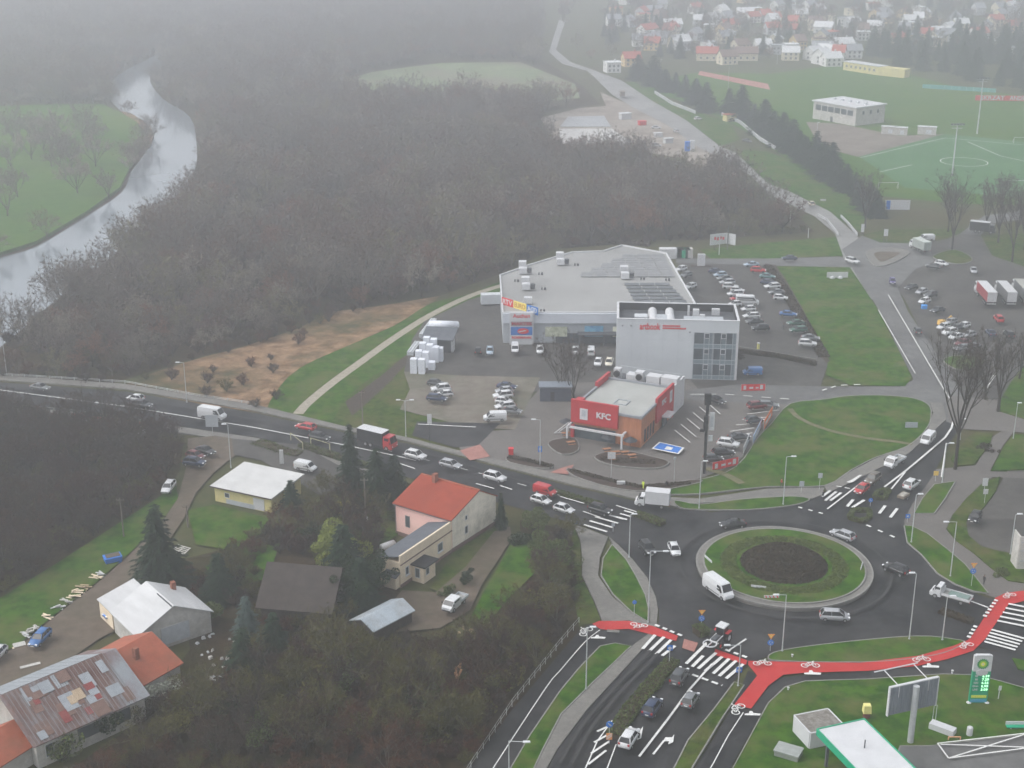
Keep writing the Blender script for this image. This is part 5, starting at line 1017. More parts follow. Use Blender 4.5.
def van(kind, color, px, py, dx, dy, label, group=None, name='van', glazed=False):
    L, W_, H, xw, zn, bl = dict(small=(4.4, 1.8, 1.82, 1.45, .95, 1.05), mid=(4.9, 1.92, 1.95, 1.65, 1.05, 1.12), large=(6.2, 2.05, 2.55, 2.35, 1.15, 1.35))[kind]
    key = (kind, color, glazed); h = L / 2; hw = W_ / 2
    if key not in vanmesh:
        xf = xw - (.55 if kind == 'small' else .62)
        b = MB()
        st = [(h, .66, .45, .70), (h - .15, .86, .28, zn - .10), (xw + .12, .98, .24, bl), (xf, .99, .24, H - .05), (xf - .5, 1.0, .24, H), (-h + .25, 1.0, .24, H), (-h, .97, .32, H - .10)]
        b.loft([ring(x, hw * f * .92, hw * f, hw * f * (.86 if zt > 1.5 else .92), zb, .8 if zt > 1.2 else (zb + zt) / 2, zt) for x, f, zb, zt in st]); body = b.mesh('body', paint(color))
        d = Vector((xf - xw, 0, H - .05 - bl)); n_ = Vector((d.z, 0, -d.x)).normalized() * .03
        b = MB(); a0 = Vector((xw + .05, 0, bl + .03)) + n_; a1 = Vector((xf + .08, 0, H - .14)) + n_
        b.plate((a0.x, -hw * .84, a0.z), (a0.x, hw * .84, a0.z), (a1.x, hw * .76, a1.z), (a1.x, -hw * .76, a1.z), .015); ws = b.mesh('windscreen', CGL)
        sw = []
        for s_ in (-1, 1):
            b = MB(); y0_, y1_ = s_ * hw * 1.0, s_ * hw * .93; x1 = xf - .9 if not glazed else -h + .35
            b.add([(xw - .12, y0_, bl + .05), (x1, y0_, bl + .05), (x1, y1_, H - .32), (xf - .06, y1_, H - .32), (xw - .12, y0_ + s_ * .02, bl + .05), (x1, y0_ + s_ * .02, bl + .05), (x1, y1_ + s_ * .03, H - .32), (xf - .06, y1_ + s_ * .03, H - .32)], [(0, 1, 2, 3), (7, 6, 5, 4), (0, 4, 5, 1), (1, 5, 6, 2), (2, 6, 7, 3), (3, 7, 4, 0)]); sw.append(b.mesh('side_window', CGL))
        rw = small('rear_window', CGL, [((-h - .005, 0, H * .68), (.03, W_ * .66, H * .2))])
        hl = [small('headlight', LAMP, [((h - .14, s_ * hw * .66, zn - .22), (.24, .3, .2))]) for s_ in (-1, 1)]; tl = [small('taillight', TAIL, [((-h + .02, s_ * hw * .9, 1.0), (.1, .14, .4))]) for s_ in (-1, 1)]
        pl = small('number_plate', PLATE, [((h + .005, 0, .5), (.03, .5, .12))]); gr = small('bumper', PLAS, [((h - .04, 0, .42), (.16, W_ * .84, .2))])
        mi = [small('mirror', PLAS, [((xw - .3, s_ * (hw + .12), bl + .1), (.12, .2, .26))]) for s_ in (-1, 1)]
        st_ = [small('rubbing_strip', PLAS, [((-.2, s_ * (hw + .005), .62), (L * .55, .02, .1))]) for s_ in (-1, 1)]
        vanmesh[key] = (body, ws, sw, rw, hl, tl, pl, gr, mi, st_)
    body, ws, sw, rw, hl, tl, pl, gr, mi, st_ = vanmesh[key]
    p = g(px, py); p.z = ground_z(px, py); t = thing(name, label, 'van', p, heading(px, py, dx, dy), group)
    inst('body', body, t); inst('windscreen', ws, t); inst('rear_window', rw, t); inst('number_plate', pl, t); inst('bumper', gr, t)
    for m in sw: inst('side_window', m, t)
    for m in hl: inst('headlight', m, t)
    for m in tl: inst('taillight', m, t)
    for m in mi: inst('mirror', m, t)
    for m in st_: inst('rubbing_strip', m, t)
    r = .34 if kind != 'large' else .37; add_wheels(t, (h - .95, -h + (1.0 if kind != 'large' else 1.35)), hw - .1, r, .24)
    return t
def cab_unit(t, color, x0, L, W_, H, zn, steep=.35):
    """small lorry cab whose nose is at x0"""
    hw = W_ / 2; b = MB(); bl = zn + .15
    st = [(x0, .86, .45, zn * .72), (x0 - .12, .94, .35, zn), (x0 - .12 - steep, 1, .35, bl), (x0 - .5 - steep * 2, 1.0, .35, H), (x0 - L, 1.0, .35, H)]
    b.loft([ring(x, hw * f * .95, hw * f, hw * f * (.90 if zt > 1.6 else .96), zb, .9, zt) for x, f, zb, zt in st]); b.build('cab', paint(color), t)
    xa, za, xb_, zb_ = x0 - .12 - steep, bl, x0 - .5 - steep * 2, H; d = Vector((xb_ - xa, 0, zb_ - za)); n_ = Vector((d.z, 0, -d.x)).normalized() * .03
    a0 = Vector((xa, 0, za)) + d * .08 + n_; a1 = Vector((xa, 0, za)) + d * .88 + n_
    b = MB(); b.plate((a0.x, -hw * .9, a0.z), (a0.x, hw * .9, a0.z), (a1.x, hw * .82, a1.z), (a1.x, -hw * .82, a1.z), .015); b.build('windscreen', CGL, t)
    for s_ in (-1, 1):
        b = MB(); b.box(((xa + x0 - L) / 2 - .15, s_ * (hw * .965), (bl + H) / 2), ((xa - (x0 - L)) * .55, .06, (H - bl) * .62)); b.build('side_window', CGL, t)
        b = MB(); b.box((x0 - .06, s_ * hw * .68, zn * .72), (.16, .28, .2)); b.build('headlight', LAMP, t)
        b = MB(); b.box((xa - .2, s_ * (hw + .14), bl + .3), (.1, .18, .36)); b.build('mirror', PLAS, t)
    b = MB(); b.box((x0 - .02, 0, .5), (.12, W_ * .8, .22)); b.build('bumper', PLAS, t)
def lorry(px, py, dx, dy, label, cabc, boxm, L=6.4, cabL=1.8, W_=2.1, Hc=2.2, Hb=3.1, zn=1.15, box_z=.8, roofm=None, name='box_truck', cat='truck', flat=False, cargo=None, group=None, crew=False):
    p = g(px, py); p.z = ground_z(px, py); t = thing(name, label, cat, p, heading(px, py, dx, dy), group)
    h = L / 2; cab_unit(t, cabc, h, cabL, W_, Hc, zn, steep=.3 if Hc < 2.6 else .05)
    xb0, xb1 = h - cabL - .12, -h
    b = MB(); b.box((0 - .3, 0, .55), (L - .8, .9, .25)); b.build('chassis', PLAS, t)
    if flat:
        b = MB(); b.box(((xb0 + xb1) / 2, 0, box_z), (xb0 - xb1, W_, .12))
        b.build('platform', M('grey platform', (.22, .22, .21), (.3, .3, .29), 1, .7), t)
        b = MB()
        for s_ in (-1, 1): b.box(((xb0 + xb1) / 2, s_ * (W_ / 2 - .03), box_z + .25), (xb0 - xb1, .06, .38))
        b.box((xb1 + .03, 0, box_z + .25), (.06, W_ - .12, .38)); b.box((xb0 - .03, 0, box_z + .5), (.08, W_ - .12, .9)); b.build('side_board', GREY if cargo is None else WHITE, t)
        if cargo is not None: b = MB(); b.box(((xb0 + xb1) / 2 - .3, 0, box_z + .22), ((xb0 - xb1) * .7, W_ - .5, .3)); b.build('load', cargo, t)
    else:
        b = MB(); b.box(((xb0 + xb1) / 2, 0, (box_z + Hb) / 2), (xb0 - xb1, W_ + .1, Hb - box_z)); bx_ = b.build('box', boxm, t)
        b = MB(); b.box(((xb0 + xb1) / 2, 0, Hb + .02), (xb0 - xb1 + .06, W_ + .16, .06)); b.build('box_roof', roofm or boxm, t)
        b = MB(); b.box((xb1 - .02, 0, (box_z + Hb) / 2), (.05, W_ * .04, Hb - box_z - .1)); [b.box((xb1 - .02, s_ * W_ * .48, (box_z + Hb) / 2), (.06, .08, Hb - box_z)) for s_ in (-1, 1)]; b.build('door_frame', MGREY, t)
    for s_ in (-1, 1): b = MB(); b.box((xb1 - .03, s_ * W_ * .4, box_z - .12), (.06, .3, .14)); b.build('taillight', TAIL, t)
    r = .38 if Hc < 2.5 else .48; add_wheels(t, (h - .95, -h + 1.3) if L < 8 else (h - 1.3, -h + 3.2, -h + 2.0), W_ / 2 - .12, r, .28)
    return t
def artic(px, py, dx, dy, label, cabc, side, roofm, L=13.6, group=None):
    p = g(px, py); p.z = ground_z(px, py); t = thing('articulated_lorry', label, 'truck', p, heading(px, py, dx, dy), group); Lt = L + 2.6; h = Lt / 2
    cab_unit(t, cabc, h, 2.2, 2.45, 3.3, 1.5, steep=.05)
    xb0, xb1 = h - 2.7, -h
    b = MB(); b.box(((xb0 + xb1) / 2, 0, 2.55), (xb0 - xb1, 2.5, 2.6)); b.build('trailer', side, t)
    b = MB(); b.box(((xb0 + xb1) / 2, 0, 3.9), (xb0 - xb1 + .05, 2.54, .1)); b.build('trailer_roof', roofm, t)
    b = MB(); b.box((xb1 - .03, 0, 2.55), (.06, 2.44, 2.5)); b.box((xb1 - .05, 0, .75), (.1, 2.4, .25)); b.build('rear_door', M('silver door', (.45, .45, .46), (.52, .52, .53), 1, .5), t)
    b = MB(); b.box((-.3, 0, 1.0), (Lt - 2, 1.0, .35)); b.build('chassis', PLAS, t)
    add_wheels(t, (h - 1.3, h - 4.6, -h + 4.4, -h + 3.1, -h + 1.8), 1.12, .5, .3); return t

MR = 'vehicles driving on the main road'
car('sedan', 'grey', 41, 393, 1, .13, 'grey green car farthest left on the main road', MR)
car('hatch', 'white', 136, 404, -1, -.13, 'white car half hidden behind the dark off road car', MR)
car('suv', 'darkgrey', 143, 411, 1, .14, 'dark off road car beside the white one on the bridge', MR)
van('large', 'white', 213, 422, 1, .16, 'large white delivery van on the main road behind the grey sign', MR)
car('estate', 'red', 306, 433, -1, -.2, 'red estate car on the far lane of the main road', MR)
car('suv', 'black', 320, 444, 1, .2, 'black car on the near lane under the footbridge rail', MR)
lorry(378, 450, 1, .24, 'red cabbed lorry with black box and white roof behind the dark spruce', 'red', BLACK, L=8.4, cabL=2.1, W_=2.4, Hc=2.9, Hb=3.5, zn=1.3, box_z=1.0, roofm=WHITE, name='box_truck')
car('suv', 'white', 416, 462, 1, .25, 'white car directly above the tip of the red roof', MR)
car('estate', 'silver', 451, 471, 1, .25, 'silver car with black roof box above the red roof', MR)
car('suv', 'white', 495, 484, 1, .26, 'white off road car beside the top corner of the stained wall', MR)
van('small', 'red', 545, 498, 1, .28, 'bright red delivery van at the main road island', MR)
car('hatch', 'white', 541, 507, 1, .3, 'white car half covered by the olive shrub', MR)
car('hatch', 'white', 564, 516, 1, .3, 'white hatchback waiting at the main road crossing', MR)
car('suv', 'black', 600, 517, 1, .28, 'black off road car standing on the main road crossing', MR)
lorry(652, 510, -1, -.1, 'white box truck leaving the roundabout on the main road', 'white', WHITE, L=6.3, W_=2.1, Hc=2.15, Hb=3.2)
RB = 'vehicles on the roundabout'
car('suv', 'black', 647, 556, .6, .75, 'black car entering the roundabout from the left', RB)
car('hatch', 'white', 674, 557, .45, 1, 'white hatchback circling left of the island', RB)
van('large', 'white', 718, 598, 1, .72, 'large white panel van circling at the lower left of the island', RB)
car('sedan', 'black', 732, 531, -1, .05, 'dark saloon circling behind the island near the truck', RB)
car('estate', 'silver', 842, 542, -1, -.38, 'silver estate circling at the upper right of the island', RB)
car('suv', 'black', 895, 577, -1, -.42, 'black car circling right of the island', RB)
car('minivan', 'silver', 834, 624, 1, .06, 'silver grey people carrier circling below the island', RB)
lorry(950, 604, -1, -.28, 'white flatbed truck with grey green load entering from the right', 'white', WHITE, L=6.4, W_=2.1, Hc=2.2, flat=True, cargo=M('grey green load', (.12, .19, .17), (.2, .26, .24), 1, .7), name='flatbed_truck')
IN = 'cars queueing on the incoming lanes'
car('suv', 'darkgrey', 679, 685, 13, -20, 'dark car nearest to the zebra crossing', IN)
car('suv', 'navy', 652, 716, 13, -19, 'dark blue car in the middle of the left queue', IN)
car('hatch', 'grey', 690, 708, 13, -20, 'grey hatchback alone on the right incoming lane', IN)
car('suv', 'white', 629, 747, 12, -19, 'white car last in the queue with its brake lights', IN)
NE = 'vehicles on the upper right approach'
van('mid', 'white', 927, 446, -1, 1.0, 'white minibus first of the upper right approach by the bare tree', NE, glazed=True)
lorry(894, 469, -1, .62, 'white pickup truck with empty grey platform', 'white', WHITE, L=5.8, cabL=2.3, W_=1.95, Hc=2.05, flat=True, zn=1.1, name='flatbed_truck', group=NE)
car('suv', 'brown', 872, 486, -1, .75, 'muddy brown off road car behind the hedge box', NE)
car('hatch', 'red', 861, 496, -1, .75, 'small red car waiting at the upper right crossing', NE)
car('suv', 'white', 911, 491, 1, -.7, 'white car towing the small brown trailer', NE)
tr = thing('trailer', 'small brown loaded trailer behind the white car', 'trailer', g(903, 499), heading(903, 499, 1, -.7))
b = MB(); b.box((0, 0, .75), (2.4, 1.4, .5)); b.build('box', M('brown board', (.16, .13, .1), (.24, .2, .16), 1, .8), tr); b = MB(); b.box((0, 0, 1.05), (2.1, 1.1, .2), top=.7); b.build('load', M('grey sacks', (.3, .28, .25), (.4, .38, .34), 2, .9), tr); b = MB(); b.tube((1.2, 0, .5), (2.3, 0, .45), .05); b.build('drawbar', PLAS, tr); add_wheels(tr, (0,), .78, .28, .18)
# tractor with front loader frame
tp = g(719, 648); tp.z = LZ[0]; T = thing('tractor', 'red tractor with white cab roof and lifted front frame on the crossing', 'tractor', tp, heading(719, 648, -15, 13))
b = MB(); b.box((.2, 0, 1.0), (3.0, .7, .7)); b.box((1.3, 0, 1.35), (1.7, .8, .7), top=.9); b.build('bonnet', DGREY, T)
b = MB(); b.box((-.7, 0, 2.05), (1.5, 1.35, 1.3), top=.9); cb = b.build('cab', CGL, T)
b = MB(); b.box((-.7, 0, 2.78), (1.75, 1.55, .16), top=.92); b.build('cab_roof', WHITE, T); b = MB(); [b.tube((-.7 + sx * .74, sy * .66, 1.4), (-.7 + sx * .68, sy * .62, 2.7), .05, n=4) for sx in (-1, 1) for sy in (-1, 1)]; b.build('cab_pillar', DGREY, cb)
for s_ in (-1, 1):
    b = MB(); b.tube((-.95, s_ * .65, .85), (-.95, s_ * 1.15, .85), .85, n=18); w_ = b.build('wheel', TYRE, T); b = MB(); b.tube((-.95, s_ * .6, .85), (-.95, s_ * 1.17, .85), .42, n=14); b.build('rim', WHITE, w_)
    b = MB(); b.tube((1.5, s_ * .65, .55), (1.5, s_ * 1.0, .55), .55, n=14); w_ = b.build('wheel', TYRE, T); b = MB(); b.tube((1.5, s_ * .6, .55), (1.5, s_ * 1.02, .55), .28, n=12); b.build('rim', SRED, w_)
    b = MB(); b.box((-.95, s_ * .95, 1.78), (1.3, .5, .1)); b.build('mudguard', SRED, T)
    b = MB(); b.tube((-.1, s_ * .55, 1.5), (2.2, s_ * .55, 1.3), .09, n=6); b.build('loader_arm', WHITE, T)
b = MB(); pts = [(3.0 + 1.0 * math.cos(a_), 1.0 * math.sin(a_), 1.35) for a_ in [PI * 2 * k / 16 for k in range(17)]]
for a_, c_ in zip(pts[:-1], pts[1:]): b.tube(a_, c_, .11, n=6)
b.tube((2.0, 0, 1.3), (4.0, 0, 1.3), .09, n=6); b.tube((2.2, -1.0, 1.3), (2.2, 1.0, 1.3), .1, n=6); b.build('loader_frame', WHITE, T)
# far junction
FJ = 'vehicles near the far roundabout'
lorry(919, 253, -1, -.45, 'grey green box truck beside the far triangular roundabout', 'white', M('grey green box', (.26, .29, .27), (.32, .35, .33), .5, .6), L=8.4, W_=2.4, Hc=2.7, Hb=3.5, zn=1.3, box_z=1.0, roofm=M('pale green roof', (.46, .5, .47)), name='box_truck')
van('mid', 'white', 926, 243, -1, .02, 'white van behind the grey green box truck', FJ)
car('hatch', 'white', 941, 268, 1, .2, 'white car above the dark one by the truck park entrance', FJ, far=True); car('sedan', 'darkgrey', 933, 271, -1, -.2, 'dark car just in front of the white one at the truck park', FJ, far=True)
car('sedan', 'silver', 973, 275, .3, 1, 'silver car alone near the lorries', FJ, far=True); car('suv', 'white', 852, 265.5, 1, .25, 'white off road car leaving the far roundabout', FJ)
car('sedan', 'navy', 789, 262.5, -1, 0, 'dark blue car on the side road to the store', FJ, far=True); car('city', 'purple', 892, 286, .2, 1, 'small purple car below the far roundabout', FJ)
car('hatch', 'darkgrey', 917, 336, -.55, -1, 'dark grey car alone on the grey road', FJ); car('hatch', 'cream', 811, 207.5, -1, -.8, 'cream car on the far road before the bridge rails', FJ, far=True)
lorry(982, 235, 1, .1, 'black box truck with white roof at the edge of the trees', 'black', BLACK, L=8.0, W_=2.4, Hc=2.8, Hb=3.5, zn=1.3, box_z=.9, roofm=WHITE)
TP = 'articulated lorries on the truck park'
artic(984, 302, -1, -1.15, 'lorry with red tarpaulin sides and white roof', 'white', M('dull red tarpaulin', (.26, .04, .05), (.32, .06, .07), .5, .6), WHITE, 11.5, TP)
artic(1004, 302, -1, -1.15, 'lorry with grey sides, middle of the three parked', 'white', M('dark grey tarpaulin', (.12, .125, .13), (.16, .165, .17), .5, .6), PALE, 11.5, TP)
artic(1021, 300, -1, -1.15, 'lorry with olive grey roof on the right edge', 'white', MATS['dark grey tarpaulin'], M('olive grey roof', (.30, .30, .27), (.37, .37, .34), .5, .7), 11.5, TP)
car('suv', 'red', 998, 324, -1, -1.15, 'dull red car between branches below the lorries', 'cars on the truck park', far=True)
PK = 'cars on the truck park'
for kd, c, x, y, dx, dy, lb in (('sedan', 'black', 911, 292, -1, .3, 'black car, uppermost in the row beside the grey road'), ('hatch', 'silver', 921, 296.5, -1, .3, 'silver car below the black one in the truck park row'), ('hatch', 'white', 924, 306, -1, .3, 'white car with the blue box beside it'), ('sedan', 'darkgrey', 937, 315, -1, .25, 'dark grey car, last of the upper truck park row'),
        ('hatch', 'silver', 950, 327, -1, .25, 'silver car, uppermost of the tight cluster'), ('hatch', 'white', 943, 332, -1, .25, 'white car at the upper left of the tight cluster'), ('sedan', 'darkgrey', 955, 333, -1, .25, 'dark car inside the tight cluster'), ('suv', 'white', 949, 337.5, -1, .25, 'white car in the middle of the tight cluster'), ('hatch', 'white', 955, 342, -1, .25, 'white car below the middle of the tight cluster'), ('sedan', 'maroon', 962, 348, -1, .25, 'dark red car, second from the bottom of the cluster'), ('estate', 'grey', 962, 353.5, -1, .15, 'grey car, lowest of the tight cluster'), ('hatch', 'white', 963, 331, -1, .3, 'white car at the right side of the tight cluster'), ('suv', 'darkgrey', 930, 300, -1, .3, 'dark off road car behind the blue crate row'), ('sedan', 'grey', 972, 352, -1, .2, 'grey car between the cluster and the branches'), ('hatch', 'silver', 968, 340, -1, .2, 'silver car right of the cluster under the branches'), ('sedan', 'navy', 990, 338, -1, -1, 'dark blue car under the bare trees below the lorries'), ('suv', 'black', 1008, 340, -1, -1, 'black car under the bare trees near the right edge')):
    car(kd, c, x, y, dx, dy, lb, PK, far=True)
t = thing('plastic_crate', 'bright blue crate beside the white car of the truck park', 'crate', g(924, 309)); b = MB(); b.box((0, 0, .5), (1.4, 1.1, 1.0), top=.92); b.build('box', M('sky blue plastic', (.05, .3, .75)), t); b = MB(); b.box((0, 0, 1.05), (1.5, 1.2, .1)); b.build('lid', MATS['sky blue plastic'], t)
t = thing('excavator', 'small orange yellow digger at the top of the car cluster', 'digger', g(942, 327), .3)
OY = M('digger yellow', (.65, .38, .08), (.72, .44, .12), 1, .6); b = MB(); b.box((0, 0, .35), (2.4, 1.7, .6)); b.build('tracks', PLAS, t); b = MB(); b.box((-.2, 0, 1.3), (1.9, 1.5, 1.2), top=.85); b.build('body', OY, t); b = MB(); b.tube((.7, 0, 1.4), (2.4, 0, 2.8), .16); b.tube((2.4, 0, 2.8), (3.4, 0, 1.2), .12); b.build('arm', OY, t)
car('hatch', 'black', 974, 524, -.75, 1, 'black car alone in the yard on the right', None)
# far road
FR = 'vehicles by the far road'
for kd, c, x, y, dx, dy, lb in (('hatch', 'white', 698, 121.5, 1, -.1, 'white car parked by the white fence'), ('hatch', 'white', 676, 134, -1, -.5, 'white car on the far road beside the building site'), ('sedan', 'white', 656, 130.5, 1, 0, 'white car on the building site beside the road'), ('estate', 'white', 656, 148.5, 1, 0, 'white car low on the building site near the trees'), ('sedan', 'silver', 679, 167.5, 1, 0, 'silver car at the lower edge of the building site'), ('sedan', 'darkgrey', 747, 144, 1, .2, 'dark car under the conifers'), ('sedan', 'navy', 735, 175, -1, -.7, 'dark blue car on the far road behind the portable cabin')):
    car(kd, c, x, y, dx, dy, lb, FR, far=True)
lorry(622, 98, -.6, -1, 'grey brown tipper truck coming down the far road', 'white', M('brown load', (.2, .16, .13)), L=7, W_=2.4, Hc=2.7, Hb=2.8, zn=1.3)
# store car park
LA = 'cars in the left row of the store car park'
rowA = [('sedan', 'navy', 716, 276), ('hatch', 'paleblue', 720, 279.5), ('sedan', 'grey', 724.5, 283), ('estate', 'silver', 727, 287), ('suv', 'white', 730, 291.5), ('hatch', 'white', 737, 295), ('suv', 'white', 735, 299), ('hatch', 'red', 737, 303.5), (None, 'white', 747, 307.5), ('city', 'white', 735, 309), ('hatch', 'white', 748, 314), ('estate', 'white', 751, 321), ('sedan', 'darkgrey', 754, 326.5), ('suv', 'black', 760, 333.5)]
for i, (kd, c, x, y) in enumerate(rowA):
    if kd is None: van('large', c, x, y, 1, .04, 'white high roof van sticking out of the left car park row', LA, glazed=True)
    else: car(kd, c, x, y, rng.choice((-1, 1)), .05, '%s car, %s from the top in the left row of the car park' % (dict(paleblue='pale blue').get(c, c), ORD[i]), LA, far=y < 310)
LB = 'cars in the right row of the store car park'
rowB = [('sedan', 'paleblue', 751, 269), ('suv', 'red', 758, 275), ('sedan', 'teal', 767, 281), ('sedan', 'navy', 768, 287), ('estate', 'white', 772, 291), ('sedan', 'grey', 776, 297), ('hatch', 'white', 780, 302.5), ('sedan', 'blue', 788, 319), ('sedan', 'green', 795, 328), ('estate', 'green', 798, 335), ('sedan', 'grey', 810, 343), ('suv', 'white', 807, 349)]
for i, (kd, c, x, y) in enumerate(rowB): car(kd, c, x, y, rng.choice((-1, 1)), .06, '%s car, %s from the top in the right row of the car park' % (dict(paleblue='pale blue', teal='pale green').get(c, c), ORD[i]), LB, far=y < 310)
for i, (c, x, y) in enumerate((('white', 681, 273.5), ('grey', 686, 279.5), ('white', 690.5, 291))): car('hatch', c, x, y, -1, .3, ('%s car parked behind the store roof edge, %s from the top' % (c, ORD[i])), 'cars behind the store roof edge', far=True)
SF = 'cars parked before the store front'
car('hatch', 'black', 478, 356, 0, -1, 'black car, leftmost before the store front', SF, far=True); car('hatch', 'paleblue', 490, 356.5, 0, 1, 'pale car right of the black one before the store', SF, far=True)
van('small', 'white', 515, 354.5, 0.02, 1, 'white van below the stacked shop signs', SF); car('hatch', 'white', 540, 355.5, 0, 1, 'white car left of the bare trees before the store', SF, far=True); car('hatch', 'white', 575.5, 356.5, 0, 1, 'white car seen through the bare branches', SF, far=True)
van('small', 'white', 591, 357, 0, -1, 'white van nearest to the office wall', SF); car('hatch', 'white', 598, 368, -.3, 1, 'white car below the white van near the office', SF, far=True); car('hatch', 'cream', 609, 368, -.3, 1, 'pale car touching the office corner in view', SF, far=True)
GY = 'cars on the muddy gravel yard'
for kd, c, x, y, lb in (('hatch', 'darkgrey', 436, 389, 'dark car, uppermost of the left gravel yard group'), ('suv', 'white', 441, 394.5, 'white car, second of the left gravel yard group'), ('hatch', 'white', 444.5, 400, 'white car at the right of the left gravel yard group'), ('estate', 'navy', 437, 404, 'dark blue car, lowest of the left gravel yard group'),
        ('sedan', 'navy', 507, 392, 'dark blue car, uppermost of the right gravel yard stack'), ('hatch', 'silver', 504, 396.5, 'silver car, second of the right gravel yard stack'), ('suv', 'white', 503, 401.5, 'white car, third of the right gravel yard stack'), ('hatch', 'white', 504, 407, 'white car, fourth of the right gravel yard stack'), ('estate', 'white', 505, 412, 'white estate, fifth of the right gravel yard stack'), ('hatch', 'grey', 513, 417, 'grey car, lowest of the right gravel yard stack')):
    car(kd, c, x, y, 1 if rng.random() < .5 else -1, .1, lb, GY)
van('mid', 'white', 495, 424, -1, .03, 'white van alone on the asphalt edge below the gravel yard')
KL = 'cars parked around the red restaurant'
for kd, c, x, y, dx, dy, lb in (('sedan', 'black', 716, 406, 1, .35, 'black car at the top of the angled bays'), ('suv', 'maroon', 757, 412, 1, -.1, 'dark red car, uppermost beside the big lawn'), ('estate', 'grey', 768, 411, 1, .05, 'grey car, rightmost beside the big lawn'), ('hatch', 'darkgrey', 754, 426, 1, -.1, 'dark car behind the orange banner'), ('sedan', 'darkgrey', 739, 443, 1, -.1, 'dark car behind the blue white banner'), ('suv', 'white', 728, 450, 1, .15, 'white car beside the tall black pylon'), ('estate', 'black', 723, 459, 1, -.05, 'black car below the white one at the pylon'), ('hatch', 'darkgrey', 713, 465, 1, -.05, 'dark car above the red fence banner')):
    car(kd, c, x, y, dx, dy, lb, KL)
van('small', 'blue', 752, 378, -1, 0, 'bright blue van right of the office building')
# lower left
car('hatch', 'maroon', 196, 462, 1, .25, 'dark red car between two dark ones by the track', 'cars beside the dirt track'); car('sedan', 'black', 206, 457, 1, .3, 'black car, topmost by the dirt track', 'cars beside the dirt track'); car('suv', 'navy', 195, 469, 1, .1, 'dark blue car, lowest of three by the dirt track', 'cars beside the dirt track')
car('estate', 'white', 169, 494, -.75, 1, 'white estate driving down the dirt track'); van('small', 'white', 306, 474, 1, .2, 'white van parked behind the yellow garage')
car('hatch', 'brightblue', 116, 620, -1, .4, 'bright blue car half hidden by the white roof'); car('estate', 'blue', 41, 646, -1, 1.0, 'blue estate parked on the dirt track'); car('hatch', 'white', -2, 662, -1, 1, 'white car cut by the left edge')
lorry(455, 611, -1, .85, 'white crew cab pickup with open bed on the brown drive', 'white', WHITE, L=5.4, cabL=3.1, W_=1.85, Hc=1.85, flat=True, zn=1.0, box_z=.7, name='pickup_truck')
for px, py, a in ((722, 394, 0), ): pass
# ==================================================================== STREET FURNITURE
GALV = M('galvanised steel', (0.42, 0.44, 0.45), (0.52, 0.54, 0.55), 1.0, 0.5, metal=.2); CONC = M('concrete pole', (0.34, 0.33, 0.31), (0.42, 0.41, 0.39), 1, .8); WPOLE = M('wooden pole', (0.13, 0.11, 0.09), (0.19, 0.165, 0.14), 1, .9)
LWH = M('lamp head shell', (0.66, 0.68, 0.70), None, rough=.4)
def lamp(px, py, ty, hx, label, two=False, mat=GALV, arm=True, r=.11):
    """street lamp: foot pixel, top row, sideways reach of the head in pixels"""
    b0 = g(px, py); h = tall(px, py, ty); t = thing('street_lamp', label, 'street lamp', b0, 0, 'street lamps')
    b = MB(); b.tube((0, 0, 0), (0, 0, h), r, r * .6, n=8); b.tube((0, 0, 0), (0, 0, .5), r * 1.5, n=8); b.build('pole', mat, t)
    sc_ = FPX / (math.hypot(b0.y, CAMH)); ax = hx / sc_
    for s_ in ((1, -1) if two else (1,)):
        dx = ax * s_; ex = Vector((dx, -.3 * abs(dx) if not two else 0, h + .25))
        if abs(dx) > .2: b = MB(); b.tube((0, 0, h), tuple(ex), r * .45, n=5); b.build('arm', mat, t)
        u = 1 if dx >= 0 else -1; b = MB(); b.box((ex.x + u * .35, ex.y, ex.z + .03), (.95, .34, .14), top=.85); b.box((ex.x + u * .35, ex.y, ex.z - .06), (.7, .25, .05)); b.build('lamp_head', LWH, t)
    return t
lamp(7, 376, 338, -4, 'street lamp at the left edge above the main road'); lamp(187, 403, 363, -4, 'street lamp in front of the tan grass field'); lamp(231, 468, 425, -2, 'lamp pole between delivery van and yellow garage')
lamp(406, 438, 401, -5, 'street lamp beside the dark asphalt patch', two=True); lamp(540, 467, 420, -5, 'street lamp with blue sign on the restaurant planting bed'); lamp(699, 510, 462, 2, 'street lamp on the thin lawn above the roundabout')
lamp(629, 559, 515, 2, 'street lamp left of the circling black car'); lamp(648, 624, 551, 12, 'street lamp with long arm on the left lawn'); lamp(586, 691, 628, 3, 'street lamp on the long lawn beside the cycle path'); lamp(509, 792, 741, 14, 'street lamp whose head reaches in at the bottom edge')
lamp(738, 688, 645, -11, 'street lamp at the red junction by the zebra'); lamp(783, 506, 457, 5, 'street lamp on the lawn behind the roundabout'); lamp(942, 484, 444, 3, 'street lamp between the two lanes and the bare tree'); lamp(911, 544, 495, 2, 'street lamp at the tip of the right lawn strip')
lamp(950, 578, 522, -9, 'street lamp in the middle of the right lawn strip'); lamp(782, 653, 595, -8, 'street lamp below the island beside the arrow board'); lamp(909, 641, 574, -2, 'street lamp on the lawn strip above the billboard'); lamp(942, 642, 597, 3, 'street lamp beside the flatbed truck'); lamp(1010, 556, 515, 2, 'dark lamp post in the right yard')
lamp(728, 90, 62, 0, 'thin white mast left of the running track'); lamp(777, 64, 50, 0, 'thin mast in front of the village'); lamp(660, 84, 60, 0, 'thin mast beside the conifer'); lamp(816, 147, 123, 0, 'thin mast left of the pavilion'); lamp(960, 440, 420, 0, 'short lamp post under the bare tree', r=.06); lamp(1013, 440, 404, 0, 'lamp post right of the bare trees'); lamp(731, 392 - 6, 366, 0, 'lamp post before the office corner') if False else None
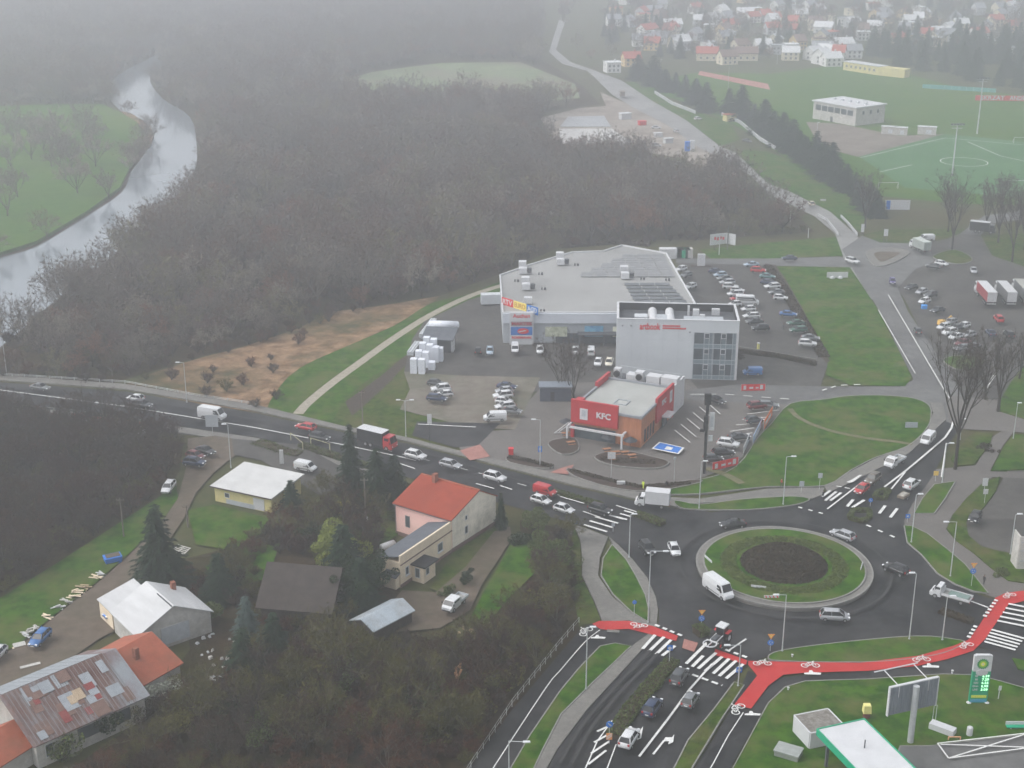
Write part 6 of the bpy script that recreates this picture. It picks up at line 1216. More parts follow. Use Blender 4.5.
for px, py, ty, lb in ((124, 538, 498, 'wooden power pole on the green slope'), (363, 431, 391, 'wooden power pole before the muddy yard'), (366, 525, 478, 'wooden power pole in the garden behind the pink house'), (730, 240, 238, ''), (188, 527, 505, 'short wooden pole beside the garage garden'), (719, 255, 236, 'white flagpole behind the far car park'), (790, 222, 211, 'short pole on the lawn beside the far road'), (808, 238, 228, 'short pole beside the thin path')):
    if not lb: continue
    h = tall(px, py, ty); t = thing('utility_pole', lb, 'pole', g(px, py)); b = MB(); b.tube((0, 0, 0), (0, 0, h), .14, .1, n=7); b.build('pole', WPOLE if 'wooden' in lb else WHITE, t); b = MB(); b.box((0, 0, h - .4), (1.4, .1, .12)); [b.tube((x, 0, h - .34), (x, 0, h - .1), .05, n=5) for x in (-.6, 0, .6)]; b.build('crossarm', WPOLE, t)
# stadium floodlights
for px, py, ty, lb in ((952, 176, 125, 'nearer tall floodlight mast of the football pitch'), (977, 134, 79, 'farther tall floodlight mast of the football pitch')):
    h = tall(px, py, ty); t = thing('floodlight_mast', lb, 'floodlight', g(px, py), 0, 'floodlight masts'); b = MB(); b.tube((0, 0, 0), (0, 0, h), .35, .2, n=8); b.build('mast', GALV, t); b = MB(); b.box((0, 0, h), (5, .3, .3)); b.box((0, 0, h - 1.2), (4, .3, .2)); b.build('crossbar', GALV, t)
    for k in range(5): b = MB(); b.box((-2.2 + 1.1 * k, -.35, h + .35), (.8, .3, .6)); b.build('floodlight', DGREY, t)
for px, py, lb in ((888, 189, 'white goal frame at the near side of the pitch'), (1022, 143, 'white goal frame at the far side of the pitch'), (1018, 187, 'white goal frame at the right end of the pitch')):
    t = thing('football_goal', lb, 'goal', g(px, py), 0); b = MB(); b.tube((-3.6, 0, 0), (-3.6, 0, 2.4), .1, n=6); b.tube((3.6, 0, 0), (3.6, 0, 2.4), .1, n=6); b.tube((-3.6, 0, 2.4), (3.6, 0, 2.4), .1, n=6); [b.tube((x, 0, 2.4), (x, 1.8, 0), .05, n=4) for x in (-3.6, 3.6)]; b.build('frame', WHITE, t); b = MB(); b.plate((-3.5, .1, 2.3), (3.5, .1, 2.3), (3.5, 1.7, .1), (-3.5, 1.7, .1), .02); b.build('net', M('grey net', (.5, .52, .5)), t) if False else None
# stadium board
t = thing('stadium_board', 'long red stadium board with white words at the right edge', 'board', g(975, 101), -.08)
L_ = (g(1060, 108) - g(975, 101)).length; b = MB(); b.box((L_ / 2, 0, 1.6), (L_, .2, 2.6)); b.build('board', SRED, t); lettering('SKRZAT', 3.0, WHITE, t, (8.5, -.15, 1.6), (1, 0, 0), width=12, bold=.08); lettering('ANDRZEJ', 3.0, WHITE, t, (23, -.15, 1.6), (1, 0, 0), width=12, bold=.08)
t = thing('screen_fence', 'turquoise screen fence behind the sports ground', 'fence', g(922, 88), 0); b = MB(); b.box((17, -9, 1.1), (38, .2, 2.2), rz=-.45); b.build('screen', M('turquoise mesh', (.06, .26, .24), (.09, .32, .3), .2, .8), t); b = MB(); [b.tube((k * 3.4, -k * 1.65 - .9, 0), (k * 3.4, -k * 1.65 - .9, 2.3), .06, n=4) for k in range(11)]; b.build('post', GREY, t)
# white fence by the far road, bridge rails
def fence(pts, h, label, mat=WHITE, posts=2.5, rails=(1.0, .5), name='fence', post_r=.07, panel=None, cat='fence'):
    P = [g(x, y) for x, y in pts]; t = thing(name, label, cat, P[0]); o = P[0]; b = MB(); q = MB()
    for a, c in zip(P[:-1], P[1:]):
        d = c - a; n = max(1, int(d.length / posts))
        for k in range(n + 1): p = a + d * k / n - o; q.box((p.x, p.y, h / 2), (post_r * 2, post_r * 2, h), math.atan2(d.y, d.x))
        for r_ in rails: b.tube(a - o + Vector((0, 0, h * r_)), c - o + Vector((0, 0, h * r_)), post_r * .7, n=5)
        if panel: m = (a + c) / 2 - o; pb_ = MB(); pb_.box((m.x, m.y, h * .5), (d.length, .04, h * .8), math.atan2(d.y, d.x)); pb_.build('panel', panel, t)
    b.build('rail', mat, t); q.build('post', mat, t); return t
fence([(655, 94), (672, 105), (695, 114)], 1.6, 'white slatted fence running along the far road', posts=1.6, post_r=.25); fence([(722, 116), (740, 124), (760, 141), (775, 150)], 1.6, 'white fence panels below the conifer row', posts=1.8, post_r=.25)
fence([(818, 217), (827, 222), (835, 232), (838, 236)], 1.1, 'white bridge rail on the left of the far road', posts=1.5, post_r=.16); fence([(841, 218), (848, 225), (857, 236)], 1.1, 'white bridge rail on the right of the far road', posts=1.5, post_r=.16)
fence([(579, 624), (556, 651), (512, 707), (471, 769), (455, 795)], 1.2, 'double white guard rail beside the lower cycle path', posts=2.0, post_r=.035, rails=(1.0, .55), mat=M('pale rail paint', (.42, .43, .42), (.52, .53, .52), 1, .6))
fence([(-60, 371), (0, 376.5), (125, 384), (200, 398), (256, 406)], .9, 'low steel guard rail on the far side of the main road', mat=GALV, posts=3, rails=(.9, .6)); fence([(-60, 401), (0, 408), (70, 414), (140, 424), (150, 430)], 1.1, 'bridge railing on the near side of the main road', mat=M('olive rail', (.2, .22, .16), (.28, .3, .24), 1, .7), posts=1.8, rails=(1.0, .5))
t = thing('safety_netting', 'bright red barrier netting below the bridge rail', 'netting', g(72, 417)); p1 = g(144, 426) - t.location; p1 = Vector(p1); b = MB(); b.box((p1.x / 2, p1.y / 2, .45), (p1.length, .06, .8), math.atan2(p1.y, p1.x)); b.build('net', M('orange red netting', (.50, .05, .03), (.3, .06, .05), .8, .8), t); b = MB(); [b.tube(tuple(p1 * k / 8), tuple(p1 * k / 8 + Vector((0, 0, 1.0))), .04, n=4) for k in range(9)]; b.build('post', WPOLE, t)
t = thing('stairs', 'pale concrete stairs going down from the bridge end', 'stairs', g(146, 433), R(-35)); b = MB(); [b.box((0, -.35 * k, .6 - .1 * k), (1.3, .36, .2)) for k in range(10)]; b.build('steps', PAVE, t); b = MB(); [b.tube((s_ * .8, .2, 1.5), (s_ * .8, -3.4, .9), .06) for s_ in (-1, 1)]; b.build('handrail', WHITE, t)
for (xa, ya), (xb, yb), lb in (((311, 446), (330, 452), 'yellow white pipe rail over the near pavement'), ((291, 441), (303, 451), 'white pipe rail by the yellow garage')):
    fence([(xa, ya), (xb, yb)], 1.8, lb, mat=M('pale yellow pipe', (.5, .48, .3)), posts=9, rails=(1.0,))
# signs
def sign(px, py, ty, label, board, wd, ht, mark=None, post=GALV, rz=0.0, name='road_sign', cat='sign', round_=False, back=None, dy=-.06):
    h = max(1.2, tall(px, py, ty)); t = thing(name, label, cat, g(px, py), rz); b = MB(); b.tube((0, 0, 0), (0, 0, h), .05, n=6); b.build('pole', post, t)
    b = MB()
    if round_: b.tube((0, dy, h - wd / 2), (0, dy - .05, h - wd / 2), wd / 2, n=18)
    else: b.box((0, dy, h - ht / 2), (wd, .05, ht))
    p = b.build('board', board, t)
    if mark: m_, lst = mark; b = MB(); [b.box((x, dy - .045 - (.03 if round_ else 0), h - ht / 2 + z), (a, .02, c_), tilt=Matrix.Rotation(an, 3, 'Y')) for x, z, a, c_, an in lst]; b.build('symbol', m_, p)
    return t
YEL = M('sign yellow', (.75, .5, .12)); BSIGN = M('sign blue', (.02, .16, .55))
def gw(px, py, ty, label, rz=0):  # yield triangle over roundabout disc
    h = tall(px, py, ty); t = thing('road_sign', label, 'sign', g(px, py), rz, 'give way and roundabout signs'); b = MB(); b.tube((0, .03, 0), (0, .03, h), .05, n=6); b.build('pole', GALV, t)
    b = MB(); z = h - .45; b.add([(-.55, -.05, z + .45), (.55, -.05, z + .45), (0, -.05, z - .45), (-.55, 0, z + .45), (.55, 0, z + .45), (0, 0, z - .45)], [(0, 2, 1), (3, 4, 5), (0, 1, 4, 3), (1, 2, 5, 4), (2, 0, 3, 5)]); tr_ = b.build('yield_triangle', M('sign orange', (.72, .28, .05)), t); b = MB(); b.add([(-.3, -.07, z + .3), (.3, -.07, z + .3), (0, -.07, z - .2)], [(0, 2, 1)]); b.build('yellow_field', YEL, tr_)
    b = MB(); b.tube((0, -.02, z - 1.0), (0, -.08, z - 1.0), .48, n=18); d_ = b.build('roundabout_disc', BSIGN, t); b = MB()
    for k in range(3):
        a = k * 2 * PI / 3 + .4; b.box((.22 * math.cos(a), -.10, z - 1.0 + .22 * math.sin(a)), (.26, .03, .1), tilt=Matrix.Rotation(-a + PI / 2, 3, 'Y'))
    b.build('arrow_symbol', WHITE, d_)
gw(701, 630, 610, 'give way sign with roundabout disc on the hedge island'); gw(770, 652, 634, 'give way sign at the left tip of the lawn strip'); gw(971, 588, 563, 'give way sign at the right end of the lawn strip'); 
sign(935, 482, 471, 'small yellow warning sign on the upper right approach', YEL, .9, .9, name='road_sign'); 
sign(609, 742, 721, 'round blue keep right sign at the end of the hedge', BSIGN, .95, .95, (WHITE, [(0, 0, .6, .12, R(45)), (.12, -.12, .3, .1, 0), (.14, -.12, .1, .3, 0)]), round_=True)
t = sign(609, 745, 733, 'orange and white striped marker below the blue disc', M('marker orange', (.75, .3, .1)), .8, 1.0, (WHITE, [(0, .2, .9, .12, R(-40)), (0, -.12, .9, .12, R(-40))]))
sign(669, 667, 645, 'blue white crossing sign left of the tractor', BSIGN, .85, .85, (WHITE, [(0, -.05, .45, .45, R(45))])); sign(738, 687, 667, 'blue white crossing sign at the right end of the zebra', BSIGN, .85, .85, (WHITE, [(0, -.05, .45, .45, R(45))]))
sign(634, 617, 600, 'small blue disc on the left lawn', BSIGN, .7, .7, round_=True); sign(870, 507, 498, 'blue keep right sign beside the red car', BSIGN, .8, .8, (WHITE, [(0, 0, .5, .1, R(45))]), round_=True); sign(907, 523, 514, 'blue white sign at the end of the pavement', BSIGN, .8, .8, (WHITE, [(0, 0, .3, .3, R(45))]))
sign(575, 528, 520, 'blue sign beside the main road zebra', BSIGN, .8, .8, (WHITE, [(0, 0, .3, .3, R(45))])); sign(571, 534, 517, 'dark sign pole next to the olive shrub', DGREY, .5, .6); sign(613, 533, 523, 'grey sign at the start of the curved pavement', MGREY, .6, .6); sign(540, 455, 446, 'blue square sign on the planting bed lamp', BSIGN, .8, 1.3, (WHITE, [(0, 0, .35, .5, 0)]))
sign(611, 479, 452, 'white menu display on a post in the oval bed', WHITE, 1.5, 1.4, (GREY, [(0, 0, .1, 1.3, 0)])); sign(674, 481, 457, 'grey post with small sign by the disabled bay', MGREY, .5, .5); sign(430, 445, 414, 'white cross shaped sign on a tall post beside the asphalt patch', WHITE, .9, 2.2, post=DGREY)
sign(213, 437, 415, 'grey back of a road sign in front of the white van', MGREY, 2.6, 2.6); sign(911, 429, 422, 'grey information board on the big lawn', M('pale grey sign back', (.33, .36, .40), (.38, .41, .45), 1, .6), 2.6, 2.0); sign(984, 492, 478, 'white pole sign beside the right lawn', WHITE, 1.0, 1.6); sign(984, 505, 489, 'pale second sign below the white one', PALE, .9, 1.0)
sign(818, 510, 505, 'dark small sign beside the walking person', DGREY, .3, .5) if False else None
sign(801, 494, 481, 'green sign frame on the lawn above the path, left', MGREY, .9, 1.1); sign(819, 492, 473, 'grey green sign frame above the path, right', MGREY, .8, 1.0); sign(780, 497, 484, 'red post sign at the path', SRED, .6, .8) if False else None
sign(100, 0, -4, '', WHITE, 1, 1) if False else None
sign(748, 497, 488, 'small grey sign beside the path', MGREY, .5, .5) if False else None
for px, py, ty, lb, w_, h_, m_ in ((897, 211, 200, 'white and blue billboard on the lawn near the pitch', 8.5, 3.4, WHITE), (885, 243, 229, 'small white board near the far grass strip', 1.3, 2.2, WHITE), (862, 236, 224, 'narrow white pole sign beside the bridge rail', 1.0, 2.6, WHITE), (823, 201, 199, 'small white sign above the far road', 2.0, 1.4, WHITE), (837, 279, 272, 'white picnic like board on the large lawn', 6.0, 1.6, WHITE)):
    b0 = g(px, py); h = tall(px, py, ty); t = thing('billboard', lb, 'billboard', b0, 0); b = MB(); [b.tube((s_ * w_ * .35, 0, 0), (s_ * w_ * .35, 0, h), .1, n=6) for s_ in (-1, 1)]; b.build('post', DGREY, t); b = MB(); b.box((0, -.12, h - h_ / 2), (w_, .15, h_)); p = b.build('board', m_, t)
    if 'blue' in lb: b = MB(); b.box((-w_ * .38, -.21, h - h_ / 2), (w_ * .16, .04, h_ * .9)); b.build('blue_stripe', BSIGN, p); b = MB(); [b.box((w_ * .12, -.21, h - h_ * z), (w_ * .5, .04, .3)) for z in (.3, .6)]; b.build('grey_text_line', GREY, p)
for s_ in (-1, 1): t = thing('boulder', ('left' if s_ < 0 else 'right') + ' white ball stone below the board on the large lawn', 'stone', g(836 + s_ * 4, 279)); b = MB(); b.ell((0, 0, .4), (.8, .8, .6)); b.build('stone', WHITE, t, True)
# two-winged white red billboard
t = thing('billboard', 'white v shaped billboard with red script behind the car park', 'billboard', g(724, 250), 0); h = tall(728, 250, 232)
for (xa, ya), (xb, yb) in (((-4.6, -1.2), (.6, 1.0)), ((.7, 1.0), (3.2, -1.2))):
    d = Vector((xb - xa, yb - ya)); b = MB(); b.box(((xa + xb) / 2, (ya + yb) / 2, h - 2.2), (d.length, .2, 3.4), math.atan2(d.y, d.x)); p = b.build('board', WHITE, t)
lettering('TESCO', 1.5, SRED, t, (-2.0, -.35, h - 2.1), (5.2, 2.2, 0), width=3.8) if False else None
b = MB(); [b.box((-2.1 + k * .9, -.25 + k * .38, h - 2.1 + .25 * (k % 2)), (.7, .1, .9), math.atan2(2.2, 5.2)) for k in (-1, 0, 1, 2)]; b.build('red_script', SRED, t)
b = MB(); b.tube((1.0, 0, 0), (1.0, 0, h + 2), .15); b.tube((-3.0, -.5, 0), (-3.0, -.5, h - 1), .12); b.build('post', DGREY, t)
t = thing('monument_sign', 'tall white narrow slab sign on dark bed beside the car park', 'sign', g(701, 266.5)); h = tall(701, 266.5, 254); b = MB(); b.box((0, 0, h / 2), (2.2, .7, h)); b.build('slab', WHITE, t); b = MB(); b.box((0, 0, .1), (6, 2.2, .25)); b.build('bed', SOIL, t)
# tall black pylon of the restaurant
PB = g(704, 474); h = tall(704, 474, 394); t = thing('pylon_sign', 'tall black restaurant pylon with white side panel above the parked cars', 'sign', PB)
b = MB(); b.box((0, 0, h / 2), (.5, .5, h)); b.build('pole', BLACK, t); b = MB(); b.box((0, 0, h - 1.0), (1.2, .8, 2.2)); b.box((-.2, 0, h * .64), (.7, .8, 3.0)); b.box((-.8, 0, h * .55), (.8, .4, .6)); b.build('upper_box', BLACK, t)
b = MB(); b.box((1.0, .1, h * .66), (1.0, .3, 3.6)); p = b.build('white_panel', WHITE, t); b = MB(); b.box((1.0, -.08, h * .66), (.5, .05, 2.2)); b.build('grey_mark', MGREY, p); b = MB(); b.box((.9, .1, h * .45), (.8, .2, 1.2)); b.build('lower_panel', GREY, t)
# fence banners
def fbanner(a, c, ty, label, m_, marks=None, txt=None):
    A_, B_ = g(*a), g(*c); d = B_ - A_; h = tall(a[0], a[1], ty); t = thing('fence_banner', label, 'banner', A_, math.atan2(d.y, d.x)); b = MB(); b.box((d.length / 2, 0, h * .55), (d.length, .08, h * .9)); p = b.build('banner', m_, t); b = MB(); [b.tube((x, 0, 0), (x, 0, h), .05, n=5) for x in (0, d.length / 2, d.length)]; b.build('post', GALV, t)
    if marks: b = MB(); [b.box((d.length * x, -.06, h * z), (d.length * w_, .04, h * hh_)) for x, z, w_, hh_ in marks]; b.build('printed_mark', WHITE if m_ is not OFFW and m_ is not WHITE else MGREY, p)
RM = [(.15, .55, .11, .55), (.42, .5, .16, .25), (.66, .5, .12, .2), (.84, .6, .12, .6)]
fbanner((712, 471.5), (738, 465.5), 463, 'red fence banner with white signs below the pylon', SRED, RM); fbanner((741, 391.5), (765, 391), 384.5, 'red fence banner right of the office', SRED, RM)
fbanner((743, 455), (749, 441), 447, 'white fence banner at the lawn corner', WHITE, [(.5, .5, .6, .3)]); fbanner((752.5, 445), (761, 428), 436, 'blue and white fence banner in the middle', M('pale blue banner', (.45, .52, .68), (.3, .4, .6), .8, .6), [(.5, .5, .5, .3)]); fbanner((763.5, 431), (772, 416), 421, 'orange fence banner at the upper end', M('orange banner', (.70, .18, .06)), [(.3, .5, .3, .3), (.65, .5, .3, .3)])
t = thing('bollard', 'yellow post at the car park wall', 'post', g(758, 352)); b = MB(); b.tube((0, 0, 0), (0, 0, 2.2), .35, n=8); b.build('post', M('lemon post', (.65, .62, .2)), t); b = MB(); b.tube((0, 0, 2.2), (0, 0, 2.35), .4, n=8); b.build('cap', WHITE, t)
t = thing('retaining_wall', 'low pale wall with dark hedge below the car park', 'wall', g(738, 350), 0); e_ = g(816, 363) - t.location; b = MB(); b.box((e_.x / 2, e_.y / 2, .5), (e_.length, .3, 1.0), math.atan2(e_.y, e_.x)); b.build('wall', PAVE, t)
# price pylon
PB = g(977, 704); h = tall(977, 704, 654.5); t = thing('price_pylon', 'green and white fuel price pylon with lit prices and sunflower emblem', 'price sign', PB)
GB = M('fuel green', (.01, .28, .15), (.012, .32, .17), 1, .35); W3 = 2.5
b = MB(); b.box((0, 0, h * .36), (W3, .5, h * .64)); b.build('green_panel', GB, t)
b = MB(); b.box((0, 0, h * .82), (W3, .5, h * .28)); b.prism([(-W3 / 2, -.25), (W3 / 2, -.25), (W3 / 2, .25), (-W3 / 2, .25)], h * .96, h * .985); b.box((0, 0, h * .99), (W3 * .8, .5, h * .02)); wp = b.build('white_panel', WHITE, t)
b = MB()
def star(b, n, r0, r1, y, z, mi): b.add([(r * math.cos(a), y, z + r * math.sin(a)) for k in range(n) for r, a in ((r1, 2 * PI * k / n), (r0, 2 * PI * (k + .5) / n))], [tuple(range(2 * n - 1, -1, -1))], mi)
star(b, 18, .72, .88, -.27, h * .83, 0); star(b, 18, .50, .62, -.285, h * .83, 1); star(b, 18, .26, .38, -.30, h * .83, 2); star(b, 12, .12, .16, -.315, h * .83, 3)
b.build('emblem', [M('emblem green', (.02, .25, .08)), M('emblem lime', (.25, .5, .03)), M('emblem yellow', (.8, .75, .1)), WHITE], wp, fix=False)
b = MB(); b.tube((0, -.25, h * .655), (0, -.3, h * .655), .5, n=18); e = b.build('oval_badge', PALE, t); e.scale = (1.7, 1, 1); e.location = (0, 0, h * .655 * 0)
LED = M('lit green digits', (.45, 1.0, .55), None, emit=.8); 
for i, (nm, pz) in enumerate((('95', '6.59'), ('98', '7.29'), ('ON', '6.55'), ('ON+', '6.99'), ('LPG', '3.09'))):
    z = h * (.585 - .068 * i); lettering(pz, .50, LED, t, (.62, -.27, z), (1, 0, 0), bold=.005, width=.95, name='price'); lettering(nm, .40, PALE, t, (-.65, -.27, z), (1, 0, 0), bold=.01, name='fuel_grade')
b = MB(); b.box((0, -.27, h * .175), (W3 * .85, .05, h * .05)); b.build('yellow_strip', M('lime strip', (.6, .65, .08)), t); b = MB(); b.box((0, -.27, h * .09), (W3 * .9, .05, h * .06)); b.build('blue_strip', M('teal strip', (.05, .3, .45)), t)
for s_ in (-1, 1): b = MB(); b.ell((s_ * 1.25, -.2, .25), (.4, .4, .3)); b.build('foot', WHITE, t, True)
# small green flag stand
t = thing('flag_stand', 'small white pole with green foot right of price pylon', 'flag stand', g(998, 701)); b = MB(); b.tube((0, 0, 0), (0, 0, 2.2), .07); b.box((.05, 0, 2.1), (.4, .1, .7)); b.build('pole', WHITE, t); b = MB(); b.box((0, 0, .15), (1.1, .5, .3), top=.6); b.build('foot', GREENP, t)
# big billboard seen from behind
PB = g(910, 744); h = tall(910, 744, 686); t = thing('billboard', 'large billboard seen from behind on one thick grey pole with white catwalk', 'billboard', PB, R(20))
b = MB(); b.tube((0, 0, 0), (0, 0, h), .42, n=14); b.build('pole', GALV, t)
BK = M('ribbed sheet back', (.15, .175, .20), (.23, .255, .285), 2.0, .6, stretch=(3, 1, .2)); WB2 = 7.4
b = MB(); b.box((0, .55, h - 1.9), (WB2, .25, 4.2))
for k in range(14): b.box((-WB2 / 2 + WB2 * (k + .5) / 14, .40, h - 1.9), (.12, .1, 4.1))
b.build('panel', BK, t)
b = MB(); b.box((0, .55, h + .28), (WB2 + .2, .4, .14)); b.box((-WB2 / 2 - .08, .55, h - 1.9), (.14, .4, 4.4)); b.box((WB2 / 2 + .08, .55, h - 1.9), (.14, .4, 4.4)); b.build('frame', WHITE, t)
b = MB(); [b.tube((x, .6, h + .2), (x - .3, 3.6, h + .9), .07) for x in (-2.4, 2.2)]; [b.tube((x, .38, h + .2), (x, .38, h - 1.4), .05) for x in (-2.4, 2.2)]; b.tube((-4.2, 3.6, h + .9), (2.6, 3.6, h + .9), .09); b.build('light_arm', WHITE, t)
# service fittings on the lawn
t = thing('air_station', 'white oblong service unit on a paved patch below the billboard', 'service unit', g(942, 733), R(-38)); b = MB(); b.box((0, 0, .6), (3.4, 1.3, 1.2)); b.build('housing', WHITE, t); b = MB(); b.box((0, 0, .08), (7.5, 4.0, .16)); b.build('base', PAVE, t); b = MB(); [b.tube((x, .9, 0), (x, .9, 3.4), .05) for x in (-1.8, -1.4)]; b.build('pipe', GALV, t)
t = thing('tank_cylinder', 'white upright cylinder beside the service unit', 'tank', g(969, 737)); b = MB(); b.tube((0, 0, 0), (0, 0, 1.5), .4, n=12); b.build('cylinder', WHITE, t, False); b = MB(); b.ell((0, 0, 1.5), (.4, .4, .15)); b.build('cap', WHITE, t, True)
t = thing('barrier_hoop', 'low orange white hoop on the fuel station lawn', 'hoop', g(954, 742)); b = MB(); b.tube((-.8, 0, 0), (-.8, 0, .8), .08); b.tube((.8, 0, 0), (.8, 0, .8), .08); b.tube((-.8, 0, .8), (.8, 0, .8), .08); b.build('hoop', M('orange hoop', (.7, .35, .2)), t)
t = thing('yellow_cabinet', 'round yellow topped dark red cabinet near the canopy', 'cabinet', g(866, 719)); b = MB(); b.tube((0, 0, 0), (0, 0, 1.1), .5, n=10); b.build('body', M('dark red post', (.13, .03, .03)), t); b = MB(); b.box((0, 0, 1.7), (1.1, 1.0, 1.2), top=.85); b.build('top', M('pale yellow plastic', (.7, .65, .25)), t)
t = thing('bench', 'green white bench at the right edge of the fuel station lawn', 'bench', g(1026, 730)); b = MB(); b.box((0, 0, .6), (5.5, .7, .14)); b.build('seat', GREENP, t); b = MB(); b.box((0, .35, .9), (5.5, .1, .5)); b.build('backrest', WHITE, t); b = MB(); [b.box((x, 0, .27), (.15, .6, .54)) for x in (-2.2, 2.2)]; b.build('leg', GREY, t)
for px, py, lb in ((792, 659, 'small white marker on the lawn strip left'), (952, 675, 'small white marker at the path edge below the red lane'), (788, 692, 'small green marker at the corner of the fuel lawn')): t = thing('marker_post', lb, 'marker', g(px, py)); b = MB(); b.tube((0, 0, 0), (0, 0, .7), .12, n=6); b.build('post', WHITE, t); b = MB(); b.box((0, 0, .75), (.3, .3, .12)); b.build('cap', WHITE, t)
t = thing('hydrant_cover', 'pale manhole slab on the dark path by the red lane', 'manhole', g(613, 636)); b = MB(); b.box((0, 0, LZ[0] + .02), (1.9, .7, .04), R(-8)); b.build('cover', PAVE, t)
# arrow boards on the island
for px, py, ty, lb, a in ((771, 604, 596, 'red white arrow board facing the camera on the island', 0), (758, 594, 589, 'white board left of the arrow board on the island', -.25), (703 + 5, 566, 560, 'small arrow board at the left rim of the island', -1.2), (861, 573, 567, 'small arrow board at the right rim of the island', 1.2)):
    h = 1.5; t = thing('arrow_board', lb, 'arrow board', g(px, py), a); b = MB(); b.box((0, 0, h - .3), (2.4, .08, .7)); p = b.build('board', WHITE, t); b = MB()
    if lb.startswith('red'):
        for k in range(4): x = -.9 + .6 * k; b.add([(x - .18, -.05, h + .03), (x + .02, -.05, h + .03), (x + .22, -.05, h - .3), (x + .02, -.05, h - .63), (x - .18, -.05, h - .63), (x + .02, -.05, h - .3)], [(5, 4, 3, 2, 1, 0)])
    else: b.box((0, -.05, h - .3), (1.8, .02, .15))
    b.build('chevron', SRED if lb.startswith('red') else MGREY, p); b = MB(); [b.tube((x, .06, 0), (x, .06, h - .1), .05, n=5) for x in (-.9, .9)]; b.build('post', GALV, t)
t = thing('sculpture', 'small pale crossed sculpture in the middle of the island shrubs', 'sculpture', g(782, 563)); b = MB(); b.tube((-1.4, -.6, 1.6), (1.4, .6, 2.2), .12); b.tube((-1.0, .8, 2.2), (1.0, -.8, 1.7), .12); b.build('wing', PALE, t); b = MB(); b.tube((0, 0, 0), (0, 0, 1.9), .1); b.build('post', GREY, t)
# portable cabin, site machines, debris, boards
t = thing('portable_toilet', 'blue and white portable cabin beside the far road', 'cabin', g(689.5, 151), 0); b = MB(); b.box((-1.0, 0, 2.0), (2.0, 2, 4.0)); b.build('blue_half', BSIGN, t); b = MB(); b.box((1.0, 0, 2.2), (1.9, 2, 4.4)); b.build('white_half', WHITE, t)
for px, py, m_, lb, s_ in ((642, 125, SRED, 'red machine on the building site', .8), (625, 119, WHITE, 'white container on the building site', 1.2), (658, 137, WHITE, 'white boards stacked on the building site', .8), (730, 121, ORTILE, 'orange roofed hut by the white fence', 1.4), (668, 143, PALE, 'grey cabin at the lower building site', .9)):
    t = thing('site_hut', lb, 'site object', g(px, py), .4); b = MB(); b.box((0, 0, 1.1 * s_), (4.2 * s_, 2.6 * s_, 2.2 * s_)); b.build('body', m_ if m_ is not ORTILE else YELW, t); b = MB(); b.box((0, 0, 2.3 * s_), (4.8 * s_, 3.1 * s_, .25)); b.build('roof', m_, t)
for px, py, m_, lb, w_, d_ in ((113, 562, BSIGN, 'blue waste skip beside the dirt track', 2.6, 1.8), (19, 647, CREAM, 'flat beige board lying by the blue estate', 2.0, 1.6), (30, 668, OFFW, 'pale boards lying beside the barn roof', 3.2, .8)):
    t = thing('skip' if m_ is BSIGN else 'board_pile', lb, 'skip' if m_ is BSIGN else 'boards', g(px, py), .5)
    b = MB(); b.box((0, 0, .6 if m_ is BSIGN else .15), (w_, d_, 1.2 if m_ is BSIGN else .3), top=1.12 if m_ is BSIGN else 1); b.build('body', m_, t); b = MB(); b.box((.1, .1, 1.22 if m_ is BSIGN else .36), (w_ * .9, d_ * .8, .1)); b.build('top', MUD if m_ is BSIGN else OFFW, t)
dr = random.Random(4)
DM = [OFFW, CREAM, M('sawn wood', (.36, .27, .17), (.46, .36, .24), 2, .9), PALE]
for i, (px, py) in enumerate([(97, 580), (101, 576), (84, 590), (79, 594), (73, 599), (66, 604), (60, 609), (47, 619), (35, 630), (29, 634), (26, 638)]):
    t = thing('timber_pile', 'small pile of pale planks beside the track, %s from the top' % ORD[i], 'wood pile', g(px, py), dr.uniform(-1, 1), 'plank piles along the dirt track'); b = MB()
    for k in range(7): b.box((dr.uniform(-.6, .6), dr.uniform(-.4, .4), .12 + .1 * k), (dr.uniform(.8, 1.8), .25, .1), dr.uniform(-.5, .5))
    b.build('plank', dr.choice(DM), t)
t = thing('rubbish_heap', 'scattered white plastic rubbish in the yard right of the white house', 'rubbish', g(218, 655)); 
for k in range(30):
    p = g(200 + dr.gauss(18, 13), 650 + dr.gauss(8, 16)) - t.location; b = MB(); b.box((p.x, p.y, .25), (dr.uniform(.2, .8), dr.uniform(.2, .6), dr.uniform(.15, .4)), dr.uniform(0, 3), top=.6); b.build('scrap', dr.choice([WHITE, PALE, OFFW, GREY]), t)
t = thing('debris_heap', 'pile of pale brown rubble on the garden lawn below the pickup', 'rubble', g(475, 628)); b = MB()
for k in range(40): b.box((dr.gauss(0, 1.5), dr.gauss(0, .9), .15), (dr.uniform(.3, 1.0), dr.uniform(.2, .6), dr.uniform(.1, .4)), dr.uniform(0, 3), top=.7)
b.build('rubble', DM[2], t)
t = thing('log_stack', 'stacked orange brown logs standing in the wooded hollow', 'logs', g(457, 685)); b = MB(); [b.tube((dr.uniform(-.5, .5), -1 + k * .25, .4 + .3 * (k % 3)), (dr.uniform(-.3, .7), -.9 + k * .25, 2.2 + .3 * (k % 4)), .16, n=6) for k in range(9)]; b.build('log', M('fresh cut log', (.42, .20, .09), (.5, .27, .13), 2, .9), t)
t = thing('garden_tank', 'white oblong tank behind the slate roof wing', 'tank', g(388, 551), .7); b = MB(); b.tube((-1.3, 0, 1.0), (1.3, 0, 1.0), .7, n=12); b.build('tank', WHITE, t, True); b = MB(); b.box((0, 0, .2), (2.2, 1.0, .4)); b.build('stand', DGREY, t)
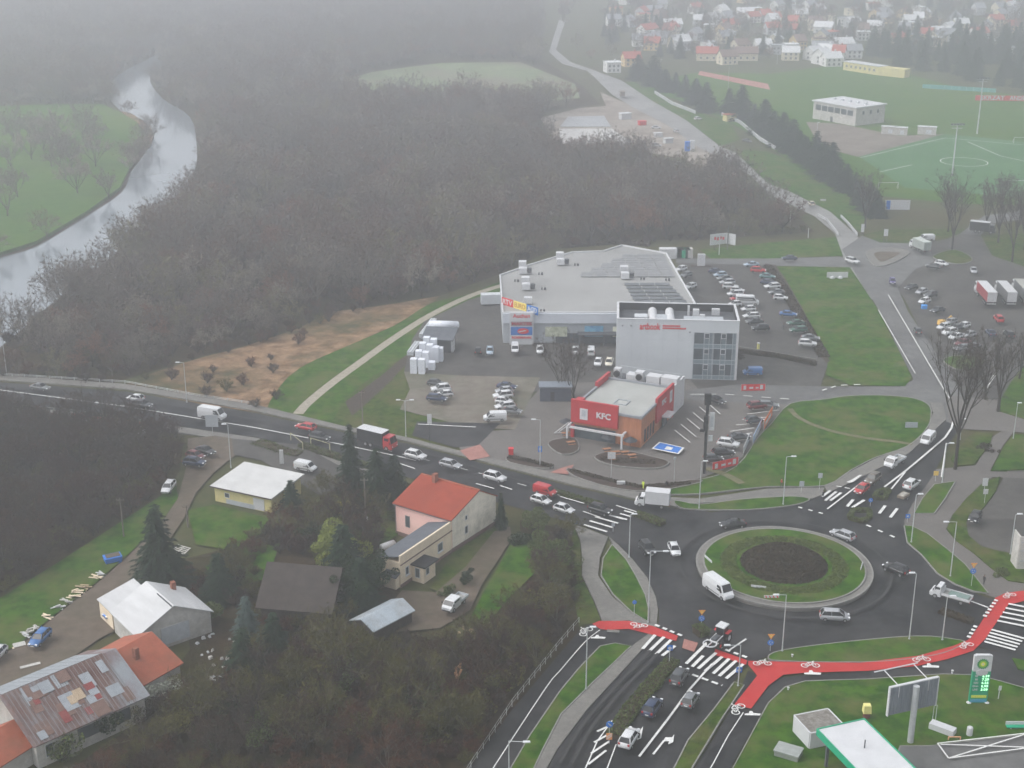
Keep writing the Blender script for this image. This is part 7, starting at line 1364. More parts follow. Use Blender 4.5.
t = thing('garden_marker', 'small white post in the garden behind the pink house', 'post', g(367, 523)); b = MB(); b.tube((0, 0, 0), (0, 0, 1.2), .2, n=8); b.build('post', WHITE, t)
t = thing('stone_block', 'pale stone block beside the red paving at the lawn tip', 'stone', g(621, 486)); b = MB(); b.box((0, 0, .5), (1.7, .6, 1.0), top=.9); b.build('block', PALE, t)
t = thing('monument', 'pale concrete post with disc base above the yellow garage', 'monument', g(282, 465)); b = MB(); b.box((0, 0, 1.6), (.8, .5, 3.2), top=.85); b.build('post', PALE, t); b = MB(); b.tube((0, 0, 0), (0, 0, .3), 1.3, n=14); b.build('base', PAVE, t)
t = thing('wheelie_bin', 'red container at the end of the planting bed by the main road', 'bin', g(511, 455)); b = MB(); b.box((0, 0, .7), (.9, .9, 1.4), top=1.1); b.build('body', SRED, t); b = MB(); b.box((0, 0, 1.45), (1.05, 1.05, .12)); b.build('lid', SRED, t)
t = thing('crate', 'large white crate cut by the right edge above the red lane', 'crate', g(1020, 574)); h = tall(1020, 574, 540); b = MB(); b.box((1.6, 1.2, h / 2), (3.6, .25, h)); b.box((-.2, 2.6, h / 2), (.25, 2.8, h)); b.build('panel', OFFW, t); b = MB(); [b.box((1.6, 1.05, h * k), (3.4, .06, .12)) for k in (.3, .6, .85)]; b.build('slat', MGREY, t)
t = thing('broken_frame', 'white slatted wooden frame lying beside the tall spruce', 'frame', g(181, 552), -.5); b = MB(); [b.box((0, -.8 + .4 * k, .3 + .1 * k), (3.0, .16, .08)) for k in range(5)]; [b.box((x, 0, .45), (.16, 2.0, .08), tilt=Matrix.Rotation(.24, 3, 'X')) for x in (-1.3, 0, 1.3)]; b.build('slat', OFFW, t)
# terrace furniture of the restaurant
for i, (px, py) in enumerate(((566, 436), (571, 445), (607, 452), (616, 455), (625, 455), (632, 458), (612, 460))):
    t = thing('terrace_table', 'brown wooden terrace table with benches, %s from the left' % ORD[i], 'picnic table', g(px, py), .3, 'terrace tables before the restaurant'); b = MB(); b.box((0, 0, .75), (1.6, .8, .08)); b.build('tabletop', M('terrace wood', (.30, .13, .06), (.38, .18, .09), 2, .7), t)
    for s_ in (-1, 1): b = MB(); b.box((0, s_ * .75, .45), (1.6, .3, .07)); b.build('bench', MATS['terrace wood'], t); b = MB(); b.box((s_ * .6, 0, .36), (.08, 1.4, .72)); b.build('leg', DGREY, t)
for i, (px, py) in enumerate(((566, 430), (573, 432), (608, 446), (630, 449))):
    t = thing('parasol', 'closed dark parasol on the terrace, %s from the left' % ORD[i], 'parasol', g(px, py), 0, 'dark parasols on the terrace'); b = MB(); b.tube((0, 0, 0), (0, 0, 2.5), .05); b.build('pole', DGREY, t); b = MB(); b.tube((0, 0, 1.9), (0, 0, 2.7), 1.5, .08, n=8); b.build('canopy', M('dark slate cloth', (.05, .055, .065)), t)
t = thing('signal_frame', 'white triangular bicycle frame stand left of the restaurant', 'stand', g(564, 434)); b = MB(); [b.tube(a, c, .09, n=6) for a, c in (((-2, 0, .2), (1, 0, .4)), ((-2, 0, .2), (.9, 0, 2.6)), ((1, 0, .4), (.9, 0, 2.6)), ((-1, .8, .2), (.9, 0, 2.0)))]; b.build('tube', WHITE, t)
t = thing('planter_marker', 'black short post at the lawn edge below the forecourt', 'post', g(666, 487)); b = MB(); b.tube((0, 0, 0), (0, 0, 1.1), .18); b.ell((.1, 0, 1.1), (.25, .25, .2)); b.build('post', BLACK, t)

# ==================================================================== PEOPLE
def person(px, py, label, shirt, trousers, rz=0.0, stride=.25, hair=(.05, .03, .02), hat=None):
    """continuous skinned body about 1.75 m tall with a face, hair and clothing"""
    t = thing('person', label, 'person', g(px, py) + Vector((0, 0, LZ[0])), rz)
    V = [(0, 0, .95), (0, 0, 1.12), (0, 0, 1.32), (0, 0, 1.47), (0.01, 0, 1.56), (.02, 0, 1.66), (.01, 0, 1.76)]; Rr = [(.14, .15), (.13, .14), (.14, .17), (.06, .06), (.065, .06), (.10, .085), (.06, .055)]
    E = [(0, 1), (1, 2), (2, 3), (3, 4), (4, 5), (5, 6)]
    for s_ in (-1, 1):
        k = len(V); f = stride * s_
        V += [(0, s_ * .10, .90), (f * .5 + .03, s_ * .10, .50), (f * .8 - .02, s_ * .10, .09), (f * .8 + .16, s_ * .11, .04)]; Rr += [(.10, .10), (.068, .068), (.048, .048), (.045, .05)]; E += [(0, k), (k, k + 1), (k + 1, k + 2), (k + 2, k + 3)]
        k = len(V); V += [(0, s_ * .20, 1.40), (-f * .3 - .02, s_ * .25, 1.14), (-f * .7 + .06, s_ * .25, .90), (-f * .7 + .10, s_ * .25, .80)]; Rr += [(.06, .06), (.045, .045), (.034, .034), (.04, .025)]; E += [(2, k), (k, k + 1), (k + 1, k + 2), (k + 2, k + 3)]
        for j, (dx, dz) in enumerate(((.05, -.07), (.03, -.095), (.01, -.10), (-.01, -.09))): q = len(V); V.append((-f * .7 + .10 + dx - .03, s_ * (.25 - .01 * j), .80 + dz)); Rr.append((.010, .010)); E.append((k + 3, q))
        q = len(V); V.append((-f * .7 + .16, s_ * .21, .78)); Rr.append((.011, .011)); E.append((k + 3, q))
    me = bpy.data.meshes.new('body'); me.from_pydata(V, E, [])
    o = bpy.data.objects.new('body', me); col.objects.link(o); o.parent = t
    o.modifiers.new('skin', 'SKIN').use_smooth_shade = True; o.modifiers.new('sub', 'SUBSURF').levels = 1
    for sv, r_ in zip(me.skin_vertices[0].data, Rr): sv.radius = r_
    me.skin_vertices[0].data[0].use_root = True
    mt = bpy.data.materials.new('clothed figure'); mt.use_nodes = True; n = mt.node_tree; tc = n.nodes.new('ShaderNodeTexCoord'); sx = n.nodes.new('ShaderNodeSeparateXYZ'); rp = n.nodes.new('ShaderNodeValToRGB'); mr = n.nodes.new('ShaderNodeMath'); mr.operation = 'MULTIPLY'; mr.inputs[1].default_value = .5
    n.links.new(tc.outputs['Object'], sx.inputs[0]); n.links.new(sx.outputs['Z'], mr.inputs[0]); n.links.new(mr.outputs[0], rp.inputs[0]); rp.color_ramp.interpolation = 'CONSTANT'
    cr = rp.color_ramp.elements; cr[0].position = 0; cr[0].color = (.02, .02, .02, 1); cr[1].position = .045; cr[1].color = (*trousers, 1)
    for p_, c_ in ((.47, shirt), (.745, (.45, .27, .19))): e_ = cr.new(p_); e_.color = (*c_, 1)
    n.links.new(rp.outputs[0], n.nodes['Principled BSDF'].inputs['Base Color']); n.nodes['Principled BSDF'].inputs['Roughness'].default_value = .85; me.materials.append(mt)
    b = MB(); b.ell((-.015, 0, 1.71), (.115, .10, .11), 12, 8); b.build('hair', M('hair ' + str(hat or hair), hat or hair), t, True)
    b = MB(); b.box((.115, 0, 1.655), (.03, .025, .035)); [b.ell((.105, s_ * .035, 1.675), (.012, .014, .009), 6, 4) for s_ in (-1, 1)]; b.box((.105, 0, 1.61), (.01, .045, .01)); b.build('face', M('face detail', (.22, .10, .08)), t); return t
person(822.5, 503, 'person in dark clothes walking over the upper right crossing', (.03, .03, .035), (.02, .02, .025), 2.2); person(983, 589, 'person in black standing at the pavement edge on the right', (.02, .02, .022), (.02, .02, .025), .4, .1)
person(781, 491, 'person in a red top on the path above the roundabout', (.40, .03, .04), (.03, .03, .04), 0.2, .3); person(643, 493, 'person in a bright yellow safety jacket behind the white box truck', (.62, .75, .05), (.55, .65, .08), 1.0, .15)
person(805, 328 + 2, 'person in dark clothes between cars in the right row', (.03, .03, .04), (.03, .03, .04), 1.0); person(783, 333, 'person in dark clothes crossing the store car park', (.04, .04, .05), (.03, .03, .04), .5)

# ==================================================================== VEGETATION
def bark(n_, c): return M(n_, c, tuple(v * 1.5 for v in c), 1.2, .95, spec=.1)
BK1 = bark('grey bark', (.090, .080, .068)); BK2 = bark('dark bark', (.030, .025, .021))
TWG = {'pale': M('pale grey twigs', (0.080, 0.074, 0.064), (0.134, 0.126, 0.109), .35, .95, spec=.1), 'grey': M('grey brown twigs', (0.045, 0.034, 0.029), (0.078, 0.061, 0.051), .35, .95, spec=.1), 'brown': M('brown twigs', (0.042, 0.024, 0.017), (0.068, 0.042, 0.029), .35, .95, spec=.1), 'olive': M('olive budding twigs', (0.059, 0.054, 0.017), (0.105, 0.097, 0.030), .35, .95, spec=.1), 'rust': M('rusty twigs', (0.073, 0.029, 0.016), (0.109, 0.047, 0.028), .35, .95, spec=.1), 'plum': M('plum red twigs', (0.045, 0.024, 0.022), (0.068, 0.038, 0.034), .35, .95, spec=.1)}
LEAF = {'spruce': M('spruce needles', (0.009, 0.022, 0.012), (0.023, 0.044, 0.021), .8, .9, spec=.15), 'dark': M('dark evergreen leaves', (0.014, 0.029, 0.011), (0.030, 0.053, 0.017), .8, .85, spec=.2), 'willow': M('fresh yellow green leaves', (0.133, 0.170, 0.034), (0.211, 0.238, 0.053), .6, .85, spec=.2), 'hedge': M('hedge leaves', (.055, .075, .024), (.105, .130, .044), 1.0, .9, spec=.1), 'brownhedge': M('brown barberry leaves', (0.035, 0.027, 0.019), (0.066, 0.051, 0.034), 1.0, .95, spec=.05), 'blue': M('blue spruce needles', (0.039, 0.064, 0.060), (0.070, 0.102, 0.090), .8, .9), 'yellow': M('yellow forsythia flowers', (0.234, 0.187, 0.022), (0.328, 0.281, 0.038), 1.0, .9), 'white': M('white blossom', (0.312, 0.323, 0.262), (0.390, 0.408, 0.338), 1.0, .9)}
def rv(r): 
    while True:
        v = Vector((r.uniform(-1, 1), r.uniform(-1, 1), r.uniform(-1, 1)))
        if .05 < v.length < 1: return v
def bare_tree(seed, H, twigs, spread=.42, depth=3, tw=.035, first=.28, up=.5, tl=1.0, n0=6, rk=1.0):
    """(trunk mesh builder, twig mesh builder): forking limbs, then a fuzz of thin twigs on the outer limbs"""
    r = random.Random(seed); T_ = MB(); Cw = MB(); tips = []
    def limb(p, d, L, rad, dep):
        q = p; seg = 3 if dep > 0 else 2
        for k in range(seg):
            d = (d + rv(r) * .16 + Vector((0, 0, .06))).normalized(); q2 = q + d * (L / seg); T_.tube(q, q2, rad * (1 - k / seg * .4), rad * (1 - (k + 1) / seg * .4), n=5 if dep > 1 else 3, cap=False); 
            if dep <= 1: tips.append((q2, d, L))
            q = q2
            if dep > 0 and k > 0:
                for _ in range(2 if dep > 1 else 2):
                    nd = (d * .75 + rv(r) * .75 + Vector((0, 0, up * .4))).normalized(); limb(q, nd, L * r.uniform(.5, .75), rad * .5, dep - 1)
        if dep == 0: tips.append((q, d, L))
    base = Vector((0, 0, 0)); rad = (H * .020 + .04) * rk; tp_ = Vector((r.uniform(-.2, .2), r.uniform(-.2, .2), H * first)); T_.tube(base, tp_, rad * 1.25, rad, n=7, cap=False)
    for k in range(n0):
        a = 2 * PI * k / n0 + r.uniform(-.3, .3); d = Vector((math.cos(a) * spread, math.sin(a) * spread, 1)).normalized() if k else Vector((0, 0, 1)); limb(tp_ - Vector((0, 0, H * .04 * (k % 3))), d, H * r.uniform(.34, .5), rad * .6, depth - 1)
    for _ in range(twigs):
        p, d, L = r.choice(tips); a = p + rv(r) * .25 * tl; dd = (d * .45 + rv(r) * 1.1 + Vector((0, 0, .12))).normalized(); e = a + dd * r.uniform(.5, 1.3) * tl; s_ = dd.orthogonal().normalized() * tw
        s_ = Matrix.Rotation(r.uniform(0, PI), 3, dd) @ s_; Cw.add([a - s_, a + s_, e], [(0, 1, 2)])
    return T_, Cw
def leaf_cloud(seed, clumps, leaves, size, flat=.8):
    r = random.Random(seed); b = MB()
    for c, rad in clumps:
        n = int(leaves * rad ** 1.6)
        for _ in range(n):
            v = rv(r); v = v.normalized() * (v.length ** .35); p = Vector(c) + Vector((v.x * rad, v.y * rad, v.z * rad * flat)); s_ = size * r.uniform(.6, 1.3); u = rv(r).normalized(); w_ = u.orthogonal().normalized(); u2 = u.cross(w_)
            b.add([p - w_ * s_, p + u2 * s_ * .7, p + w_ * s_, p - u2 * s_ * .7], [(0, 1, 2, 3)])
    return b
def spruce(seed, H, Rd, n=1500, size=.3):
    r = random.Random(seed); T_ = MB(); T_.tube((0, 0, 0), (0, 0, H * .97), H * .016 + .05, .03, n=6, cap=False); b = MB(); lv = int(H * 1.5)
    for i in range(lv):
        t = i / lv; z = H * (.06 + .92 * t); rr_ = Rd * (1 - t) ** .8 * r.uniform(.85, 1.15) + .2; nb = max(6, int(13 * (1 - t) + 5))
        for k in range(nb):
            a = 2 * PI * (k + r.random() * .7) / nb; L = rr_ * r.uniform(.75, 1.15); d = Vector((math.cos(a), math.sin(a), -.28)); T_.tube((0, 0, z), d * L + Vector((0, 0, z)), .035, .01, n=3, cap=False)
            for j in range(max(5, int(L * 9))):
                u = r.uniform(.15, 1); p = Vector((0, 0, z)) + d * (L * u) + rv(r) * .22 * (1.2 - u * .5); s_ = size * (1.15 - .5 * u); dd = Vector((math.cos(a) * .8 + r.uniform(-.6, .6), math.sin(a) * .8 + r.uniform(-.6, .6), -.35)).normalized(); w_ = dd.cross(Vector((0, 0, 1))).normalized() * s_ * .45
                b.add([p - w_, p + dd * s_ * 1.5, p + w_, p - dd * s_ * .3], [(0, 1, 2, 3)])
    return T_, b
# prototypes of the woodland: meshes shared by all copies
WOOD = []
for k_, a_, c_ in (('grey', (.085, .074, .066), (.15, .135, .12)), ('brown', (.070, .046, .034), (.115, .08, .06)), ('pale', (.15, .135, .115), (.24, .215, .185)), ('olive', (.095, .088, .048), (.16, .15, .085)), ('plum', (.085, .055, .052), (.13, .09, .085)), ('rust', (.12, .062, .042), (.18, .10, .07))): TWG['w' + k_] = M('woodland ' + k_ + ' twigs', (a_[0] * 1.12, a_[1] * 1.06, a_[2]), (c_[0] * 1.12, c_[1] * 1.06, c_[2]), .35, .95, spec=.1)
for i, (H, tk, sp) in enumerate(((10, 'grey', .8), (11, 'brown', .75), (9, 'pale', .95), (10, 'olive', .8), (8, 'plum', .9), (12, 'grey', .65), (8, 'rust', .95))):
    a, c = bare_tree(100 + i, H, 1100, sp, depth=3, tw=.065, tl=1.0, n0=6, first=.18, up=.1, rk=.7); WOOD.append((a.mesh('trunk', BK1 if i % 2 else BK2), c.mesh('crown', TWG['w' + tk]), tk))
def tree_thing(name, meshes, p, rz, s_, label, group=None, cat='tree'):
    t = thing(name, label, cat, p, rz, group); t.scale = s_ if isinstance(s_, tuple) else (s_,) * 3; inst('trunk', meshes[0], t); inst('crown', meshes[1], t); return t
def scatter(poly_px, step, avoid=(), seed=1, maxn=None, jitter=.45, margin=0):
    P = [g(x, y) for x, y in poly_px]; A = [[g(x, y) for x, y in a] for a in avoid]; r = random.Random(seed); xs = [p.x for p in P]; ys = [p.y for p in P]; out = []; y = min(ys)
    while y < max(ys):
        x = min(xs) + (step / 2 if int(y / step) % 2 else 0)
        while x < max(xs):
            q = Vector((x + r.uniform(-1, 1) * step * jitter, y + r.uniform(-1, 1) * step * jitter, 0))
            if inside(q, P) and not any(inside(q, a) for a in A) and (not margin or edge_dist(q, P) > margin): out.append(q)
            x += step
        y += step
    r.shuffle(out); return out[:maxn] if maxn else out
FIELD_PX = [(330, 86), (372, 70), (440, 60), (520, 60), (575, 82), (585, 104), (520, 108), (480, 104), (430, 106), (350, 104)]
SITE_PX = [(538, 120), (580, 106), (600, 90), (640, 106), (700, 144), (725, 160), (755, 190), (712, 184), (680, 172), (640, 164), (552, 160)]
ROAD_PX = [(535, 0), (580, 0), (575, 50), (600, 66), (660, 100), (740, 150), (830, 210), (860, 234), (830, 240), (790, 232), (765, 212), (735, 196), (700, 176), (640, 160), (590, 120), (575, 100), (560, 84), (536, 66)]
BANK_PX = [(178, 50), (165, 64), (178, 98), (204, 117), (214, 152), (206, 186), (176, 222), (145, 250), (112, 278), (70, 312), (40, 345), (0, 384), (-60, 395), (0, 330), (50, 290), (120, 240), (180, 170), (180, 110), (150, 60)]
MEADOW_PX = [(-200, 108), (0, 108), (60, 106), (102, 106), (120, 112), (137, 122), (150, 135), (141, 150), (130, 170), (120, 190), (87, 214), (37, 244), (0, 256), (-60, 277), (-200, 325)]
wood_pts = scatter(FOREST, 6.4, (RIVER, FIELD_PX, SITE_PX, ROAD_PX, MEADOW_PX, BANK_PX), 3)
wood_pts += scatter([(-160, 104), (0, 104), (102, 103), (108, 92), (160, 60), (170, 30), (180, -25), (-200, -25)], 8, (RIVER, MEADOW_PX), 4) if False else []
# the nearest trees of the wood stand as individuals, the mass behind is one stuff object
wood_pts.sort(key=lambda p: p.length)
near, far = wood_pts[:60], [p for p in wood_pts[60:] if noise.noise(Vector((p.x * .022, p.y * .022, 3))) + noise.noise(Vector((p.x * .07, p.y * .07, 9))) * .6 > -.42]
r5 = random.Random(9)
for p in near:
    k = r5.choice((0, 0, 1, 2, 2, 3, 4, 5, 6)); tree_thing('bare_tree', WOOD[k], p, r5.uniform(0, 6.3), r5.uniform(.7, 1.0) * (.8 if edge_dist(p, [g(x, y) for x, y in FOREST]) < 8 else 1), 'leafless tree on the near edge of the wide grey brown woodland', 'trees on the near edge of the wide woodland')
far += [p for p in scatter([(545, -25), (575, -25), (575, 45), (600, 62), (640, 72), (640, 40), (600, -25), (1120, -30), (1120, 50), (880, 60), (760, 62), (700, 60), (640, 50), (620, 74), (590, 64), (570, 50)], 24, (), 61) if not any((p - g(q_[0], q_[1])).length < 10 for q_ in VH)]
src = []
for k, (a, c, tk) in enumerate(WOOD):
    b_ = bmesh.new(); b_.from_mesh(a); n0 = len(b_.faces); b_.from_mesh(c); me = bpy.data.meshes.new('woodland_tree')
    for i, f in enumerate(b_.faces): f.material_index = 0 if i < n0 else 1
    b_.to_mesh(me); b_.free(); me.materials.append(a.materials[0]); me.materials.append(c.materials[0]); o = bpy.data.objects.new('woodland_tree', me); src.append(o)
def grove(name, pts, coll, label, smin=.6, smax=1.5, seed=1, cat=None):
    me = bpy.data.meshes.new(name); me.from_pydata([tuple(p) for p in pts], [], []); o = bpy.data.objects.new(name, me); col.objects.link(o); tag(o, label, cat, None, 'stuff')
    ng = bpy.data.node_groups.new(name, 'GeometryNodeTree'); ng.interface.new_socket('Geometry', in_out='INPUT', socket_type='NodeSocketGeometry'); ng.interface.new_socket('Geometry', in_out='OUTPUT', socket_type='NodeSocketGeometry')
    N = ng.nodes.new; L_ = ng.links.new; gi, go = N('NodeGroupInput'), N('NodeGroupOutput'); ip = N('GeometryNodeInstanceOnPoints'); jn = N('GeometryNodeJoinGeometry')
    for so_ in reversed(list(coll)):
        oi = N('GeometryNodeObjectInfo'); oi.inputs['Object'].default_value = so_; oi.inputs['As Instance'].default_value = False; ti = N('GeometryNodeGeometryToInstance'); L_(oi.outputs['Geometry'], ti.inputs[0]); L_(ti.outputs[0], jn.inputs[0])
    rr_ = N('FunctionNodeRandomValue'); rr_.data_type = 'FLOAT_VECTOR'; rr_.inputs['Min'].default_value = (-.06, -.06, 0); rr_.inputs['Max'].default_value = (.06, .06, 6.28); rs = N('FunctionNodeRandomValue'); rs.data_type = 'FLOAT'; rs.inputs[2].default_value = smin; rs.inputs[3].default_value = smax; rs.inputs['Seed'].default_value = 5
    ps = N('GeometryNodeInputPosition'); nz = N('ShaderNodeTexNoise'); nz.inputs['Scale'].default_value = .016; nz.inputs['Detail'].default_value = 3; L_(ps.outputs[0], nz.inputs['Vector']); r7 = N('FunctionNodeRandomValue'); r7.data_type = 'FLOAT'; r7.inputs[2].default_value = -1.6; r7.inputs[3].default_value = 1.6; r7.inputs['Seed'].default_value = 9; ma = N('ShaderNodeMath'); ma.operation = 'MULTIPLY_ADD'; L_(nz.outputs[0], ma.inputs[0]); ma.inputs[1].default_value = 30; L_(r7.outputs[1], ma.inputs[2]); L_(ma.outputs[0], ip.inputs['Instance Index']); L_(gi.outputs[0], ip.inputs['Points']); L_(jn.outputs[0], ip.inputs['Instance']); ip.inputs['Pick Instance'].default_value = True; L_(rr_.outputs['Value'], ip.inputs['Rotation']); L_(rs.outputs[1], ip.inputs['Scale']); L_(ip.outputs[0], go.inputs[0]); o.modifiers.new('grove', 'NODES').node_group = ng; return o
grove('far_woodland', far, src, 'wide leafless grey brown woodland filling the valley to the mist')
# undergrowth under the woodland: low twiggy bushes
BUSH = []
for i, tk in enumerate(('brown', 'grey', 'olive', 'plum', 'rust')):
    a, c = bare_tree(300 + i, 3.2, 420, 1.0, depth=2, tw=.05, first=.12, tl=.8, n0=8); BUSH.append((a.mesh('stem', BK2), c.mesh('twigs', TWG[tk]), tk))
srcb = []
for a, c, tk in BUSH:
    b_ = bmesh.new(); b_.from_mesh(a); n0 = len(b_.faces); b_.from_mesh(c); me = bpy.data.meshes.new('undergrowth')
    for i, f in enumerate(b_.faces): f.material_index = 0 if i < n0 else 1
    b_.to_mesh(me); b_.free(); me.materials.append(a.materials[0]); me.materials.append(c.materials[0]); o = bpy.data.objects.new('undergrowth', me); srcb.append(o)
LL1 = [(-60, 410), (20, 412), (70, 417), (148, 428), (178, 440), (176, 468), (160, 494), (118, 524), (60, 560), (0, 596), (-60, 630)]
LL2 = [(185, 565), (215, 592), (240, 545), (300, 520), (330, 500), (385, 500), (392, 540), (375, 560), (372, 600), (385, 640), (440, 642), (470, 640), (500, 620), (530, 590), (548, 540), (570, 535), (578, 600), (572, 625), (508, 706), (465, 768), (455, 790), (60, 790), (125, 745), (175, 690), (205, 650)]
under = scatter(LL1, 2.4, (), 7) + scatter(LL2, 2.4, ([(256, 560), (350, 560), (352, 628), (256, 626)], [(358, 600), (470, 600), (460, 640), (362, 650)], [(375, 500), (500, 500), (455, 590), (390, 600)], [(190, 600), (235, 610), (250, 650), (215, 690), (180, 690)]), 8) + [p for p in scatter([(0, 340), (110, 330), (330, 290), (500, 250), (800, 225), (815, 233), (700, 242), (560, 247), (500, 274), (380, 306), (280, 338), (150, 372), (110, 384), (0, 378)], 4.5, (RIVER,), 12)]
under += scatter([(118, 388), (200, 360), (300, 330), (340, 312), (300, 368), (270, 410), (200, 402)], 9, (), 14)
grove('undergrowth', under, srcb, 'dense brown undergrowth and brambles below the bare trees', .6, 1.1)
# individual trees of the two wooded hollows
NT = []
for i, (H, tk) in enumerate(((9, 'brown'), (11, 'grey'), (8, 'olive'), (10, 'plum'), (9, 'rust'), (12, 'brown'), (10, 'olive'))):
    a, c = bare_tree(500 + i, H, 2000, .8, depth=3, tw=.04, tl=.95, first=.16, n0=7, rk=.7, up=.1); NT.append((a.mesh('trunk', BK2 if i % 2 else BK1), c.mesh('crown', TWG[tk]), tk))
r6 = random.Random(21)
TN = {'grey': 'grey', 'brown': 'brown', 'olive': 'olive green budding', 'plum': 'plum brown', 'rust': 'rusty'}
for nm, pts, lbl, wts in (('hollow', scatter(LL2, 6.0, ([(256, 560), (350, 560), (352, 632), (256, 632)], [(352, 590), (480, 585), (476, 650), (420, 662), (352, 656)], [(375, 500), (500, 500), (455, 590), (390, 600)], [(185, 590), (235, 600), (255, 640), (225, 700), (190, 715), (120, 740)], [(235, 545), (360, 545), (352, 655), (240, 650)]), 31), 'in the wooded hollow below the houses', (0, 1, 2, 3, 4, 5, 6, 6, 2)), ('bridge', scatter(LL1, 6.0, (), 32), 'in the thicket below the bridge', (0, 1, 1, 3, 5, 0))):
    for p in pts:
        k = r6.choice(wts); m = NT[k]; tree_thing('bare_tree', m, p, r6.uniform(0, 6.3), r6.uniform(.5, .85), TN[m[2]] + ' leafless tree ' + lbl, TN[m[2]] + ' trees ' + lbl)
# olive mossy trees with soft crowns in the foreground hollow
for i, (px, py, s_) in enumerate(((300, 705, 1.0), (345, 690, 1.1), (325, 735, .9), (408, 715, 1.0), (390, 750, .9), (440, 740, .8), (250, 720, .9), (500, 660, .8))):
    m = NT[6] if i % 2 else NT[2]; tree_thing('mossy_tree', m, g(px, py), i, s_ * 1.05, 'olive mossy tree in the foreground hollow, %s of the group from the left' % ORD[(2, 4, 3, 6, 5, 7, 0, 8)[i]] if i != 6 else 'olive mossy tree in the foreground hollow, first of the group from the left', 'olive trees of the foreground hollow')
# meadow trees across the river
MT = [(12, 168), (22, 150), (32, 158), (44, 150), (52, 165), (60, 152), (70, 160), (66, 178), (78, 192), (72, 168), (88, 150), (96, 165), (18, 196), (8, 215), (40, 140), (30, 135), (84, 138), (56, 138), (98, 145), (14, 140)]
for i, (x, y) in enumerate(MT):
    m = WOOD[i % 3 if i % 3 != 1 else 5]; p = g(x, y + 4); p.z = 1.0; tree_thing('bare_tree', m, p, i, 1.05 + .2 * (i % 3), 'tall leafless tree on the meadow across the river, %s from the left' % ORD[sorted(range(len(MT)), key=lambda q: MT[q][0]).index(i)], 'bare trees on the river meadow')
rb = scatter([(190, 205), (165, 215), (130, 250), (90, 280), (50, 310), (10, 340), (-20, 370), (-10, 376), (40, 340), (90, 305), (140, 270), (190, 232)], 7, (), 41)
for p in rb[:22]: tree_thing('bare_tree', WOOD[r6.choice((0, 1, 2, 5))], p, r6.uniform(0, 6), r6.uniform(.8, 1.1), 'leafless riverside tree standing before the water', 'leafless trees on the near river bank')
# big single bare trees
def big(px, py, ty, seed, label, twigs=900, spread=.45, n0=7, first=.25, rk=.8):
    H = tall(px, py, ty) * .8; a, c = bare_tree(seed, H, twigs, spread, depth=3, tw=.03, first=first, tl=H * .07, n0=n0, rk=rk); t = thing('bare_tree', label, 'tree', g(px, py)); a.build('trunk', BK2, t); c.build('crown', TWG['grey'], t); return t
big(955, 470, 338, 601, 'big bare tree with thick trunk beside the upper right approach', 3200, .40, 9, .42, .62); big(998, 412, 320, 602, 'bare tree with two trunks on the right of the truck park'); big(985, 400, 330, 605, 'slender bare tree left of the two trunked one'); big(1019, 380, 325, 606, 'bare tree cut by the right edge beside the lawn')
big(574, 400, 320, 603, 'bare tree before the store with many upright limbs', 1600, .5, 8, .12, .42); big(563, 396, 326, 604, 'bare tree left of its twin before the store', 1600, .5, 8, .15, .4)
for i, (px, py, ty, lb) in enumerate(((952, 250, 165, 'bare tree on the triangular grass island'), (998, 243, 170, 'tall bare tree at the upper right, first of the row'), (1012, 262, 176, 'tall bare tree at the upper right, nearest the lorries'), (1024, 250, 172, 'tall bare tree on the upper right edge'), (865, 228, 165, 'bare tree at the end of the conifer row'), (985, 230, 178, 'bare tree behind the black box truck'), (948, 232, 172, 'bare tree left of the tall upper right trees'), (1001, 208, 168, 'distant bare tree beside the pitch'))): big(px, py, ty, 620 + i, lb, 2200, .4, 7, .25, .6)
# spruces and conifers
SP = [spruce(700, 16, 4.6, size=.5), spruce(701, 10, 3.2, size=.5), spruce(702, 13, 4.0, size=.55)]
SPM = [(a.mesh('trunk', BK2), c.mesh('crown', LEAF['spruce'])) for a, c in SP]
SPB = SP[1][1].mesh('crown', LEAF['blue'])
def conifer(px, py, ty, k, label, group=None, wide=1.0):
    H = tall(px, py, ty); H0 = (16, 10, 13)[k]; s_ = H / H0; return tree_thing('spruce', SPM[k], g(px, py), px % 6, (s_ * wide, s_ * wide, s_), label, group, 'conifer')
conifer(162, 592, 500, 0, 'tall dark spruce beside the dirt track', wide=1.15); conifer(352, 498, 420, 0, 'tall dark spruce hiding the black lorry box', wide=.8); conifer(378, 505, 445, 2, 'dark spruce just right of the tall one', wide=1.1); conifer(395, 502, 452, 1, 'small dark spruce left of the red roof', wide=1.1); conifer(501, 530, 490, 1, 'slim dark conifer at the stained gable corner', wide=.55)
conifer(362, 610, 555, 2, 'dark evergreen beside the cream porch', wide=1.3); conifer(345, 590, 520, 1, 'dark evergreen above the dark roof', wide=1.2); conifer(275, 660, 610, 2, 'dark evergreen in front of the dark roofed house', wide=1.2); conifer(220, 600, 550, 1, 'dark evergreen behind the white house', wide=1.2); conifer(245, 690, 625, 2, 'dark green evergreen in the middle of the hollow', wide=1.1); conifer(292, 510, 478, 1, 'low evergreen at the right corner of the yellow garage', wide=1.2)
t = thing('blue_spruce', 'small blue grey spruce beside the scattered rubbish', 'conifer', g(248, 640)); t.scale = (.8,) * 3; inst('trunk', SPM[1][0], t); inst('crown', SPB, t)
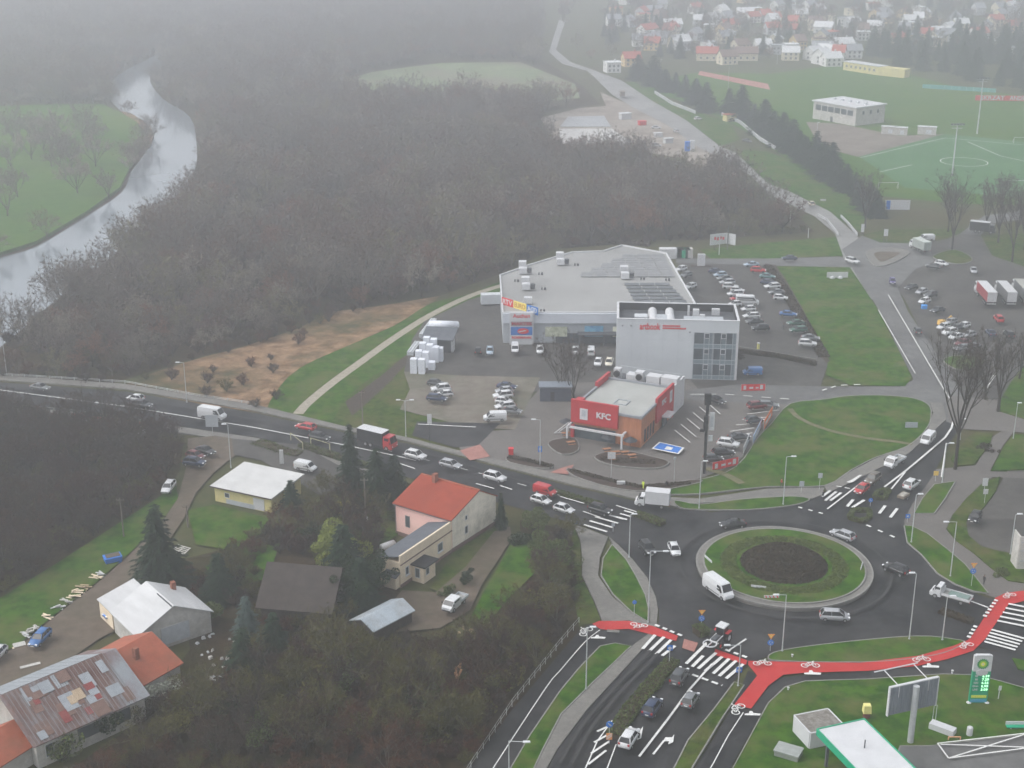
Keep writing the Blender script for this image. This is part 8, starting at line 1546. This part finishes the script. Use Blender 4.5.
CR = [(727, 114, 80), (742, 120, 88), (754, 126, 96), (762, 134, 98), (772, 140, 108), (781, 147, 112), (790, 153, 118), (798, 158, 122), (807, 163, 128), (815, 168, 132), (822, 174, 140), (830, 180, 142), (838, 186, 152), (846, 192, 158), (853, 197, 162), (860, 205, 176), (868, 211, 184), (875, 217, 192), (707, 112, 82), (640, 80, 55), (652, 86, 58), (668, 92, 68), (684, 97, 74), (696, 104, 80), (661, 86, 66), (676, 92, 62)]
cq = random.Random(6)
for i, (x, y, ty) in enumerate(CR): conifer(x + cq.uniform(-3, 3), y, ty + cq.uniform(-5, 9), 2 if i % 2 else 1, 'dark conifer beside the far road, %s from the left' % ORD[sorted(range(len(CR)), key=lambda q: CR[q][0]).index(i)], 'row of dark conifers along the far road', cq.uniform(1.1, 1.7))
vt = random.Random(77); nvt = 0; VT = []
vp = [(x, y) for x, y in [(vt.uniform(870, 1060), vt.uniform(50, 96)) for _ in range(120)] if y < 62 + (x - 870) * .19] + [(vt.uniform(600, 1060), vt.uniform(-4, 62)) for _ in range(240)]
for x, y in vp:
    p = g(x, y)
    if any((p - g(q[0], q[1])).length < 9 for q in VH): continue
    if y > 62 and x < 870: continue
    VT.append((x, y, p))
for x, y, p in VT[:230]:
    k = vt.random(); dk = x > 860 and y > 46
    if k < .72 or dk: tree_thing('spruce', SPM[1 + int(k * 10) % 2], p, k * 6, (1.1 + .3 * k) * (1.1 if dk else .9), 'dark evergreen among the misty village houses', 'evergreens of the misty village', 'conifer')
    else: tree_thing('bare_tree', WOOD[int(k * 50) % 7], p, k * 6, .6 + .3 * k, 'leafless tree among the misty village houses', 'leafless trees of the misty village')
# leafy shrubs: willow, forsythia, garden evergreens
def shrub(px, py, label, kind, clumps, leaves=260, size=.16, name='shrub', cat='shrub', stem=True):
    t = thing(name, label, cat, g(px, py)); leaf_cloud(int(px * 7 + py), clumps, leaves, size).build('foliage', LEAF[kind], t)
    if stem:
        b = MB(); [b.tube((0, 0, 0), tuple(Vector(c) * .9), .09, .03, n=4, cap=False) for c, r_ in clumps]; b.build('stem', BK2, t)
    return t
q = random.Random(55)
def cl(n, R_, H, r0=1.0): return [((q.gauss(0, R_ * .5), q.gauss(0, R_ * .5), H * q.uniform(.35, 1)), r0 * q.uniform(.6, 1.2)) for _ in range(n)]
shrub(336, 572, 'bright yellow green willow like tree beside the dark evergreens', 'willow', cl(22, 4.2, 6.5, 1.7), 240, .18, 'leafy_tree', 'tree'); shrub(345, 514, 'yellow flowering bush at the garden edge', 'yellow', cl(9, 2.6, 1.7, .9), 220, .13); shrub(335, 508, 'second yellow olive bush left of the flowering one', 'willow', cl(6, 1.8, 1.6, .8), 200, .13)
for i, (px, py, nm, kd, n, R_, H) in enumerate(((352, 608, 'dense dark evergreen mass beside the cream wing', 'dark', 22, 4.0, 7.0), (378, 590, 'dark evergreen crown touching the wing roof', 'dark', 14, 2.6, 6.0), (545, 560, 'olive shrub below the white cars', 'hedge', 16, 3.2, 4.2), (534, 530, 'grey green shrub at the lower road edge', 'hedge', 12, 2.6, 4.0), (556, 590, 'olive shrub at the top of the wooded hollow', 'hedge', 10, 2.4, 3.4), (465, 582, 'dark shrub beside the cream wall', 'dark', 8, 1.6, 2.0), (448, 596, 'low green shrub beside the porch', 'hedge', 7, 1.6, 1.4), (312, 540, 'dark hedge left of the garden', 'dark', 12, 3.0, 2.6), (400, 520, 'dark shrub under the red eaves', 'dark', 8, 1.5, 2.6), (230, 570, 'dark garden shrub behind the white roof', 'dark', 10, 2.4, 3.2), (430, 700, 'bright green bush in the hollow', 'hedge', 8, 2.0, 2.4), (160, 700, 'white blossoming bush in front of the barn', 'white', 7, 1.6, 2.2), (110, 735, 'dark green bush at the barn wall', 'dark', 9, 2.2, 3.4), (205, 625, 'dark shrub right of the white house', 'hedge', 9, 2.0, 3.0), (145, 720, 'brown ivy bush between barn and orange roof', 'brownhedge', 9, 2.0, 2.6), (1000, 575, 'green shrub beside the white crate', 'hedge', 5, 1.2, 1.0), (985, 450, 'brown low shrubs on the lawn patch', 'brownhedge', 10, 2.8, .8), (740, 358, 'dark hedge along the car park wall', 'brownhedge', 8, 1.5, 1.0), (520, 545, 'dark garden shrub right of the brown drive', 'dark', 8, 1.8, 2.2))):
    shrub(px, py, nm, kd, cl(n, R_, H, 1.1 if H > 2 else .6), 200, .15)
LEAF['moss'] = M('olive moss leaves', (.070, .066, .018), (.125, .112, .036), .6, .95, spec=.05)
hs_ = [(300, 698, 5), (322, 712, 6), (345, 700, 5), (284, 730, 4), (405, 728, 5), (392, 706, 4), (428, 745, 4), (262, 745, 4), (360, 745, 4), (236, 725, 4), (500, 690, 3.5), (470, 720, 3.5), (60, 762, 3), (180, 735, 3.5), (215, 748, 3.5), (330, 660, 4), (545, 610, 3.5), (565, 570, 3.5)]
for i, (px, py, H) in enumerate(hs_):
    kd = ('moss', 'moss', 'hedge', 'moss', 'dark')[i % 5]; shrub(px, py, '%s leafy tree in the lower wooded hollow, %s from the left' % (dict(moss='olive mossy', hedge='fresh green', dark='dark green')[kd], ORD[sorted(range(len(hs_)), key=lambda q_: hs_[q_][0]).index(i)]), kd, cl(13, H * .62, H, 1.15), 75, .17, 'leafy_tree', 'tree')
# clipped hedges: leafy boxes along a line
def hedge(pts, wd, h, kind, label, dens=70, size=.12, closed=False):
    P = [g(x, y) for x, y in pts]; t = thing('hedge', label, 'hedge', P[0]); b = MB(); r = random.Random(len(label)); o = P[0]; core = MB()
    if closed: P.append(P[0])
    for a, c in zip(P[:-1], P[1:]):
        d = c - a; L = d.length; u = d.normalized(); n_ = Vector((-u.y, u.x, 0)); m = (a + c) / 2 - o; core.box((m.x, m.y, h * .45), (L + .1, wd * .8, h * .84), math.atan2(d.y, d.x), top=.95)
        for _ in range(int(L * wd * dens * .5 + L * h * dens)):
            s_ = r.random(); z = h * r.uniform(.1, 1.05)
            if r.random() < .5: z = h * r.uniform(.88, 1.08); off = r.uniform(-.5, .5) * wd
            else: off = r.choice((-.5, .5)) * wd * r.uniform(.88, 1.08)
            p = a - o + d * s_ + n_ * off + Vector((0, 0, z)); e = rv(r).normalized(); f = e.orthogonal().normalized(); k = size * r.uniform(.6, 1.4); e2 = e.cross(f); b.add([p - f * k, p + e2 * k, p + f * k, p - e2 * k], [(0, 1, 2, 3)])
    core.build('branches', LEAF['brownhedge'], t); b.build('foliage', LEAF[kind], t); return t
hedge([(673, 664), (650, 690), (628, 716), (614, 740)], 2.2, 1.0, 'hedge', 'long clipped hedge between the two carriageways', 60)
hedge([(551, 493), (575, 500), (602, 508)], 1.3, .9, 'hedge', 'hedge island on the main road left of the crossing'); hedge([(636, 516), (650, 521), (663, 526)], 1.8, .9, 'hedge', 'hedge island on the main road at the box truck')
hedge([(696, 636), (706, 633)], 2.4, 1.3, 'hedge', 'round clipped bush on the splitter island beside the tractor', 90)
for P_, lb in (([(849, 520), (853, 513), (869, 513), (870, 520), (861, 524)], 'square hedge frame at the upper right splitter, lower one'), ([(874, 500), (879, 493), (889, 493), (884, 501)], 'square hedge frame behind the red car')): hedge(P_, .8, .9, 'hedge', lb, closed=True)
hedge([(940, 613), (955, 618), (972, 624)], 1.6, .7, 'brownhedge', 'low brown hedge behind the flatbed truck'); hedge([(508, 459), (530, 463), (552, 469)], 1.2, .7, 'brownhedge', 'low brown shrubs on the left roadside bed'); hedge([(570, 472), (600, 480), (640, 489), (690, 485)], 1.2, .6, 'brownhedge', 'low brown shrubs on the curved roadside bed')
hedge([(738, 353), (780, 358), (816, 366)], 1.4, .9, 'brownhedge', 'brown hedge strip below the car park'); hedge([(768, 267), (784, 290), (800, 318), (824, 358)], 2.6, .6, 'brownhedge', 'long brown hedge strip beside the large lawn', 30, .18); hedge([(600, 460), (625, 463), (655, 464)], 2.2, .5, 'brownhedge', 'brown shrubs of the oval bed'); hedge([(300, 447), (345, 462), (372, 470)], 1.8, 1.0, 'hedge', 'green hedge along the near pavement above the garage', 40)
hedge([(256, 443), (282, 452), (300, 456)], 3.0, .6, 'hedge', 'low green bank hedge right of the dirt track', 30); hedge([(560, 247), (610, 243), (650, 245)], 4.0, .8, 'brownhedge', 'brown shrubs behind the store', 12, .25)
# roundabout planting: green hedge ring and a domed brown shrub bed
hp_ = Vector((RC.x, RC.y, .3)); t = thing('shrub_mound', 'wide brown barberry mound ringed by green hedge in the roundabout', 'shrub bed', hp_)
b = MB(); r = random.Random(2); n1, n2 = 40, 9; Rm = 7.6; co = MB(); vs = []; fs = []
for i in range(n2 + 1):
    for k in range(n1): a = 2 * PI * k / n1; rr_ = Rm * i / n2; vs.append((rr_ * math.cos(a), rr_ * math.sin(a), .2 + 3.1 * math.cos(min(1, i / n2) * PI / 2) ** .7))
for i in range(n2):
    for k in range(n1): fs.append((i * n1 + k, (i + 1) * n1 + k, (i + 1) * n1 + (k + 1) % n1, i * n1 + (k + 1) % n1))
co.add(vs, fs); co.build('branches', LEAF['brownhedge'], t)
for _ in range(15000):
    a = r.uniform(0, 2 * PI); q_ = math.sqrt(r.random()); z = .25 + 3.1 * math.cos(q_ * PI / 2) ** .7 + r.uniform(-.12, .12); p = Vector((Rm * q_ * math.cos(a), Rm * q_ * math.sin(a), z)); e = rv(r).normalized(); f = e.orthogonal().normalized(); k = .13 * r.uniform(.6, 1.4); e2 = e.cross(f); b.add([p - f * k, p + e2 * k, p + f * k, p - e2 * k], [(0, 1, 2, 3)])
b.build('foliage', LEAF['brownhedge'], t)
b = MB(); GRH = M('ring hedge leaves', (.072, .105, .022), (.120, .155, .036), .5, .9, spec=.1)
for _ in range(26000):
    a = r.uniform(0, 2 * PI); rr_ = r.uniform(7.5, 11.1); z = .85 * math.sin(PI * min(1, max(0, (rr_ - 7.2) / 4.1))) ** .4 + r.uniform(-.1, .15); p = Vector((rr_ * math.cos(a), rr_ * math.sin(a), z)); e = rv(r).normalized(); f = e.orthogonal().normalized(); k = .17 * r.uniform(.6, 1.4); e2 = e.cross(f); b.add([p - f * k, p + e2 * k, p + f * k, p - e2 * k], [(0, 1, 2, 3)])
b.build('ring_hedge', GRH, t)
b = MB(); b.loft([[(r_ * math.cos(2 * PI * k / 48), r_ * math.sin(2 * PI * k / 48), z_) for k in range(48)] for r_, z_ in ((11.0, 0), (10.8, .5), (10.0, .82), (8.6, .82), (7.7, .5), (7.6, 0))], caps=False); b.build('hedge_core', GRH, t)
# grass tufts along rough edges
